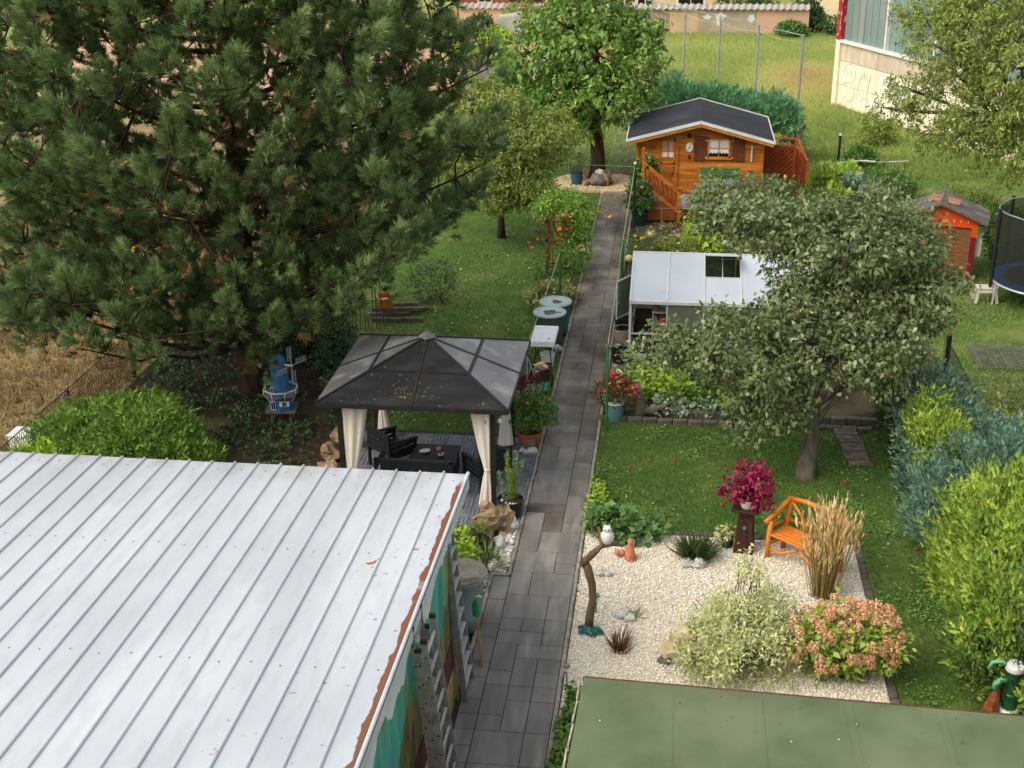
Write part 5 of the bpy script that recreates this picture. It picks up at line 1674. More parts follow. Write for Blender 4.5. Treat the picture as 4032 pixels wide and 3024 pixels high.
# hydrangea
HL = [(2.68, 16.0, .5, .66, .55, .5), (2.32, 15.9, .55, .46, .46, .42), (3.0, 16.0, .55, .46, .46, .46)]
hy = plant('hydrangea', 'hydrangea bush with dusty pink flower heads at the gravel corner', 'shrub', (2.68, 15.9, 0), HL, 620, 4, .115, TL(.55), m_leafg and LM('hydrangea_leaf', ['#55702a', '#748f34', '#95a83e', '#b5bd4c'], .3), m_stem, .012, twig=.16, up=.5)
hd = []
for s in range(3):
    n = 110
    d = runit(n)
    pos = d * np.array((.082, .082, .095)) + np.array((0, 0, .05))
    hd.append(mesh_np('flower_head', [scatter(TL(1.0, .04, 0), pos - d * .01, rng.normal(size=(n, 3)), d + rng.normal(size=(n, 3)) * .3, .034 * rng.uniform(.8, 1.2, n), None, np.clip(s * .3 + .1 + rng.random(n) * .5, 0, 1))], m_hydr))
hp = onshell([(0, .1, .56, .74, .6, .54), (-.36, 0, .56, .48, .48, .46), (.34, .1, .56, .48, .48, .5)], 260, -.35)
placed = []
for p in hp:
    if all((Vector(p) - Vector(q)).length > .15 for q in placed) and len(placed) < 66:
        placed.append(p)
        o = link('flower_head', rnd.choice(hd), hy, p)
        o.rotation_euler = (rnd.uniform(-.5, .3), rnd.uniform(-.5, .5), rnd.uniform(0, 6))
        sc = rnd.uniform(.8, 1.2)
        o.scale = (sc, sc, sc)

# feather reed grass behind the bench corner
fg = thing('reed_grass', 'tall straw-coloured feather reed grass in front of the orange bench', 'grass', (2.60, 18.05, 0))
n = 190
pos = np.column_stack([rng.normal(size=n) * .08, rng.normal(size=n) * .075, np.zeros(n)])
ax = nrm(np.column_stack([pos[:, 0] * 1.0 + rng.normal(size=n) * .045, pos[:, 1] * .9 + rng.normal(size=n) * .045, np.ones(n)]))
ht = rng.uniform(1.0, 1.72, n)
tv = np.array([(-.006, 0, 0), (.006, 0, 0), (.004, 1, 0), (-.004, 1, 0)], float)
link('stalks', mesh_np('stalks', [scatter((tv, np.array([(0, 1, 2), (0, 2, 3)])), pos, ax, rng.normal(size=(n, 3)), ht, np.ones(n) / ht * 1.0), scatter((tv, np.array([(0, 1, 2), (0, 2, 3)])), pos, ax, rng.normal(size=(n, 3)), ht * .6, np.ones(n) / ht * 2.2)], m_olive), fg)
pl_ = []
for k in range(8):
    s = .62 + .38 * k / 7
    pl_.append(scatter(T_leaf(.22, .02, 0), pos + ax * (ht * s)[:, None] + rng.normal(size=(n, 3)) * .006, nrm(ax + rng.normal(size=(n, 3)) * .16), rng.normal(size=(n, 3)), .17 * (1.1 - .5 * abs(s - .8) / .2)))
link('plumes', mesh_np('plumes', pl_, m_straw), fg)

# log bench, turned to the camera's left
bo = thing('log_bench', 'bright orange rustic log bench at the corner of the gravel bed', 'bench', (1.8, 19.2, 0), math.atan2(-.63, .777))
LB, DB = 1.12, .46
def logp(name, pts, r_, parent=bo):
    mb = MB().tube(pts, r_, 9)
    mb.rough(.008, 10, rnd.random() * 9)
    return mb.build(name, m_bench_or, parent, smooth=True)
logp('leg', [(0, 0, 0), (.0, 0, .35), (.02, .01, .70)], .045)
logp('leg', [(LB, 0, 0), (LB, 0, .35), (LB - .02, .01, .70)], .045)
logp('leg', [(.0, DB, 0), (.02, DB, .45), (.05, DB + .04, .95)], .045)
logp('leg', [(LB, DB, 0), (LB, DB, .45), (LB - .03, DB + .04, .95)], .045)
logp('armrest', [(-.03, -.08, .69), (.0, .15, .80), (.03, .35, .90), (.05, DB + .08, .95)], [.042, .044, .044, .04])
logp('armrest', [(LB + .03, -.08, .69), (LB, .15, .80), (LB - .03, .35, .90), (LB - .05, DB + .08, .95)], [.042, .044, .044, .04])
bk_ = logp('back_rail', [(.0, DB + .04, .95), (.35, DB + .06, .99), (.75, DB + .06, .98), (LB, DB + .04, .94)], .042)
logp('back_rail', [(.02, DB + .02, .56), (.5, DB + .03, .60), (LB, DB + .02, .56)], .025)
logp('back_brace', [(.08, DB + .04, .92), (.4, DB + .03, .60)], .028)
logp('back_brace', [(LB - .08, DB + .04, .92), (.7, DB + .03, .60)], .028)
logp('side_rail', [(.0, .02, .60), (.02, DB, .55)], .025)
logp('side_rail', [(LB, .02, .60), (LB, DB, .55)], .025)
logp('stretcher', [(.02, .0, .18), (.25, .02, .17), (.55, .04, .34)], .026)
logp('stretcher', [(LB, .0, .16), (.85, .02, .20), (.6, .04, .34)], .026)
logp('stretcher', [(.0, .05, .25), (.02, DB, .22)], .024)
for k in range(5):
    MB().box((LB / 2, .02 + k * .098, .455), (LB - .02, .088, .03)).build('seat_plank', m_bench_or, bo, bevel=.006)

# carved wooden pillar with the magenta coleus
pil = thing('wooden_pillar', 'dark brown carved wooden pillar stand with a lighthouse cut-out', 'pillar', (1.42, 19.42, 0), R(36))
MB().lathe([(.235, 0), (.155, .80)], 4).build('column', m_wood_dk, pil)
MB().box((0, 0, .83), (.46, .46, .05), rz=R(45)).build('top_board', m_wood_dk, pil, bevel=.008)
def carve(pts, r_=.008):
    # on the face that looks to the camera's left
    M4 = Matrix.Rotation(-R(45), 4, 'Z')
    out = []
    for u, z in pts:
        d = .166 - .0715 * z
        out.append(M4 @ Vector((-d * 1.0 + d * .0, 0, z)) if False else (Matrix.Rotation(R(-135), 4, 'Z') @ Vector((d + .003, u, z))))
    MB().tube(out, r_, 5).build('carving', m_black, pil)
carve([(-.07, .66), (-.035, .69), (0, .66), (.035, .69), (.07, .665)])
carve([(-.07, .54), (-.01, .62), (.05, .54)])
carve([(.05, .54), (.05, .46)])
carve([(-.06, .44), (.06, .43)])
carve([(-.05, .43), (-.08, .10)])
carve([(.045, .43), (.06, .10)])
_p = Matrix.Rotation(R(-135), 4, 'Z') @ Vector((.135, 0, .49))
MB().sphere(_p, .032, 10, 7).build('glass_stone', M('turquoise_glass', '#4fa39c', '#2c6f70', 8, .15, spec=.6), pil)
ct = pot('flower_pot', 'white bowl of magenta coleus on top of the dark wooden pillar', 'plant pot', (1.42, 19.36, .856), .155, .09, .17, m_whitep)
link('coleus', mesh_np('coleus', [foliage([(.14, .02, .42, .26, .22, .24), (.1, .1, .62, .2, .18, .14), (-.26, .0, .30, .16, .16, .18), (.22, -.05, .2, .18, .14, .14), (-.05, .15, .55, .2, .18, .16)], 330, 4, .085, TL(.6), twig=.10, up=.4, droop=.5)], m_coleus), ct)
link('dark_leaves', mesh_np('dark_leaves', [foliage([(-.04, -.02, .30, .13, .13, .18)], 90, 3, .06, TL(.6), twig=.08)], LM('dark_purple_leaf', ['#1c1210', '#2e1c18', '#3f2a1c'], .1)), ct)
dp = pot('flower_pot', 'small black pot with a drooping pale green plant beside the pillar', 'plant pot', (1.14, 19.5, 0), .11, .085, .17, m_dgreen)
link('plant', mesh_np('plant', [foliage([(-.05, -.02, .26, .14, .12, .14)], 70, 3, .075, TL(.45), twig=.08)], m_varie), dp)

# fig plant, clover and weeds at the lawn corner
plant('fig_shrub', 'low spreading fig plant with lobed leaves between lawn and gravel', 'shrub', (-.75, 19.75, 0), [(-.75, 19.75, .16, .55, .42, .22), (-.35, 19.6, .14, .4, .3, .2), (-1.0, 19.9, .2, .3, .3, .2)], 340, 3, .15, TL(.85), m_ivy and LM('fig_leaf', ['#3c5a2a', '#4d7034', '#648444', '#809a5c'], .25), m_stem, .01, twig=.14, leafup=1.6)
cv = link('clover_patch', mesh_np('clover_patch', [foliage([(-1.2, 20.7, .03, .18, 1.2, .12), (-1.22, 20.3, .04, .14, .5, .12)], 420, 3, .055, TL(.9), twig=.07, leafup=1.5)], m_lime))
cv['kind'] = 'stuff'
cv = link('clover_patch', mesh_np('clover_patch', [foliage([(-1.10, 13.4, .04, .2, 1.9, .16)], 1100, 3, .085, TL(.9), twig=.07, leafup=1.5)], m_leafg))
cv['kind'] = 'stuff'

# ------------------------------------------------------------------ right of the path: begonia, buckets, greenhouse
pt = pot('flower_pot', 'teal pot with white rim full of red begonias at the path edge', 'plant pot', (-1.06, 24.58, 0), .22, .17, .42, m_teal, m_whitep)
bl_ = [(0, 0, .68, .36, .32, .26), (-.2, 0, .6, .25, .25, .25), (.25, .05, .6, .28, .25, .28), (0, .05, .85, .22, .22, .2)]
link('begonia', mesh_np('begonia', [foliage(bl_, 420, 4, .065, TL(.55), twig=.12)], LM('begonia_leaf', ['#2f3a1e', '#47522a', '#5d5a30', '#6d3a2a'], .2)), pt)
blooms(pt, [m_redfl, m_redfl, M('coral_petal', '#e0705a', '#d65a50', 20, .6)], onshell(bl_, 72), .052, 5)
blooms(pt, [m_crfl], [(.04, .0, 1.06), (.07, .02, 1.05)], .085, 10)
stp = thing('tree_stump', 'weathered root stump lying on the stone border right of the begonias', 'stump', (-.55, 24.75, 0))
MB().tube([(0, 0, -.02), (.03, 0, .25), (-.02, .03, .5), (-.08, .05, .72)], [.16, .12, .10, .07], 10).rough(.05, 5).build('trunk', m_wood_gr, stp, smooth=True)
MB().tube([(.02, 0, .18), (.25, -.05, .16), (.5, .0, .27), (.72, .05, .36)], [.10, .075, .05, .02], 8).rough(.03, 6).build('root', m_wood_gr, stp, smooth=True)
MB().tube([(.25, -.05, .16), (.42, -.1, .10), (.5, -.14, .02)], [.05, .04, .02], 7).build('root', m_wood_gr, stp, smooth=True)
pot('bucket', 'black bucket standing alone in front of the greenhouse corner', 'bucket', (-1.1, 27.78, 0), .22, .17, .36, m_black, soil=False, handle=True)
bw = pot('bucket', 'beige tub holding a black bucket outside the greenhouse door', 'bucket', (-1.12, 29.25, 0), .23, .18, .30, M('beige_plastic', '#c9b79c', '#b9a688', 3, .6), soil=False)
bb = pot('bucket', 'black bucket set inside the beige tub', 'bucket', (-1.09, 29.25, .02), .185, .15, .31, m_black, soil=False, handle=True)
pot('bucket', 'black bucket behind the beige tub under the open greenhouse door', 'bucket', (-1.12, 30.0, 0), .24, .19, .32, m_black, soil=False, handle=True)
rug = MB().box((-1.1, 28.6, .004), (.40, 3.2, .016)).build('ground_slab', m_stone_g)
tag(rug, 'narrow grey stone strip between path curb and greenhouse wall', 'paving')

gh = thing('greenhouse', 'small white-framed greenhouse with milky panels behind the apple tree', 'greenhouse', (-.9, 28.06, 0))
m_poly = M('milky_polycarbonate', '#d0d7dc', '#c4ccd2', .8, .35, spec=.4, vary=.02)
def poly_clear():
    m, n, l, b = base_mat('greenish_polycarbonate')
    b.inputs['Base Color'].default_value = hexc('#8c9482')
    b.inputs['Roughness'].default_value = .35
    t = n.new('ShaderNodeBsdfTransparent')
    t.inputs[0].default_value = (.75, .8, .72, 1)
    x = n.new('ShaderNodeMixShader')
    x.inputs[0].default_value = .45
    l.new(b.outputs[0], x.inputs[1])
    l.new(t.outputs[0], x.inputs[2])
    l.new(x.outputs[0], n['Material Output'].inputs[0])
    return m
m_polyc = poly_clear()
GL, GE, GR, GD = 4.2, 1.40, 2.02, 3.5
hd_ = GD / 2
fr = MB()
for x in (0, GL):
    for y_ in (0, GD):
        fr.box((x, y_, GE / 2), (.06, .06, GE))
    fr.beam((x, 0, GE), (x, hd_, GR), .06, .05)
    fr.beam((x, GD, GE), (x, hd_, GR), .06, .05)
    fr.beam((x, 0, .05), (x, GD, .05), .05, .08)
for y_ in (0, GD):
    fr.beam((-.03, y_ - .03 if y_ == 0 else y_ + .03, GE), (GL + .03, y_ - .03 if y_ == 0 else y_ + .03, GE), .07, .07)
    fr.beam((0, y_, .06), (GL, y_, .06), .05, .1)
    fr.beam((0, y_, .62), (GL, y_, .62), .03, .03)
fr.beam((-.02, hd_, GR + .02), (GL + .02, hd_, GR + .02), .07, .05)
fro = fr.build('frame', m_white, gh)
npn = 5
pw = GL / npn
sl = (GR - GE) / hd_
def roofpane(x0, x1, v0, v1, back=False, name='roof_pane', lift=.03, mat=None):
    y0, y1 = (v0 * hd_, v1 * hd_) if not back else (GD - v0 * hd_, GD - v1 * hd_)
    z0, z1 = GE + (GR - GE) * v0 + lift, GE + (GR - GE) * v1 + lift
    ps = [(x0, y0, z0), (x1, y0, z0), (x1, y1, z1), (x0, y1, z1)]
    MB().add(ps + [(a, b, c - .012) for a, b, c in ps], [(0, 1, 2, 3), (7, 6, 5, 4), (0, 4, 5, 1), (1, 5, 6, 2), (2, 6, 7, 3), (3, 7, 4, 0)]).build(name, mat or m_poly, gh)
for i in range(npn):
    x0, x1 = i * pw + .012, (i + 1) * pw - .012
    if i == 2:
        roofpane(x0, x1, .0, .50)
    else:
        roofpane(x0, x1, .0, 1.0)
    roofpane(x0, x1, .0, 1.0, True)
    rb = MB()
    rb.beam((i * pw, -.02, GE + .045), (i * pw, hd_, GR + .045), .035, .025)
    rb.beam((i * pw, GD + .02, GE + .045), (i * pw, hd_, GR + .045), .035, .025)
    rb.box((i * pw, 0, GE / 2), (.03, .04, GE))
    rb.build('glazing_bar', m_white, fro)
    if i != 0:
        MB().box((i * pw + pw / 2, 0, .34), (pw - .03, .012, .52)).build('wall_pane', m_polyc, gh)
    if i != 0:
        MB().box((i * pw + pw / 2, 0, 1.0), (pw - .03, .012, .72)).build('wall_pane', m_polyc, gh)
    MB().box((i * pw + pw / 2, GD, .72), (pw - .03, .012, 1.3)).build('wall_pane', m_polyc, gh)
rb = MB()
rb.beam((2 * pw, hd_ * .50, GE + (GR - GE) * .5 + .035), (3 * pw, hd_ * .50, GE + (GR - GE) * .5 + .035), .03, .03)
rb.beam((2.5 * pw, hd_ * .50, GE + (GR - GE) * .5 + .03), (2.5 * pw, hd_, GR + .02), .02, .02)
rb.build('glazing_bar', m_white, fro)
# roof vent, propped open
ps = [(2 * pw + .02, hd_ * .52, GR + .26), (3 * pw - .02, hd_ * .52, GR + .26), (3 * pw - .02, hd_ - .03, GR + .06), (2 * pw + .02, hd_ - .03, GR + .06)]
MB().add(ps + [(a, b, c - .02) for a, b, c in ps], [(0, 1, 2, 3), (7, 6, 5, 4), (0, 4, 5, 1), (1, 5, 6, 2), (2, 6, 7, 3), (3, 7, 4, 0)]).build('roof_vent', m_white, gh)
for x in (0, GL):
    for a, b in (((0, .1), (hd_ - .38, .1)), ((hd_ + .38, .1), (GD, .1))):
        MB().prism([(a[0], .1), (b[0], .1), (b[0], GE + min(b[0], GD - b[0]) * sl - .03), (a[0], GE + min(a[0], GD - a[0]) * sl - .03)], .012, 'x', x).build('gable_pane', m_polyc, gh)
dr = MB().beam((0, 1.55, 1.08), (-.36, .95, 1.08), .02, .95).build('door_leaf', m_polyc, gh)
mb = MB()
for z in (.62, 1.55):
    mb.beam((0, 1.55, z), (-.36, .95, z), .03, .03)
mb.beam((-.36, .95, .6), (-.36, .95, 1.56), .03, .03)
mb.build('door_frame', m_white, dr)
MB().tube([(-.30, 1.02, 1.0), (-.36, .98, 1.02), (-.38, .97, .96)], .012, 6).build('handle', m_whitep, dr)
# shelf and pots inside the greenhouse front
sh_ = thing('plant_shelf', 'staging shelf with pots just inside the greenhouse front', 'shelf', (-.35, 28.35, 0))
for z in (.45, .80, 1.1):
    MB().box((.5, 0, z), (1.1, .35, .02)).build('shelf_board', m_alu, sh_)
for x in (-.03, 1.03):
    for y_ in (-.16, .16):
        MB().box((x, y_, .56), (.025, .025, 1.12)).build('upright', m_alu, sh_)
for i, (x, z, m_, l_) in enumerate(((-.1, 1.11, m_terra, 'terracotta pot on the top shelf inside the greenhouse'), (.05, .81, m_redfl, 'red pot on the middle shelf inside the greenhouse'), (.30, .81, m_whitep, 'white pot on the middle shelf inside the greenhouse'), (.5, .81, m_yefl, 'yellow pot on the middle shelf inside the greenhouse'), (.0, .46, m_black, 'black pot on the lowest shelf inside the greenhouse'))):
    p = pot('flower_pot', l_, 'plant pot', (-.2 + x, 28.33, z), .085, .065, .14, m_)
    link('plant', mesh_np('plant', [foliage([(0, 0, .19, .07, .07, .07)], 24, 3, .04, TL(.6))], m_leafg), p)

# ------------------------------------------------------------------ beds
plant('bean_plant', 'bright green leafy vegetables at the greenhouse front below the apple tree', 'vegetables', (-.25, 25.9, 0), [(-.3, 25.9, .3, .5, .5, .35), (.1, 25.6, .3, .4, .4, .3)], 380, 4, .11, TL(.8), m_lime, m_stem, .008)
plant('bean_plant', 'green vegetable leaves in the bed right of the root stump', 'vegetables', (.6, 25.3, 0), [(.5, 25.3, .2, .7, .4, .25)], 260, 4, .10, TL(.8), m_leafg, m_stem, .008)
plant('bean_plant', 'yellow-green leafy plant in the middle of the bed under the apple tree', 'vegetables', (1.6, 25.1, 0), [(1.6, 25.1, .25, .4, .35, .28)], 220, 4, .10, TL(.6), m_lime, m_stem, .008)
plant('cabbage_row', 'low grey-green cabbage leaves at the front of the bed under the apple tree', 'vegetables', (.2, 24.95, 0), [(.2, 25.0, .1, .7, .2, .14), (1.1, 25.0, .1, .5, .2, .14)], 200, 4, .10, TL(.8), m_greyl)
v = plant('flower_clump', 'magenta flowers in the middle of the bed below the greenhouse wall', 'flowers', (1.0, 26.4, 0), [(1.0, 26.4, .35, .8, .5, .4)], 420, 4, .08, TL(.5), m_leafg, m_stem, .008)
blooms(v, [m_pinkfl, m_yefl], onshell([(0, 0, .4, .7, .4, .35)], 9), .05, 7)
for i, (x, y_, h_, lab) in enumerate(((-.9, 35.1, 1.0, 'leafy perennial clump with yellow blooms beside the path before the cabin'), (-.3, 36.8, .8, 'mixed pink and purple flowers in the bed left of the cabin stairs'), (1.9, 35.0, .7, 'green perennial clump behind the greenhouse right half'), (.9, 33.9, .5, 'low flowering clump with pink blooms just behind the greenhouse roof'), (.2, 35.8, .75, 'tall thin flower stems in the middle of the cabin bed'))):
    lb = [(x, y_, h_ * .45, .55, .5, h_ * .5)]
    v = plant('flower_clump', lab, 'flowers', (x, y_, 0), lb, 330, 4, .08, TL(.4), [m_leafg, LM('mixed_leaf', ['#4a5a2a', '#6a6a38', '#7d8048'], .2), m_leafg, m_greyl, m_cherry][i], m_stem, .008, up=.8)
    blooms(v, [[m_yefl], [m_pinkfl, M('purple_petal', '#b56ab0', '#c98ac4', 20), m_crfl], [m_pinkfl], [m_pinkfl], [m_crfl, m_pinkfl]][i], onshell(off(lb, (x, y_, 0)), [5, 18, 6, 12, 12][i], .1), .05, 7)
plant('grey_bush', 'domed silvery grey-green bush at the far left corner of the greenhouse', 'shrub', (-.45, 33.4, 0), [(-.45, 33.4, .25, .55, .5, .36)], 420, 5, .06, TL(.4), m_greyl, None)
plant('lime_shrub', 'lime green large-leaved shrub in the cabin bed', 'shrub', (.75, 36.6, 0), [(.7, 36.6, .5, .45, .4, .4), (1.0, 36.2, .3, .4, .4, .3)], 260, 3, .16, TL(.6), m_lime, m_stem, .01)
plant('acer_shrub', 'olive-yellow leafy shrub in front of the grey cabin terrace', 'shrub', (.95, 38.6, 0), [(.9, 38.6, .9, .5, .5, .6), (1.15, 38.9, 1.45, .3, .3, .45), (.7, 38.3, .5, .5, .4, .4), (1.6, 38.4, .8, .5, .5, .5)], 620, 4, .09, TL(.6), m_cherry, m_twig, .014)
plant('dark_shrub', 'dark green shrub hiding the right half of the cabin terrace', 'shrub', (2.9, 39.4, 0), [(2.9, 39.4, .9, .9, .6, .7), (2.3, 39.3, .7, .6, .5, .5), (3.7, 39.6, .9, .6, .5, .6)], 700, 5, .10, TL(.6), m_ivy and m_leafg, m_twig, .02)
for i, (x, y_, h_) in enumerate(((-.63, 35.4, .85), (-1.14, 33.3, .80))):
    t = thing('garden_ball', ['pale yellow ball ornament on a stick in the cabin bed', 'yellow ball ornament on a stick beside the greenhouse pole'][i], 'ornament', (x, y_, 0))
    MB().tube([(0, 0, 0), (0, 0, h_)], .01, 5).build('stick', m_wood_gr, t)
    MB().sphere((0, 0, h_), .10, 14, 10).build('ball', M('pale_yellow_glaze', '#d8c98a', '#c9b870', 4, .4), t, smooth=True)
t = thing('garden_stake', 'slim grey wooden stake among the flowers before the cabin stairs', 'stake', (-.35, 37.4, 0))
MB().tube([(0, 0, 0), (0, 0, 1.15)], .02, 6).build('stake', m_wood_gr, t)

# ------------------------------------------------------------------ cabin
m_wood_or2 = None
cb = thing('garden_cabin', 'orange wooden garden cabin with dark felt gable roof and white edging', 'cabin', (.76, 41.6, 0))
X0, X1, WY = -1.98, 1.99, 0.0
ridge, eave, ov = 2.90, 2.28, .37
def rz_(x):
    return ridge - .03 - abs(x) * (ridge - eave) / 2.35
core = MB()
poly = [(X0 + .03, .30), (X1 - .03, .30), (X1 - .03, rz_(X1) - .06), (0, ridge - .12), (X0 + .03, rz_(X0) - .06)]
core.prism(poly, 3.2, 'y', .03)
core.build('wall', m_wood_or, cb)
bh = .148
def plank(x0, x1, z, zt=None):
    MB().box(((x0 + x1) / 2, .012, z + bh / 2), (x1 - x0, .034, bh - .006)).build('wall_board', m_wood_or, cb, bevel=.004)
z = .50
while z < 2.75:
    half = max(0.0, (ridge - .14 - (z + bh)) / ((ridge - eave) / 2.35))
    xl, xr = max(-.76, -half), min(X1, half)
    if xr - xl > .15:
        plank(xl, xr, z)
    z += bh
for i in range(8):
    x = X0 + .09 + i * .155
    if x < -1.32:
        MB().box((x, .012, (.5 + rz_(x) - .10) / 2), (.148, .034, rz_(x) - .10 - .5)).build('wall_board', m_wood_or, cb, bevel=.004)
for x in (X0 - .02, X1 + .02, -1.33, -.72):
    MB().box((x, -.02, (.4 + rz_(x) - .12) / 2 + .1), (.09, .07, rz_(x) - .12 - .4)).build('corner_post', m_wood_or, cb, bevel=.006)
m_curtn = M('net_curtain', '#dcdad4', '#c2c0ba', 3, .9, stretch=(30, 1, .4))
m_valance = M('lace_valance', '#eeece6', '#deddd6', 8, .9)
# door
door = MB().box((-1.02, -.012, 1.37), (.56, .035, 1.76)).build('door', m_wood_or, cb)
for k in range(7):
    a = -.24 + k * .08
    MB().beam((-1.02 + a - .16 if a < 0 else -1.02 + a - .16, -.036, .70 + .0), (-1.02 + min(.24, a + .16), -.036, 1.35), .010, .012, (0, 1, 0)).build('door_board', m_wood_red, door)
MB().tube([(-.80, -.05, 1.32), (-.80, -.08, 1.36), (-.86, -.08, 1.36)], .012, 6).build('handle', m_black, door)
def window(cx, zc, w_, h_, parent=None, drape=.72):
    wf = MB()
    for s in (-1, 1):
        wf.box((cx + s * w_ / 2, -.035, zc), (.05, .05, h_ + .05))
        wf.box((cx, -.035, zc + s * h_ / 2), (w_ + .05, .05, .05))
    wf.box((cx, -.04, zc), (.025, .03, h_))
    wf.box((cx, -.04, zc), (w_, .03, .022))
    o = wf.build('window', m_wood_or, cb if parent is None else parent)
    MB().box((cx, -.020, zc), (w_, .008, h_)).build('pane', m_glassy, o)
    # net curtain: pleated sheet behind the muntins, with a scalloped lower valance
    n = 40
    vs, fs = [], []
    for i in range(n + 1):
        x = cx - w_ / 2 + w_ * i / n
        y_ = -.0285 - .003 * math.sin(i * 1.7)
        vs += [(x, y_, zc + h_ / 2), (x, y_, zc - .02)]
    for i in range(n):
        fs.append((2 * i, 2 * i + 1, 2 * i + 3, 2 * i + 2))
    MB().add(vs, fs).build('curtain', m_curtn, o)
    vs, fs = [], []
    for i in range(n + 1):
        x = cx - w_ / 2 + w_ * i / n
        ph = (i / n * 7) % 1
        vs += [(x, -.032, zc - .01), (x, -.032, zc - h_ * .21 - .05 * abs(math.sin(math.pi * i / n * 7)))]
    for i in range(n):
        fs.append((2 * i, 2 * i + 1, 2 * i + 3, 2 * i + 2))
    MB().add(vs, fs).build('valance', m_valance, o)
    return o
window(-1.02, 1.87, .42, .74)
w1 = window(.61, 2.0, .68, .60)
MB().box((.61, -.06, 1.665), (.84, .08, .04)).build('sill', m_wood_or, w1)
m_shut = M('brown_shutter', '#6b3c22', '#5a311b', 4, .6)
for x in (.02, 1.24):
    s_ = MB().box((x, -.03, 1.98), (.40, .04, .80)).build('shutter', m_shut, cb, bevel=.006)
    for zz in (1.7, 2.25):
        MB().box((x + (.19 if x < .5 else -.19), -.055, zz), (.06, .01, .02)).build('hinge', m_white, s_)
ln = MB().lathe([(.02, 0), (.05, .05), (.05, .13), (.0, .18)], 8).build('porch_lamp', m_black, loc=(.42, 41.52, 2.32))
tag(ln, 'small black lamp under the cabin gable', 'lamp')
sg = thing('wall_plaque', 'round white painted plaque between cabin door and shutter', 'plaque', (.43, 41.56, 2.02))
mb = MB()
mb.prism([(math.cos(a) * .115, math.sin(a) * .15) for a in [i * math.pi / 12 for i in range(24)]], -.02, 'y', 0)
mb.build('plate', m_white, sg)
mb = MB().tube([(-.05, -.024, -.06), (.0, -.024, .02), (.04, -.024, .09)], .008, 5)
mb.tube([(-.02, -.024, -.03), (.06, -.024, -.02)], .007, 5)
mb.build('painting', m_stone_g, sg)
bh_ = thing('door_knocker', 'dark metal bell fitting on the cabin wall below the plaque', 'bell', (.43, 41.55, 1.66))
MB().lathe([(.05, 0), (.035, .04), (.025, .09), (.0, .1)], 10).build('bell', m_wood_dk, bh_)
MB().beam((0, .03, .12), (0, -.02, .12), .03, .03).build('bracket', m_wood_dk, bh_)
th_ = MB().box((0, 0, 0), (.05, .02, .52)).build('thermometer', M('blue_white_enamel', '#9fb6c6', '#e0e4e6', 14, .4), loc=(2.42, 41.53, 1.85))
tag(th_, 'narrow blue and white thermometer on the right of the cabin wall', 'thermometer')
# roof
RF = MB()
for s in (-1, 1):
    a, b = (0, ridge), (s * 2.35, eave)
    ps = []
    for y_ in (-.40, 3.70):
        ps += [(a[0], y_, a[1]), (b[0], y_, b[1]), (b[0], y_, b[1] - .06), (a[0], y_, a[1] - .06)]
    f = [(0, 1, 5, 4), (1, 2, 6, 5), (2, 3, 7, 6), (0, 3, 2, 1), (4, 5, 6, 7)]
    RF.add(ps, f if s < 0 else [tuple(reversed(q)) for q in f])
roof = RF.build('roof', M('black_felt', '#33343a', '#2a2b30', 1.2, .75, .15, 60, c3='#3d3e44', sc3=.8), cb)
for s in (-1, 1):
    for k in range(5):
        pass
    for y_ in (-.40, 3.70):
        MB().beam((0, y_ - .012 if y_ < 0 else y_ + .012, ridge - .01), (s * 2.36, y_ - .012 if y_ < 0 else y_ + .012, eave - .01), .02, .085, (0, 0, 1)).build('verge_board', m_white, roof)
    MB().beam((0, -.31, ridge + .012), (s * 2.35, -.31, eave + .012), .17, .02).build('flashing', M('grey_flashing', '#8d9294', '#7c8082', 3, .5), roof)
    MB().beam((s * 2.36, -.4, eave - .01), (s * 2.36, 3.7, eave - .01), .03, .05).build('gutter_edge', m_white, roof)
    n = 34
    vs = []
    for i in range(n * 4 + 1):
        t = i / (n * 4)
        x = s * 2.33 * t
        z0 = ridge - .055 - (ridge - eave) * t
        vs += [(x, -.395, z0), (x, -.395, z0 - .075 - .035 * abs(math.sin(math.pi * t * n / 1.6))), (x, -.375, z0), (x, -.375, z0 - .075 - .035 * abs(math.sin(math.pi * t * n / 1.6)))]
    fs = []
    for i in range(n * 4):
        a = 4 * i
        fs += [(a, a + 1, a + 5, a + 4), (a + 2, a + 6, a + 7, a + 3), (a + 1, a + 3, a + 7, a + 5)]
    MB().add(vs, fs).build('scalloped_board', M('pale_orange_board', '#c98a3e', '#b87a30', 5, .6), roof)
# terrace: grey floor boards, posts and slanted lattice rail
ter = thing('terrace', 'grey boarded terrace in front of the cabin with orange slanting rail', 'terrace', (.76, 39.8, 0))
m_gfl = M('grey_floorboard', '#a39fa0', '#8f8b8c', 4, .8, .1, 30, vary=.08)
MB().box((.6, .92, .22), (4.5, 1.75, .42)).build('substructure', m_wood_br, ter)
for k in range(24):
    MB().box((-1.6 + k * .19, .9, .45), (.18, 1.86, .03)).build('floorboard', m_gfl, ter, bevel=.004)
tp = MB().box((-1.75, -.02, 1.12), (.10, .10, 2.26)).build('tall_post', m_wood_or, ter, bevel=.008)
MB().lathe([(.05, 0), (.06, .03), (.03, .06), (.05, .10), (.0, .15)], 8, (-1.75, -.02, 2.25)).build('finial', m_wood_or, tp)
MB().tube([(-1.75, -.05, 1.95), (-1.88, -.1, 1.93), (-1.93, -.1, 1.82)], .014, 6).build('hook', m_wood_br, tp)
p2_ = MB().box((-.60, -.02, .53), (.12, .12, 1.08)).build('low_post', m_wood_or, ter, bevel=.008)
MB().box((-.60, -.02, 1.10), (.17, .17, .05)).build('post_cap', m_wood_or, p2_)
MB().beam((-1.70, -.02, 1.84), (-.62, -.02, .98), .05, .12).build('rail', m_wood_or, ter)
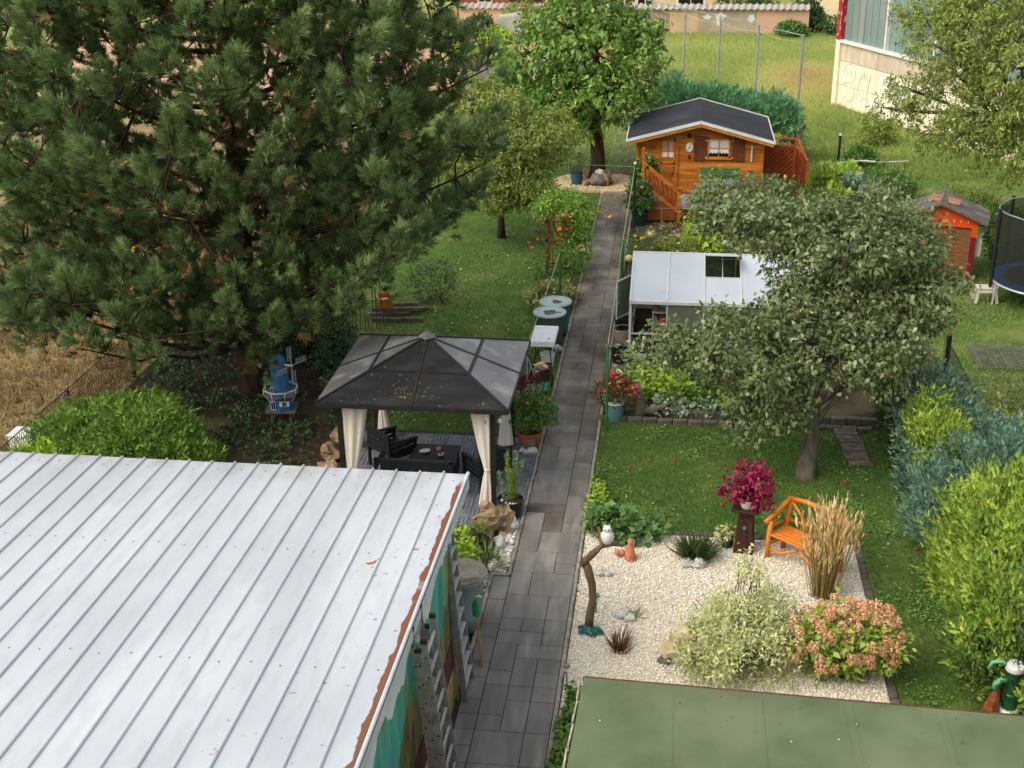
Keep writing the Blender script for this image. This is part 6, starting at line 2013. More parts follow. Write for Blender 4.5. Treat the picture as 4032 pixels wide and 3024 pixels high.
MB().beam((-1.70, -.02, 1.20), (-.62, -.02, .34), .05, .10).build('rail', m_wood_or, ter)
MB().box((-1.62, -.02, 1.05), (.08, .05, 1.5)).build('baluster', m_wood_or, ter)
lat = MB().beam((-1.66, -.01, 1.5), (-.64, -.01, .68), .02, .5).build('rail_panel', m_wood_red, ter)
for k in range(7):
    t = k / 6
    MB().beam((-1.62 + t * .98, -.03, 1.80 - t * .78), (-1.42 + t * .82, -.03, 1.28 - t * .78), .03, .014, (0, 1, 0)).build('lattice_bar', m_wood_or, lat)
MB().box((-1.2, 0, .36), (1.0, .03, .6)).build('front_panel', m_wood_red, ter)
# lattice screen on the right of the cabin
lt = thing('lattice_screen', 'red-brown lattice privacy screen at the right corner of the cabin', 'screen', (2.86, 42.3, 0))
def lattice(p, q, z0, z1p, z1q, nm):
    p, q = Vector(p), Vector(q)
    d = (q - p)
    fr_ = MB()
    fr_.beam((p.x, p.y, z0), (p.x, p.y, z1p), .07, .07)
    fr_.beam((q.x, q.y, z0), (q.x, q.y, z1q), .07, .07)
    fr_.beam((p.x, p.y, z1p), (q.x, q.y, z1q), .06, .06)
    fr_.beam((p.x, p.y, z1p - .24), (q.x, q.y, z1q - .24), .05, .05)
    fr_.beam((p.x, p.y, z0), (q.x, q.y, z0), .06, .06)
    o = fr_.build('frame', m_wood_red, lt)
    hgt_ = z1p - .24 - z0
    sd_ = d.cross(Vector((0, 0, 1))).normalized() * -.03
    ps = [(p.x + sd_.x, p.y + sd_.y, z0), (q.x + sd_.x, q.y + sd_.y, z0), (q.x + sd_.x, q.y + sd_.y, z1q - .24), (p.x + sd_.x, p.y + sd_.y, z1p - .24)]
    MB().add(ps + [(a + sd_.x * .4, b + sd_.y * .4, c) for a, b, c in ps], [(0, 1, 2, 3), (7, 6, 5, 4), (0, 4, 5, 1), (1, 5, 6, 2), (2, 6, 7, 3), (3, 7, 4, 0)]).build('backing_board', m_wood_red, o)
    L = d.length
    bk = MB()
    k = -hgt_
    while k < L:
        for s in (1, -1):
            t0, t1 = max(0, k), min(L, k + hgt_)
            if t1 - t0 < .08:
                continue
            za, zb = (z0 + t0 - k, z0 + t1 - k) if s > 0 else (z1p - .24 - (t0 - k), z1p - .24 - (t1 - k))
            a, b = p + d * (t0 / L), p + d * (t1 / L)
            side = d.cross(Vector((0, 0, 1))).normalized() * (.012 * s)
            MB().beam((a.x + side.x, a.y + side.y, za), (b.x + side.x, b.y + side.y, zb), .03, .05, side).build('lattice_bar', m_wood_red, o)
        k += .17
    return o
lattice((0, 0, 0), (1.0, 0, 0), .35, 2.2, 2.2, 'a')
lattice((1.04, -.04, 0), (1.22, -2.1, 0), .35, 2.2, 1.9, 'b')
# green bench and grey table on the terrace
gbn = thing('garden_bench', 'green slatted bench against the cabin wall under the window', 'bench', (1.44, 41.2, .465))
m_gbc = M('deep_green_paint', '#2f7a52', '#286a46', 4, .5)
for k in range(4):
    MB().box((0, .15, .58 + k * .105), (1.26, .025, .08)).build('back_slat', m_gbc, gbn, bevel=.005)
for k in range(4):
    MB().box((0, -.25 + k * .1, .42), (1.26, .085, .025)).build('seat_slat', m_gbc, gbn, bevel=.005)
for s in (-1, 1):
    MB().box((s * .55, .16, .48), (.05, .04, .96)).build('leg', m_gbc, gbn)
    MB().box((s * .55, -.25, .2), (.05, .04, .4)).build('leg', m_gbc, gbn)
gtb = thing('garden_table', 'grey rounded garden table in front of the green cabin bench', 'table', (1.45, 40.45, .465))
MB().box((0, 0, .70), (1.3, .62, .035)).build('table_top', m_stone_g, gtb, bevel=.012, seg=2)
for sx in (-1, 1):
    for sy in (-1, 1):
        MB().tube([(sx * .5, sy * .22, .69), (sx * .55, sy * .25, 0)], .022, 7).build('leg', m_alu, gtb)
tp_ = thing('tablet_sign', 'small white and grey notice fixed to the cabin rail panel', 'sign', (.58, 39.74, .62))
MB().box((0, 0, 0), (.10, .012, .22), ry=.2).build('board', m_whitep, tp_)
# potted climbers by the dark pole
pt = pot('flower_pot', 'dark green tub of tall dahlias beside the dark line pole', 'plant pot', (-1.05, 39.5, 0), .27, .21, .42, m_dgreen)
dl = [(0, 0, .75, .42, .38, .4), (-.08, .1, 1.1, .32, .3, .3)]
link('dahlia', mesh_np('dahlia', [foliage(dl, 420, 4, .10, TL(.6), twig=.14)], m_leafg), pt)
blooms(pt, [M('dusty_pink_petal', '#c98a96', '#b06878', 20, .6)], [(-.28, -.3, .95), (.0, -.38, .98), (.30, -.35, 1.0), (.05, -.3, 1.25), (.32, -.25, 1.35), (-.2, -.36, 1.08)], .085, 10)
pt = pot('flower_pot', 'large tub with a dense dark green climber beside the cabin door', 'plant pot', (-.95, 40.6, 0), .25, .2, .4, m_dgreen)
link('climber', mesh_np('climber', [foliage([(-.05, .0, 1.25, .33, .3, .5), (.0, .1, 1.68, .33, .28, .22), (-.12, 0, .8, .36, .32, .4), (.2, .1, 1.3, .2, .2, .3)], 700, 4, .11, TL(.65), twig=.16, droop=.6)], m_leafg), pt)
MB().tube([(0, 0, .3), (.05, .05, 1.0), (.1, .15, 1.7)], .015, 6).build('stem', m_stem, pt)

# ------------------------------------------------------------------ cypress hedge on the right
SP = T_spray(3, .10)
def cypress(label, loc, lobes, n, mat, size=.19, up=.9):
    t = plant('cypress_shrub', label, 'shrub', loc, lobes, int(n * .34), 12, size * .68, SP, mat, m_bark, .04, group='cypress shrubs of the right hedge', shell=.68, up=1.1, lump=.42, outw=.75, twig=.30, axd=1.1, axr=.42, droop=0, leafup=.1, tvar=.45, width=.42)
    return t
cypress('big golden-green cypress in the middle of the right hedge', (5.1, 17.2, 0), [(5.0, 17.2, 1.0, .75, 1.2, 1.15), (5.3, 18.0, 1.35, .8, .9, 1.0), (4.85, 16.3, .8, .55, .8, .95), (5.6, 17.0, 1.5, .7, 1.0, .9), (4.95, 18.7, .9, .6, .7, .9), (4.75, 15.9, .55, .5, .7, .6), (4.65, 18.4, .6, .42, .7, .65)], 7600, m_gold)
cypress('second golden cypress on the right, behind the big one', (6.3, 17.6, 0), [(6.3, 17.6, 1.2, .7, .9, .95), (6.6, 16.6, 1.3, .6, .7, .9)], 2600, m_gold)
cypress('broad blue-green cypress at the right edge behind the golden ones', (6.5, 19.4, 0), [(6.4, 19.4, 1.1, .7, .8, .85), (6.9, 18.8, 1.2, .6, .7, .8)], 2300, m_blue)
cypress('dark shaded green cypress low at the near end of the hedge', (4.95, 15.9, 0), [(4.85, 15.75, .45, .55, .65, .55), (4.65, 16.5, .35, .4, .6, .4)], 1500, m_darkcyp, .17)
cypress('blue-green cypress at the right picture edge above the hand pump', (5.5, 15.6, 0), [(5.45, 15.7, 1.0, .5, .6, .9), (5.6, 16.2, 1.3, .5, .6, .6)], 1700, m_blue)
cypress('yellow-green cypress at the lower right corner beside the pump', (5.5, 14.5, 0), [(5.35, 14.6, .7, .55, .7, .8), (5.6, 13.9, .9, .6, .7, .8)], 1700, m_gold)
cypress('blue-grey cypress behind the big golden one', (5.25, 20.0, 0), [(5.2, 20.0, 1.15, .75, .8, .95), (5.7, 19.6, 1.2, .7, .7, .9), (4.85, 20.4, .7, .5, .7, .7), (4.62, 19.6, .6, .4, .7, .6)], 3600, m_blue)
cypress('small bright yellow cypress top between the blue ones', (4.95, 21.3, 0), [(4.85, 21.1, 1.25, .42, .55, .72), (4.75, 21.7, 1.4, .38, .4, .6)], 1500, m_gold, .17)
cypress('tall blue cypress at the far end of the hedge', (4.8, 22.4, 0), [(4.75, 22.4, 1.15, .6, .65, 1.0), (4.6, 21.7, .6, .42, .7, .6), (5.3, 22.2, 1.2, .6, .7, .85), (5.9, 21.2, 1.1, .6, .7, .7)], 2500, m_blue)
cypress('dark green cypress in the shade of the apple crown', (4.7, 23.9, 0), [(4.7, 23.9, .7, .5, .8, .75), (4.55, 23.1, .4, .35, .6, .45)], 1700, m_darkcyp, .17)
plant('euonymus_shrub', 'yellow-edged variegated shrub behind the blue hedge cypresses', 'shrub', (6.2, 22.6, 0), [(6.1, 22.6, .75, .7, .9, .6), (6.6, 21.6, .8, .7, .9, .6), (6.5, 20.4, .8, .6, .8, .6)], 900, 4, .09, TL(.6), LM('gold_edged_leaf', ['#55682c', '#76843c', '#a8a84c', '#cfc766'], .25), m_twig, .015)
plant('flower_clump', 'loose mixed garden plants beyond the hedge at the right edge', 'flowers', (7.2, 26.0, 0), [(7.0, 25.6, .35, 1.0, 1.0, .4), (7.8, 24.2, .4, 1.0, 1.2, .5)], 700, 4, .09, TL(.45), LM('mixed_garden_leaf', ['#5a6a34', '#7d8448', '#a09a5c'], .25), m_stem, .01)
# hand pump
pu = thing('hand_pump', 'green cast-iron hand pump with white bands beside the hedge', 'pump', (4.83, 15.2, 0))
m_pg = M('pump_green', '#1f5a34', '#184a2a', 5, .4, spec=.5)
m_pl = M('pump_light_green', '#6fb487', '#5fa478', 6, .5)
MB().lathe([(.13, .0), (.13, .05), (.10, .06), (.10, .42), (.085, .44), (.085, .78), (.10, .80)], 18).build('body', m_pg, pu, smooth=False)
for z, r_ in ((.10, .135), (.80, .125)):
    MB().lathe([(r_, z), (r_ * 1.05, z + .02), (r_ * 1.05, z + .07), (r_ * .9, z + .09), (.05, z + .09)], 18).build('white_band', m_white, pu)
MB().tube([(-.06, 0, .62), (-.16, -.02, .64), (-.22, -.03, .58), (-.23, -.03, .50)], [.035, .04, .045, .05], 9).build('spout', m_pl, pu, smooth=True)
MB().tube([(-.05, 0, .80), (-.18, .0, .92), (-.30, .0, .90), (-.34, 0, .80)], .028, 8).build('handle', m_pl, pu, smooth=True)
MB().tube([(.02, 0, .9), (.04, .02, 1.15)], .012, 6).build('rod', m_black, pu)
ps_ = thing('tree_stump', 'small reddish split stump at the foot of the hand pump', 'stump', (4.55, 15.15, 0))
MB().tube([(0, 0, -.02), (.04, 0, .22), (.10, .02, .5)], [.12, .09, .05], 8).rough(.04, 6).build('wood', M('red_rotten_wood', '#9a5a34', '#6a3a20', 12, .9, .5), ps_)

# ------------------------------------------------------------------ neighbour's plot on the right
def fpost(label, x, y_, h_, mat, cap=None):
    t = thing('fence_post', label, 'post', (x, y_, 0))
    MB().box((0, 0, h_ / 2), (.09, .09, h_)).build('post', mat, t, bevel=.006)
    MB().sphere((0, 0, h_ + .02), .055, 10, 7).build('cap', cap or mat, t, smooth=True)
    return t
fpost('black fence post with ball cap behind the apple tree on the right', 6.1, 27.2, 1.15, m_black, m_wood_br)
fpost('short grey wooden post beside the black fence post', 5.55, 26.6, .85, m_wood_gr)
fpost('black fence post with pale ball cap behind the cabin bushes', 6.04, 48.6, 1.0, m_black, m_white)
fpost('thin dark post beside the cabin roof corner', 3.55, 45.5, 1.1, m_wood_dk)
nf = thing('wire_fence', 'dark wire mesh fence on the plot boundary behind the apple tree', 'fence', (6.1, 23.0, 0))
mb = MB()
for k in range(44):
    for s in (0, 1):
        mb.beam((0, k * .1 - .0, .02 if s else 1.0), (0, k * .1 + .5, 1.0 if s else .02), .005, .005, (1, 0, 0))
q = mb.build('wire_mesh', m_black, nf)
q['kind'] = 'stuff'
MB().tube([(0, 0, 1.0), (0, 5, 1.0)], .01, 5).build('top_wire', m_black, nf)
nt = thing('plastic_netting', 'flat grey netting laid over the vegetable patch at the right edge', 'netting', (7.9, 29.0, .06))
for k in range(13):
    MB().beam((-.9, -.9 + k * .12, .02), (1.4, -.9 + k * .12, .02), .028, .012).build('strip', m_stone_g, nt)
for k in range(8):
    MB().beam((-.8 + k * .3, -.95, .032), (-.8 + k * .3, .6, .032), .02, .01).build('strip', m_stone_g, nt)
# playhouse
ph = thing('playhouse', 'small orange and dark red playhouse with grey felt roof', 'playhouse', (7.15, 34.75, 0), R(-14))
m_or = M('signal_orange', '#e3571f', '#d44a16', 3, .5)
m_dr = M('wine_red_paint', '#7c1f33', '#6a182a', 3, .5)
m_rfelt = M('worn_grey_felt', '#6f6a63', '#5b564f', 4, .9, .2, c3='#8a8478', sc3=2)
MB().box((0, .55, .85), (1.75, 1.0, 1.5)).build('wall', m_wood_br, ph)
for k in range(6):
    MB().box((.28, .02, .25 + k * .225), (1.15, .03, .215)).build('wall_board', M('pale_board', '#8f6240', '#754c30', 4, .8, stretch=(1, 1, 4)) if k == 0 else bpy.data.materials['pale_board'], ph)
gp = [(-.95, 1.52), (.97, 1.52), (.97, 1.72), (0, 2.10), (-.95, 1.72)]
gbl = MB().prism(gp, .04, 'y', -.05).build('gable_board', m_or, ph)
for k in range(9):
    for s in (0, 1):
        MB().sphere((-.72 + k * .18, -.06, 1.66 + s * .045), .016, 6, 5).build('painted_dot', m_white, gbl)
MB().box((.90, -.02, 1.42), (.14, .08, .30)).build('corner_post', m_or, ph)
MB().box((.90, -.02, .64), (.14, .08, 1.28)).build('corner_post', m_dr, ph)
MB().box((-.90, -.02, .8), (.14, .08, 1.5)).build('corner_post', m_dr, ph)
MB().box((1.06, .3, .95), (.12, .3, .5)).build('meter_box', m_white, ph)
for s in (-1, 1):
    MB().beam((0, .5, 2.16), (s * 1.22, .5, 1.68), .05 if False else 1.5, .05, (0, 0, 1)).build('roof', m_rfelt, ph)
for k in range(2):
    MB().beam((-.35 + k * .05, .3 + k * .3, 2.17 + k * .01), (.45, .25 + k * .3, 2.08), .16, .04).build('roof_plank', M('pink_plank', '#c08a6a', '#a87456', 5, .8) if k == 0 else bpy.data.materials['pink_plank'], ph)
# trampoline
tm = thing('trampoline', 'round trampoline with blue pad and black safety net at the right edge', 'trampoline', (9.72, 33.0, 0))
m_net = M('black_netting', '#22241f', '#191a17', 4, .9)
def netm():
    m, n, l, b = base_mat('safety_net')
    b.inputs['Base Color'].default_value = hexc('#26281f')
    b.inputs['Roughness'].default_value = .9
    t = n.new('ShaderNodeBsdfTransparent')
    x = n.new('ShaderNodeMixShader')
    x.inputs[0].default_value = .35
    l.new(b.outputs[0], x.inputs[1])
    l.new(t.outputs[0], x.inputs[2])
    l.new(x.outputs[0], n['Material Output'].inputs[0])
    return m
TR = 1.45
MB().lathe([(TR - .30, .66), (TR, .66), (TR, .62), (TR - .30, .62)], 40).build('bed', M('blue_pad', '#2f5a94', '#254a80', 4, .5), tm)
MB().lathe([(0, .667), (TR - .31, .668), (TR - .32, .672), (0, .672)], 40).build('mat', m_black, tm)
MB().tube([(math.cos(a) * TR, math.sin(a) * TR, .60) for a in [i * math.pi / 20 for i in range(41)]], .03, 7, False).build('frame_ring', m_alu, tm)
n = 48
vs = []
for i in range(n):
    a = 2 * math.pi * i / n
    c_ = 1.0 - .035 * (1 - abs(math.cos(a * 3)))
    vs += [(math.cos(a) * TR * 1.02, math.sin(a) * TR * 1.02, .66), (math.cos(a) * TR * 1.02 * c_, math.sin(a) * TR * 1.02 * c_, 2.45)]
fs = [(2 * i, 2 * ((i + 1) % n), 2 * ((i + 1) % n) + 1, 2 * i + 1) for i in range(n)]
MB().add(vs, fs).build('safety_net', netm(), tm)
MB().tube([(vs[2 * (i % n) + 1][0], vs[2 * (i % n) + 1][1], 2.45) for i in range(n + 1)], .018, 6, False).build('top_ring', m_zinc, tm)
for k in range(6):
    a = math.pi * 1.03 + k * math.pi / 3
    x, y_ = math.cos(a) * TR * 1.05, math.sin(a) * TR * 1.05
    MB().tube([(x, y_, .45), (x, y_, 2.5)], .045, 8).build('net_pole', m_black, tm)
    for s in (-.12, .12):
        a2 = a + s
        MB().tube([(math.cos(a2) * TR, math.sin(a2) * TR, .6), (math.cos(a2) * TR * 1.02, math.sin(a2) * TR * 1.02, 0)], .025, 7).build('leg', m_alu, tm)
stl = thing('step_stool', 'white step stool on the grass beside the trampoline', 'stool', (8.15, 32.95, 0))
m_cream = M('cream_paint', '#d8cfbe', '#c9bfac', 4, .6)
MB().box((0, 0, .40), (.52, .34, .035)).build('seat', m_cream, stl, bevel=.008)
for s in (-1, 1):
    for f_ in (-1, 1):
        MB().beam((s * .2, f_ * .13, .40), (s * .27, f_ * .17, 0), .07, .03, (0, 1, 0)).build('leg', m_cream, stl)
MB().box((0, -.14, .33), (.42, .02, .10)).build('apron', m_cream, stl)
for i, (x, y_, w_, h_, mm) in enumerate(((9.5, 36.2, 1.6, 1.6, m_ivy), (8.9, 40.5, 1.6, 1.0, m_cherry), (6.9, 43.5, 1.3, 1.0, m_leafg), (7.6, 51.5, 1.0, 1.2, m_cherry), (6.6, 47.5, .7, .8, m_leafg))):
    plant('shrub', ['dark shrub in the gap between playhouse and trampoline', 'wild olive green shrub under the right cherry tree', 'leafy green shrub right of the cabin conifers', 'straggly sapling in the meadow near the hall corner', 'small weedy shrub by the pale-capped fence post'][i], 'shrub', (x, y_, 0), [(x, y_, h_ * .5, w_ * .6, w_ * .5, h_ * .6), (x + .5 * w_, y_ + .2, h_ * .35, w_ * .5, w_ * .5, h_ * .45)], 520, 5, .12, TL(.5), mm, m_twig, .015)
wr = thing('dead_branch', 'dead grey branch lying across the fence posts behind the hedge plants', 'branch', (6.6, 44.6, .9))
MB().tube([(-1.0, 0, .0), (-.3, .1, .06), (.4, 0, .04), (1.3, .1, .08)], [.03, .035, .03, .015], 6).build('wood', m_stone_w, wr)
for x in (.5, 1.2):
    MB().tube([(x, .05, .03), (x - .05, .1, -.9)], .025, 6).build('support', m_wood_br, wr)
for i, (x, y_, m_, h_) in enumerate(((5.0, 42.6, m_gold, 1.0), (5.7, 41.6, m_blue, .9), (4.95, 40.6, m_gold, .8), (5.6, 43.2, m_lime, .9))):
    plant('dwarf_conifer', ['yellow dwarf conifer right beside the lattice screen', 'blue dwarf conifer right of the lattice screen', 'yellow-green dwarf conifer rising from the apple crown', 'lime leafed shrub behind the blue dwarf conifer'][i], 'shrub', (x, y_, 0), [(x, y_, h_ * .6, .5, .5, h_ * .65)], 700, 1, .2, SP, m_, m_bark, .03, up=1.0)

# ------------------------------------------------------------------ meadow, juniper, poles, hall, wall
plant('juniper_hedge', 'long clipped blue-green juniper hedge behind the cabin roof', 'hedge', (1.6, 48.6, 0), [(-.2, 49.4, 1.5, 1.1, 1.1, 1.3), (1.0, 48.8, 1.5, 1.3, 1.1, 1.2), (2.2, 48.5, 1.5, 1.3, 1.1, 1.05), (3.2, 48.3, 1.65, 1.0, 1.0, .75), (3.8, 48.1, 1.65, .65, .7, .55)], 2200, 9, .24, T_spray(4, .06), m_junip, m_bark2, .07, shell=.65, up=1.4, lump=.15, twig=.3, axd=1.1, axr=.4, droop=0, leafup=.1, width=.4)
plant('dwarf_conifer', 'single blue juniper tip standing above the clipped hedge', 'shrub', (3.6, 50.6, 0), [(3.6, 50.6, 1.6, .28, .28, .55)], 220, 1, .2, SP, m_blue, m_bark, .03, up=1.2)
plant('dwarf_conifer', 'pale blue conifer at the right end of the clipped juniper hedge', 'shrub', (4.4, 49.6, 0), [(4.4, 49.6, .9, .4, .4, .8)], 260, 1, .2, SP, m_blue, m_bark, .03, up=1.2)
bf = thing('ball_fence', 'row of tall grey poles joined by a top rail in the meadow', 'fence', (4.72, 52, 0))
FP = [(0, 0), (-1.54, 2.95), (-3.03, 5.74), (-4.54, 8.45), (-6.1, 11.3), (-7.7, 14.1)]
for x, y_ in FP:
    MB().tube([(x, y_, 0), (x, y_, 4.18)], .045, 8).build('pole', m_zinc, bf)
for (a, b), (c, d) in zip(FP, FP[1:]):
    MB().tube([(a, b, 4.14), (c, d, 4.14)], .022, 6).build('top_rail', m_zinc, bf)
    MB().tube([(a, b, 3.9), (a * .5 + c * .5, b * .5 + d * .5, 3.78), (c, d, 3.9)], .008, 4).build('net_wire', m_rope, bf)

# hall on the right: panelled concrete base, ribbed glass band above
hall = thing('hall_building', 'large industrial hall with pale concrete base and greenish ribbed glazing', 'building', (7.11, 60.2, 0), math.atan2(53.59 - 60.16, 10.1 - 7.11))
m_conc = M('pale_concrete', '#efe4ca', '#e2d5b8', 1.2, .9, .1, 30, c3='#f4ecd8', sc3=.4, vary=.05)
m_conc2 = M('stained_concrete', '#d6c8b0', '#bfb09a', 2.5, .9, .1, 30, stretch=(1, 1, .3))
m_gls = M('ribbed_glass', '#7c9490', '#687f7b', .8, .3, spec=.5, c3='#8a9490', sc3=.5, stretch=(2, 1, .15), vary=.06)
HLn = 30
MB().box((HLn / 2, 4.0, 4.5), (HLn - .1, 7.8, 8.6)).build('core', m_conc2, hall)
for k in range(10):
    for j, (z0, z1) in enumerate(((0.02, .95), (.97, 2.0), (2.02, 2.8))):
        MB().box((.35 + k * 3.0 + 1.45, 0, (z0 + z1) / 2), (2.98, .22, z1 - z0)).build('wall_panel', m_conc2 if j == 2 else m_conc, hall, bevel=.012)
MB().box((.17, -.05, 1.4), (.34, .35, 2.8)).build('corner_pier', m_conc, hall)
MB().box((HLn / 2, -.06, 2.86), (HLn, .36, .12)).build('sill_beam', m_white, hall)
MB().box((.17, -.06, 5.6), (.36, .36, 5.4)).build('corner_trim', M('flaking_red_paint', '#a8323a', '#952a32', 3, .6, c3='#d8c8c0', sc3=9, t3=(.6, .64), stretch=(1, 1, .4)), hall)
k = 0
x = .37
gmb = MB()
while x < HLn:
    w_ = .26
    if k % 14 == 13:
        MB().box((x + .06, -.05, 5.6), (.12, .3, 5.4)).build('mullion', m_white, hall)
        x += .13
    else:
        if x < 12:
            MB().box((x + w_ / 2, -.005 - .02 * (k % 2), 5.6), (w_ - .008, .06, 5.38)).build('glass_strip', m_gls, hall)
        else:
            gmb.box((x + w_ / 2, -.005 - .02 * (k % 2), 5.6), (w_ - .008, .06, 5.38))
        x += w_
    k += 1
o = gmb.build('glass_strip', m_gls, hall)
o['kind'] = 'stuff'
def scrawl(parent, strokes, mat, y_, r_=.018):
    for st in strokes:
        MB().tube([(a, y_, b) for a, b in st], r_, 4).build('graffiti', mat, parent)
def arc(cx, cz, rx, rz, a0, a1, n=14):
    return [(cx + rx * math.cos(R(a0 + (a1 - a0) * i / n)), cz + rz * math.sin(R(a0 + (a1 - a0) * i / n))) for i in range(n + 1)]
m_gfx = M('faded_graffiti', '#b3ae9c', '#a8a390', 4, .9)
scrawl(hall, [arc(1.2, 1.55, .48, .42, -60, 200), arc(1.2, .75, .5, .42, -90, 150), [(1.0, 1.4), (1.02, 1.75)], [(1.3, 1.42), (1.32, 1.7)], [(1.15, .8), (1.17, .9)], [(.85, .4), (1.1, .6)],
              arc(2.4, .7, .45, 1.0, 60, 190), [(2.3, 1.9), (2.45, 1.5)], [(2.9, 1.8), (2.7, .9), (2.75, .2)], arc(2.6, .5, .3, .2, 0, 200)], m_gfx, -.118, .011)
for k, (cx, cz, w_, h_) in enumerate(((4.3, 1.5, 1.0, .55), (5.0, 1.2, 1.2, .5), (3.9, 1.75, .6, .35))):
    pg = [(cx + math.cos(a) * w_ * (.5 + .1 * math.sin(3 * a + k)), cz + math.sin(a) * h_ * (.5 + .12 * math.sin(5 * a))) for a in [i * math.pi / 10 for i in range(20)]]
    MB().prism(pg, -.004 - .001 * k, 'y', -.112).build('paint_patch', m_white, hall)

# far boundary wall with corrugated coping and graffiti
fw = thing('boundary_wall', 'long peach rendered wall with corrugated coping and faded graffiti', 'wall', (-14, 83, 0))
WL = 21.8
m_rend = [M('peach_render', '#d8b994', '#cba985', 1.0, .9, .1, 20, c3='#c4a888', sc3=.6), M('brown_render', '#a9957c', '#9a866e', 1.5, .9, .1), M('grey_render', '#b5a690', '#a4957f', 1.2, .9, .1), M('pink_render', '#d6b091', '#cfa88a', .8, .9, .1)]
sec = [(0, 10.6, 0), (10.6, 13.3, 1), (13.3, 15.0, 0), (15.0, 18.6, 2), (18.6, WL, 3)]
for a, b, k in sec:
    MB().box(((a + b) / 2, .15, .75), (b - a - .01, .3, 1.5)).build('wall_panel', m_rend[k], fw)
m_corr = M('fibre_cement', '#b3aca2', '#a39c92', 1.5, .9)
vs, fs = [], []
n = 440
for i in range(n + 1):
    x = WL * i / n
    z = .045 * math.cos(2 * math.pi * i / 8)
    vs += [(x, -.22, 1.52 + z), (x, .55, 1.74 + z), (x, -.22, 1.49 + z)]
for i in range(n):
    a = 3 * i
    fs += [(a, a + 3, a + 4, a + 1), (a, a + 2, a + 5, a + 3)]
MB().add(vs, fs).build('corrugated_coping', m_corr, fw)
m_gfw = M('white_spray', '#e6dcc8', '#d6ccb6', 4, .9)
scrawl(fw, [arc(11.15, 1.0, .22, .2, 20, 250), arc(11.15, .62, .24, .22, 100, -140), [(11.7, 1.2), (11.7, .55), (12.05, .5)], arc(12.35, 1.0, .2, .18, -90, 180), arc(12.4, .6, .24, .2, 90, -120), [(12.8, 1.15), (12.78, .45)], [(13.0, 1.1), (13.15, .5)]], m_gfw, -.012, .022)
for k, (cx, cz, w_, h_) in enumerate(((15.6, 1.0, .5, .3), (16.4, 1.05, .65, .45), (16.3, .7, .25, .4), (18.3, .95, .42, .5))):
    pg = [(cx + math.cos(a) * w_ * (.5 + .12 * math.sin(3 * a + k)), cz + math.sin(a) * h_ * (.5 + .15 * math.sin(5 * a + k))) for a in [i * math.pi / 10 for i in range(20)]]
    MB().prism(pg, -.005, 'y', -.003).build('paint_patch', m_white, fw)
# buildings glimpsed behind the wall
def far_house(label, loc, w_, d_, h_, mat, roofm, wins, doors=()):
    t = thing('house', label, 'building', loc)
    MB().box((w_ / 2, d_ / 2, h_ / 2), (w_, d_, h_)).build('wall', mat, t)
    MB().prism([(-.3, h_), (w_ + .3, h_), (w_ / 2, h_ + 2.5)], d_ + .4, 'y', -.2).build('roof', roofm, t)
    for x, z, a, b in wins:
        f = MB().box((x, -.02, z), (a, .06, b)).build('window', m_white, t)
        MB().box((x, -.055, z), (a * .84, .03, b * .82)).build('pane', m_glassy, t)
        MB().box((x, -.075, z), (.05, .02, b * .82)).build('muntin', m_white, f)
    for x, a, b in doors:
        MB().box((x, -.03, b / 2), (a, .08, b)).build('door', m_wood_dk, t)
m_tile = M('brown_roof', '#6b4030', '#57342a', 5, .8)
m_cream_w = M('cream_wall', '#d9c29a', '#cbb288', 1, .9)
far_house('cream house with a dark white-framed window behind the far wall', (-4.0, 92, 0), 7.5, 7, 4.2, m_cream_w, m_tile, [(4.6, 1.2, 2.0, 1.4), (1.5, 1.2, 1.2, 1.3)], ())
far_house('brick-red low building with brown doors behind the far wall on the left', (-15.5, 91, 0), 9.5, 6, 3.2, M('red_brick_wall', '#8f5a42', '#7a4a36', 3, .9), m_tile, [(2.0, 1.4, 1.0, 1.0)], [(4.8, 2.2, 2.4), (7.6, 1.6, 2.4)])
far_house('pale cream building in the gap between wall and hall', (8.2, 88, 0), 7, 8, 6, M('light_cream_wall', '#ead9b4', '#e0cca4', 1, .9), m_tile, [(4.5, 1.5, 1.2, 1.3)])
for i, (x, y_, rx, h_, mm, lab) in enumerate(((4.0, 89.5, 2.0, 2.4, m_ivy, 'dark evergreen tree behind the right part of the far wall'), (7.9, 84.5, 1.0, 1.9, m_ivy, 'dark ivy tree at the right end of the far wall'), (6.6, 81.8, 1.0, .85, m_leafg, 'light green bush in front of the far wall end'), (9.6, 82.5, 1.4, 1.0, m_ivy, 'dark bush between the far wall and the hall'),
                                             (-9.6, 80.5, 1.5, 2.0, m_cherry, 'brownish tall bush behind the walnut crown'), (-11.2, 78.5, 1.1, .9, m_lime, 'yellow flowering bush left behind the walnut'), (-7.9, 79, .9, 1.4, m_blue, 'blue-green conifer behind the walnut crown'), (-12.2, 78.8, 1.2, 1.55, m_ivy, 'ivy-clad dark shrub in front of the far left wall'), (-11.3, 71, 1.5, .8, m_lime, 'bright lime green bush in the sandy yard'), (-9.4, 68.5, 1.2, 1.1, m_cherry, 'olive bush left of the walnut crown in the yard'))):
    t = thing('tree' if 'tree' in lab else 'shrub', lab, 'tree' if 'tree' in lab else 'shrub', (x, y_, 0))
    lb = [(0, 0, h_ * .55, rx, rx * .8, h_ * .55), (rx * .5, -.2, h_ * .4, rx * .6, rx * .6, h_ * .4)]
    link('crown', mesh_np('crown', [foliage(lb, 900, 4, .17, TL(.55), twig=.2)], mm), t)
    mb = MB()
    wood(mb, (0, 0, -.05), [(rnd.uniform(-.5, .5) * rx, 0, h_ * .7) for _ in range(4)], .06, .02)
    mb.build('trunk', m_bark, t)
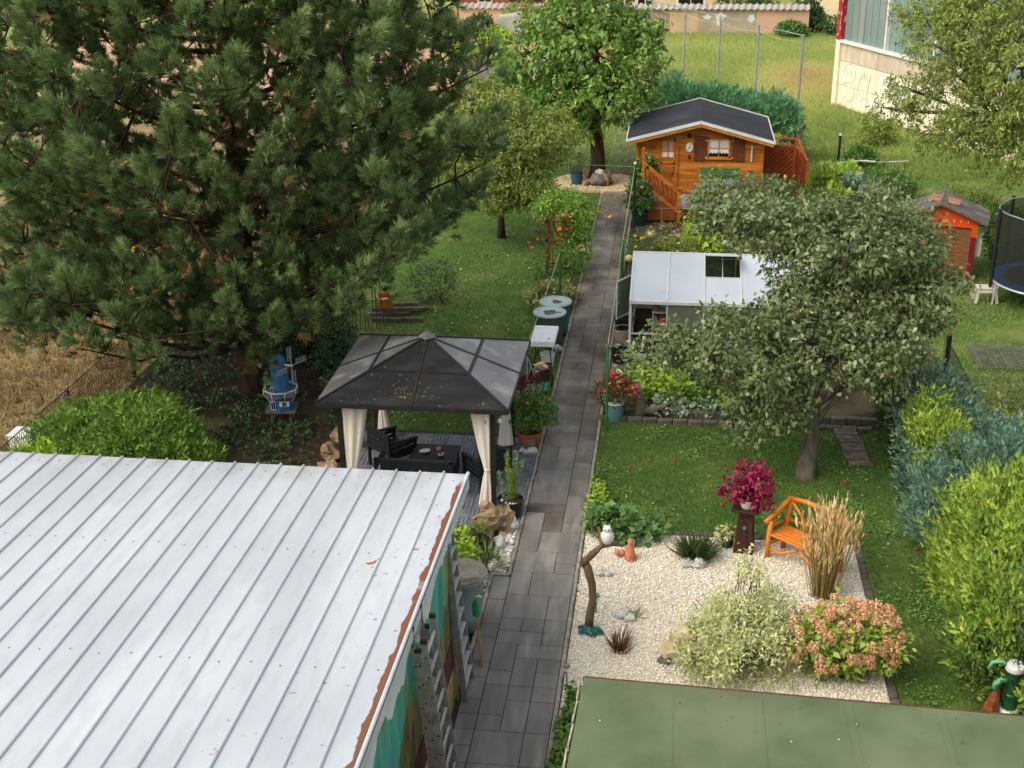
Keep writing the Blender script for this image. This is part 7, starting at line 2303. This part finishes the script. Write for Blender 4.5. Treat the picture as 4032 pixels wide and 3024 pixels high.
# left yard clutter: compost heap, water tank, hanging sheet
cp = thing('compost_bin', 'grey compost bin heaped with red-brown cuttings in the sandy yard', 'compost bin', (-9.9, 64.5, 0))
for s in (-1, 1):
    MB().box((s * .9, 0, .45), (.06, 1.3, .9)).build('side_board', m_stone_g, cp)
    MB().box((0, s * .65, .45), (1.8, .06, .9)).build('side_board', m_stone_g, cp)
link('cuttings', mesh_np('cuttings', [foliage([(0, 0, .85, .8, .6, .45)], 300, 3, .2, T_leaf(.12), shell=.1)], LM('red_cuttings', ['#6b4a3c', '#8d6450', '#7c5a4a'], .1)), cp)
rb_ = thing('water_tank', 'dark round tank beside the compost bin', 'tank', (-8.3, 64.6, 0))
MB().lathe([(.55, 0), (.6, .3), (.6, .9), (.5, 1.0), (0, 1.02)], 22).build('body', m_black, rb_, smooth=True)
MB().lathe([(.2, 1.0), (.2, 1.08), (0, 1.09)], 12).build('lid', m_black, rb_)
st_ = thing('hanging_sheet', 'pale grey tarpaulin hanging beside the ivy-clad shrub', 'tarpaulin', (-11.0, 79.4, 0))
vs, fs = [], []
for i in range(9):
    for j in range(7):
        u, w_ = i / 8, j / 6
        vs.append((u * 1.5 - .2 * (1 - w_) * (1 - u), .12 * math.sin(u * 5 + w_ * 2), .3 + w_ * (1.2 + .25 * u)))
for i in range(8):
    for j in range(6):
        a = i * 7 + j
        fs.append((a, a + 7, a + 8, a + 1))
o = MB().add(vs, fs).build('sheet', M('grey_tarp', '#b9b7ab', '#a8a69a', 2, .7), st_, smooth=True)
sm = o.modifiers.new('thick', 'SOLIDIFY')
sm.thickness = .01
MB().tube([(1.5, 0, 0), (1.5, 0, 1.9)], .05, 6).build('post', m_wood_br, st_)
ck = thing('yard_box', 'low dark blue box on a brick at the far end of the small cherry', 'box', (-7.2, 55.5, 0))
MB().box((0, 0, .35), (.9, .6, .3)).build('box', M('slate_blue_box', '#4a626a', '#3f555c', 3, .6), ck, bevel=.02)
MB().box((0, 0, .1), (.6, .4, .2)).build('brick', m_terra, ck)
yp = thing('yellow_float', 'small yellow ball hanging on a red pole in the dry field', 'ball', (-15.1, 33.0, 0))
MB().tube([(0, 0, 0), (0, 0, 1.3)], .04, 6).build('pole', m_tile_r, yp)
MB().sphere((.16, -.05, .75), .11, 10, 8).build('ball', M('signal_yellow', '#e0c01c', '#d0ae10', 3, .5), yp, smooth=True)
# small joined leaf masses of potted plants
for o in bpy.data.objects:
    if o.type == 'MESH' and o.parent and o.name.split('.')[0] in ('plant', 'rose', 'leaves', 'cuttings', 'dark_leaves'):
        o['kind'] = 'stuff'
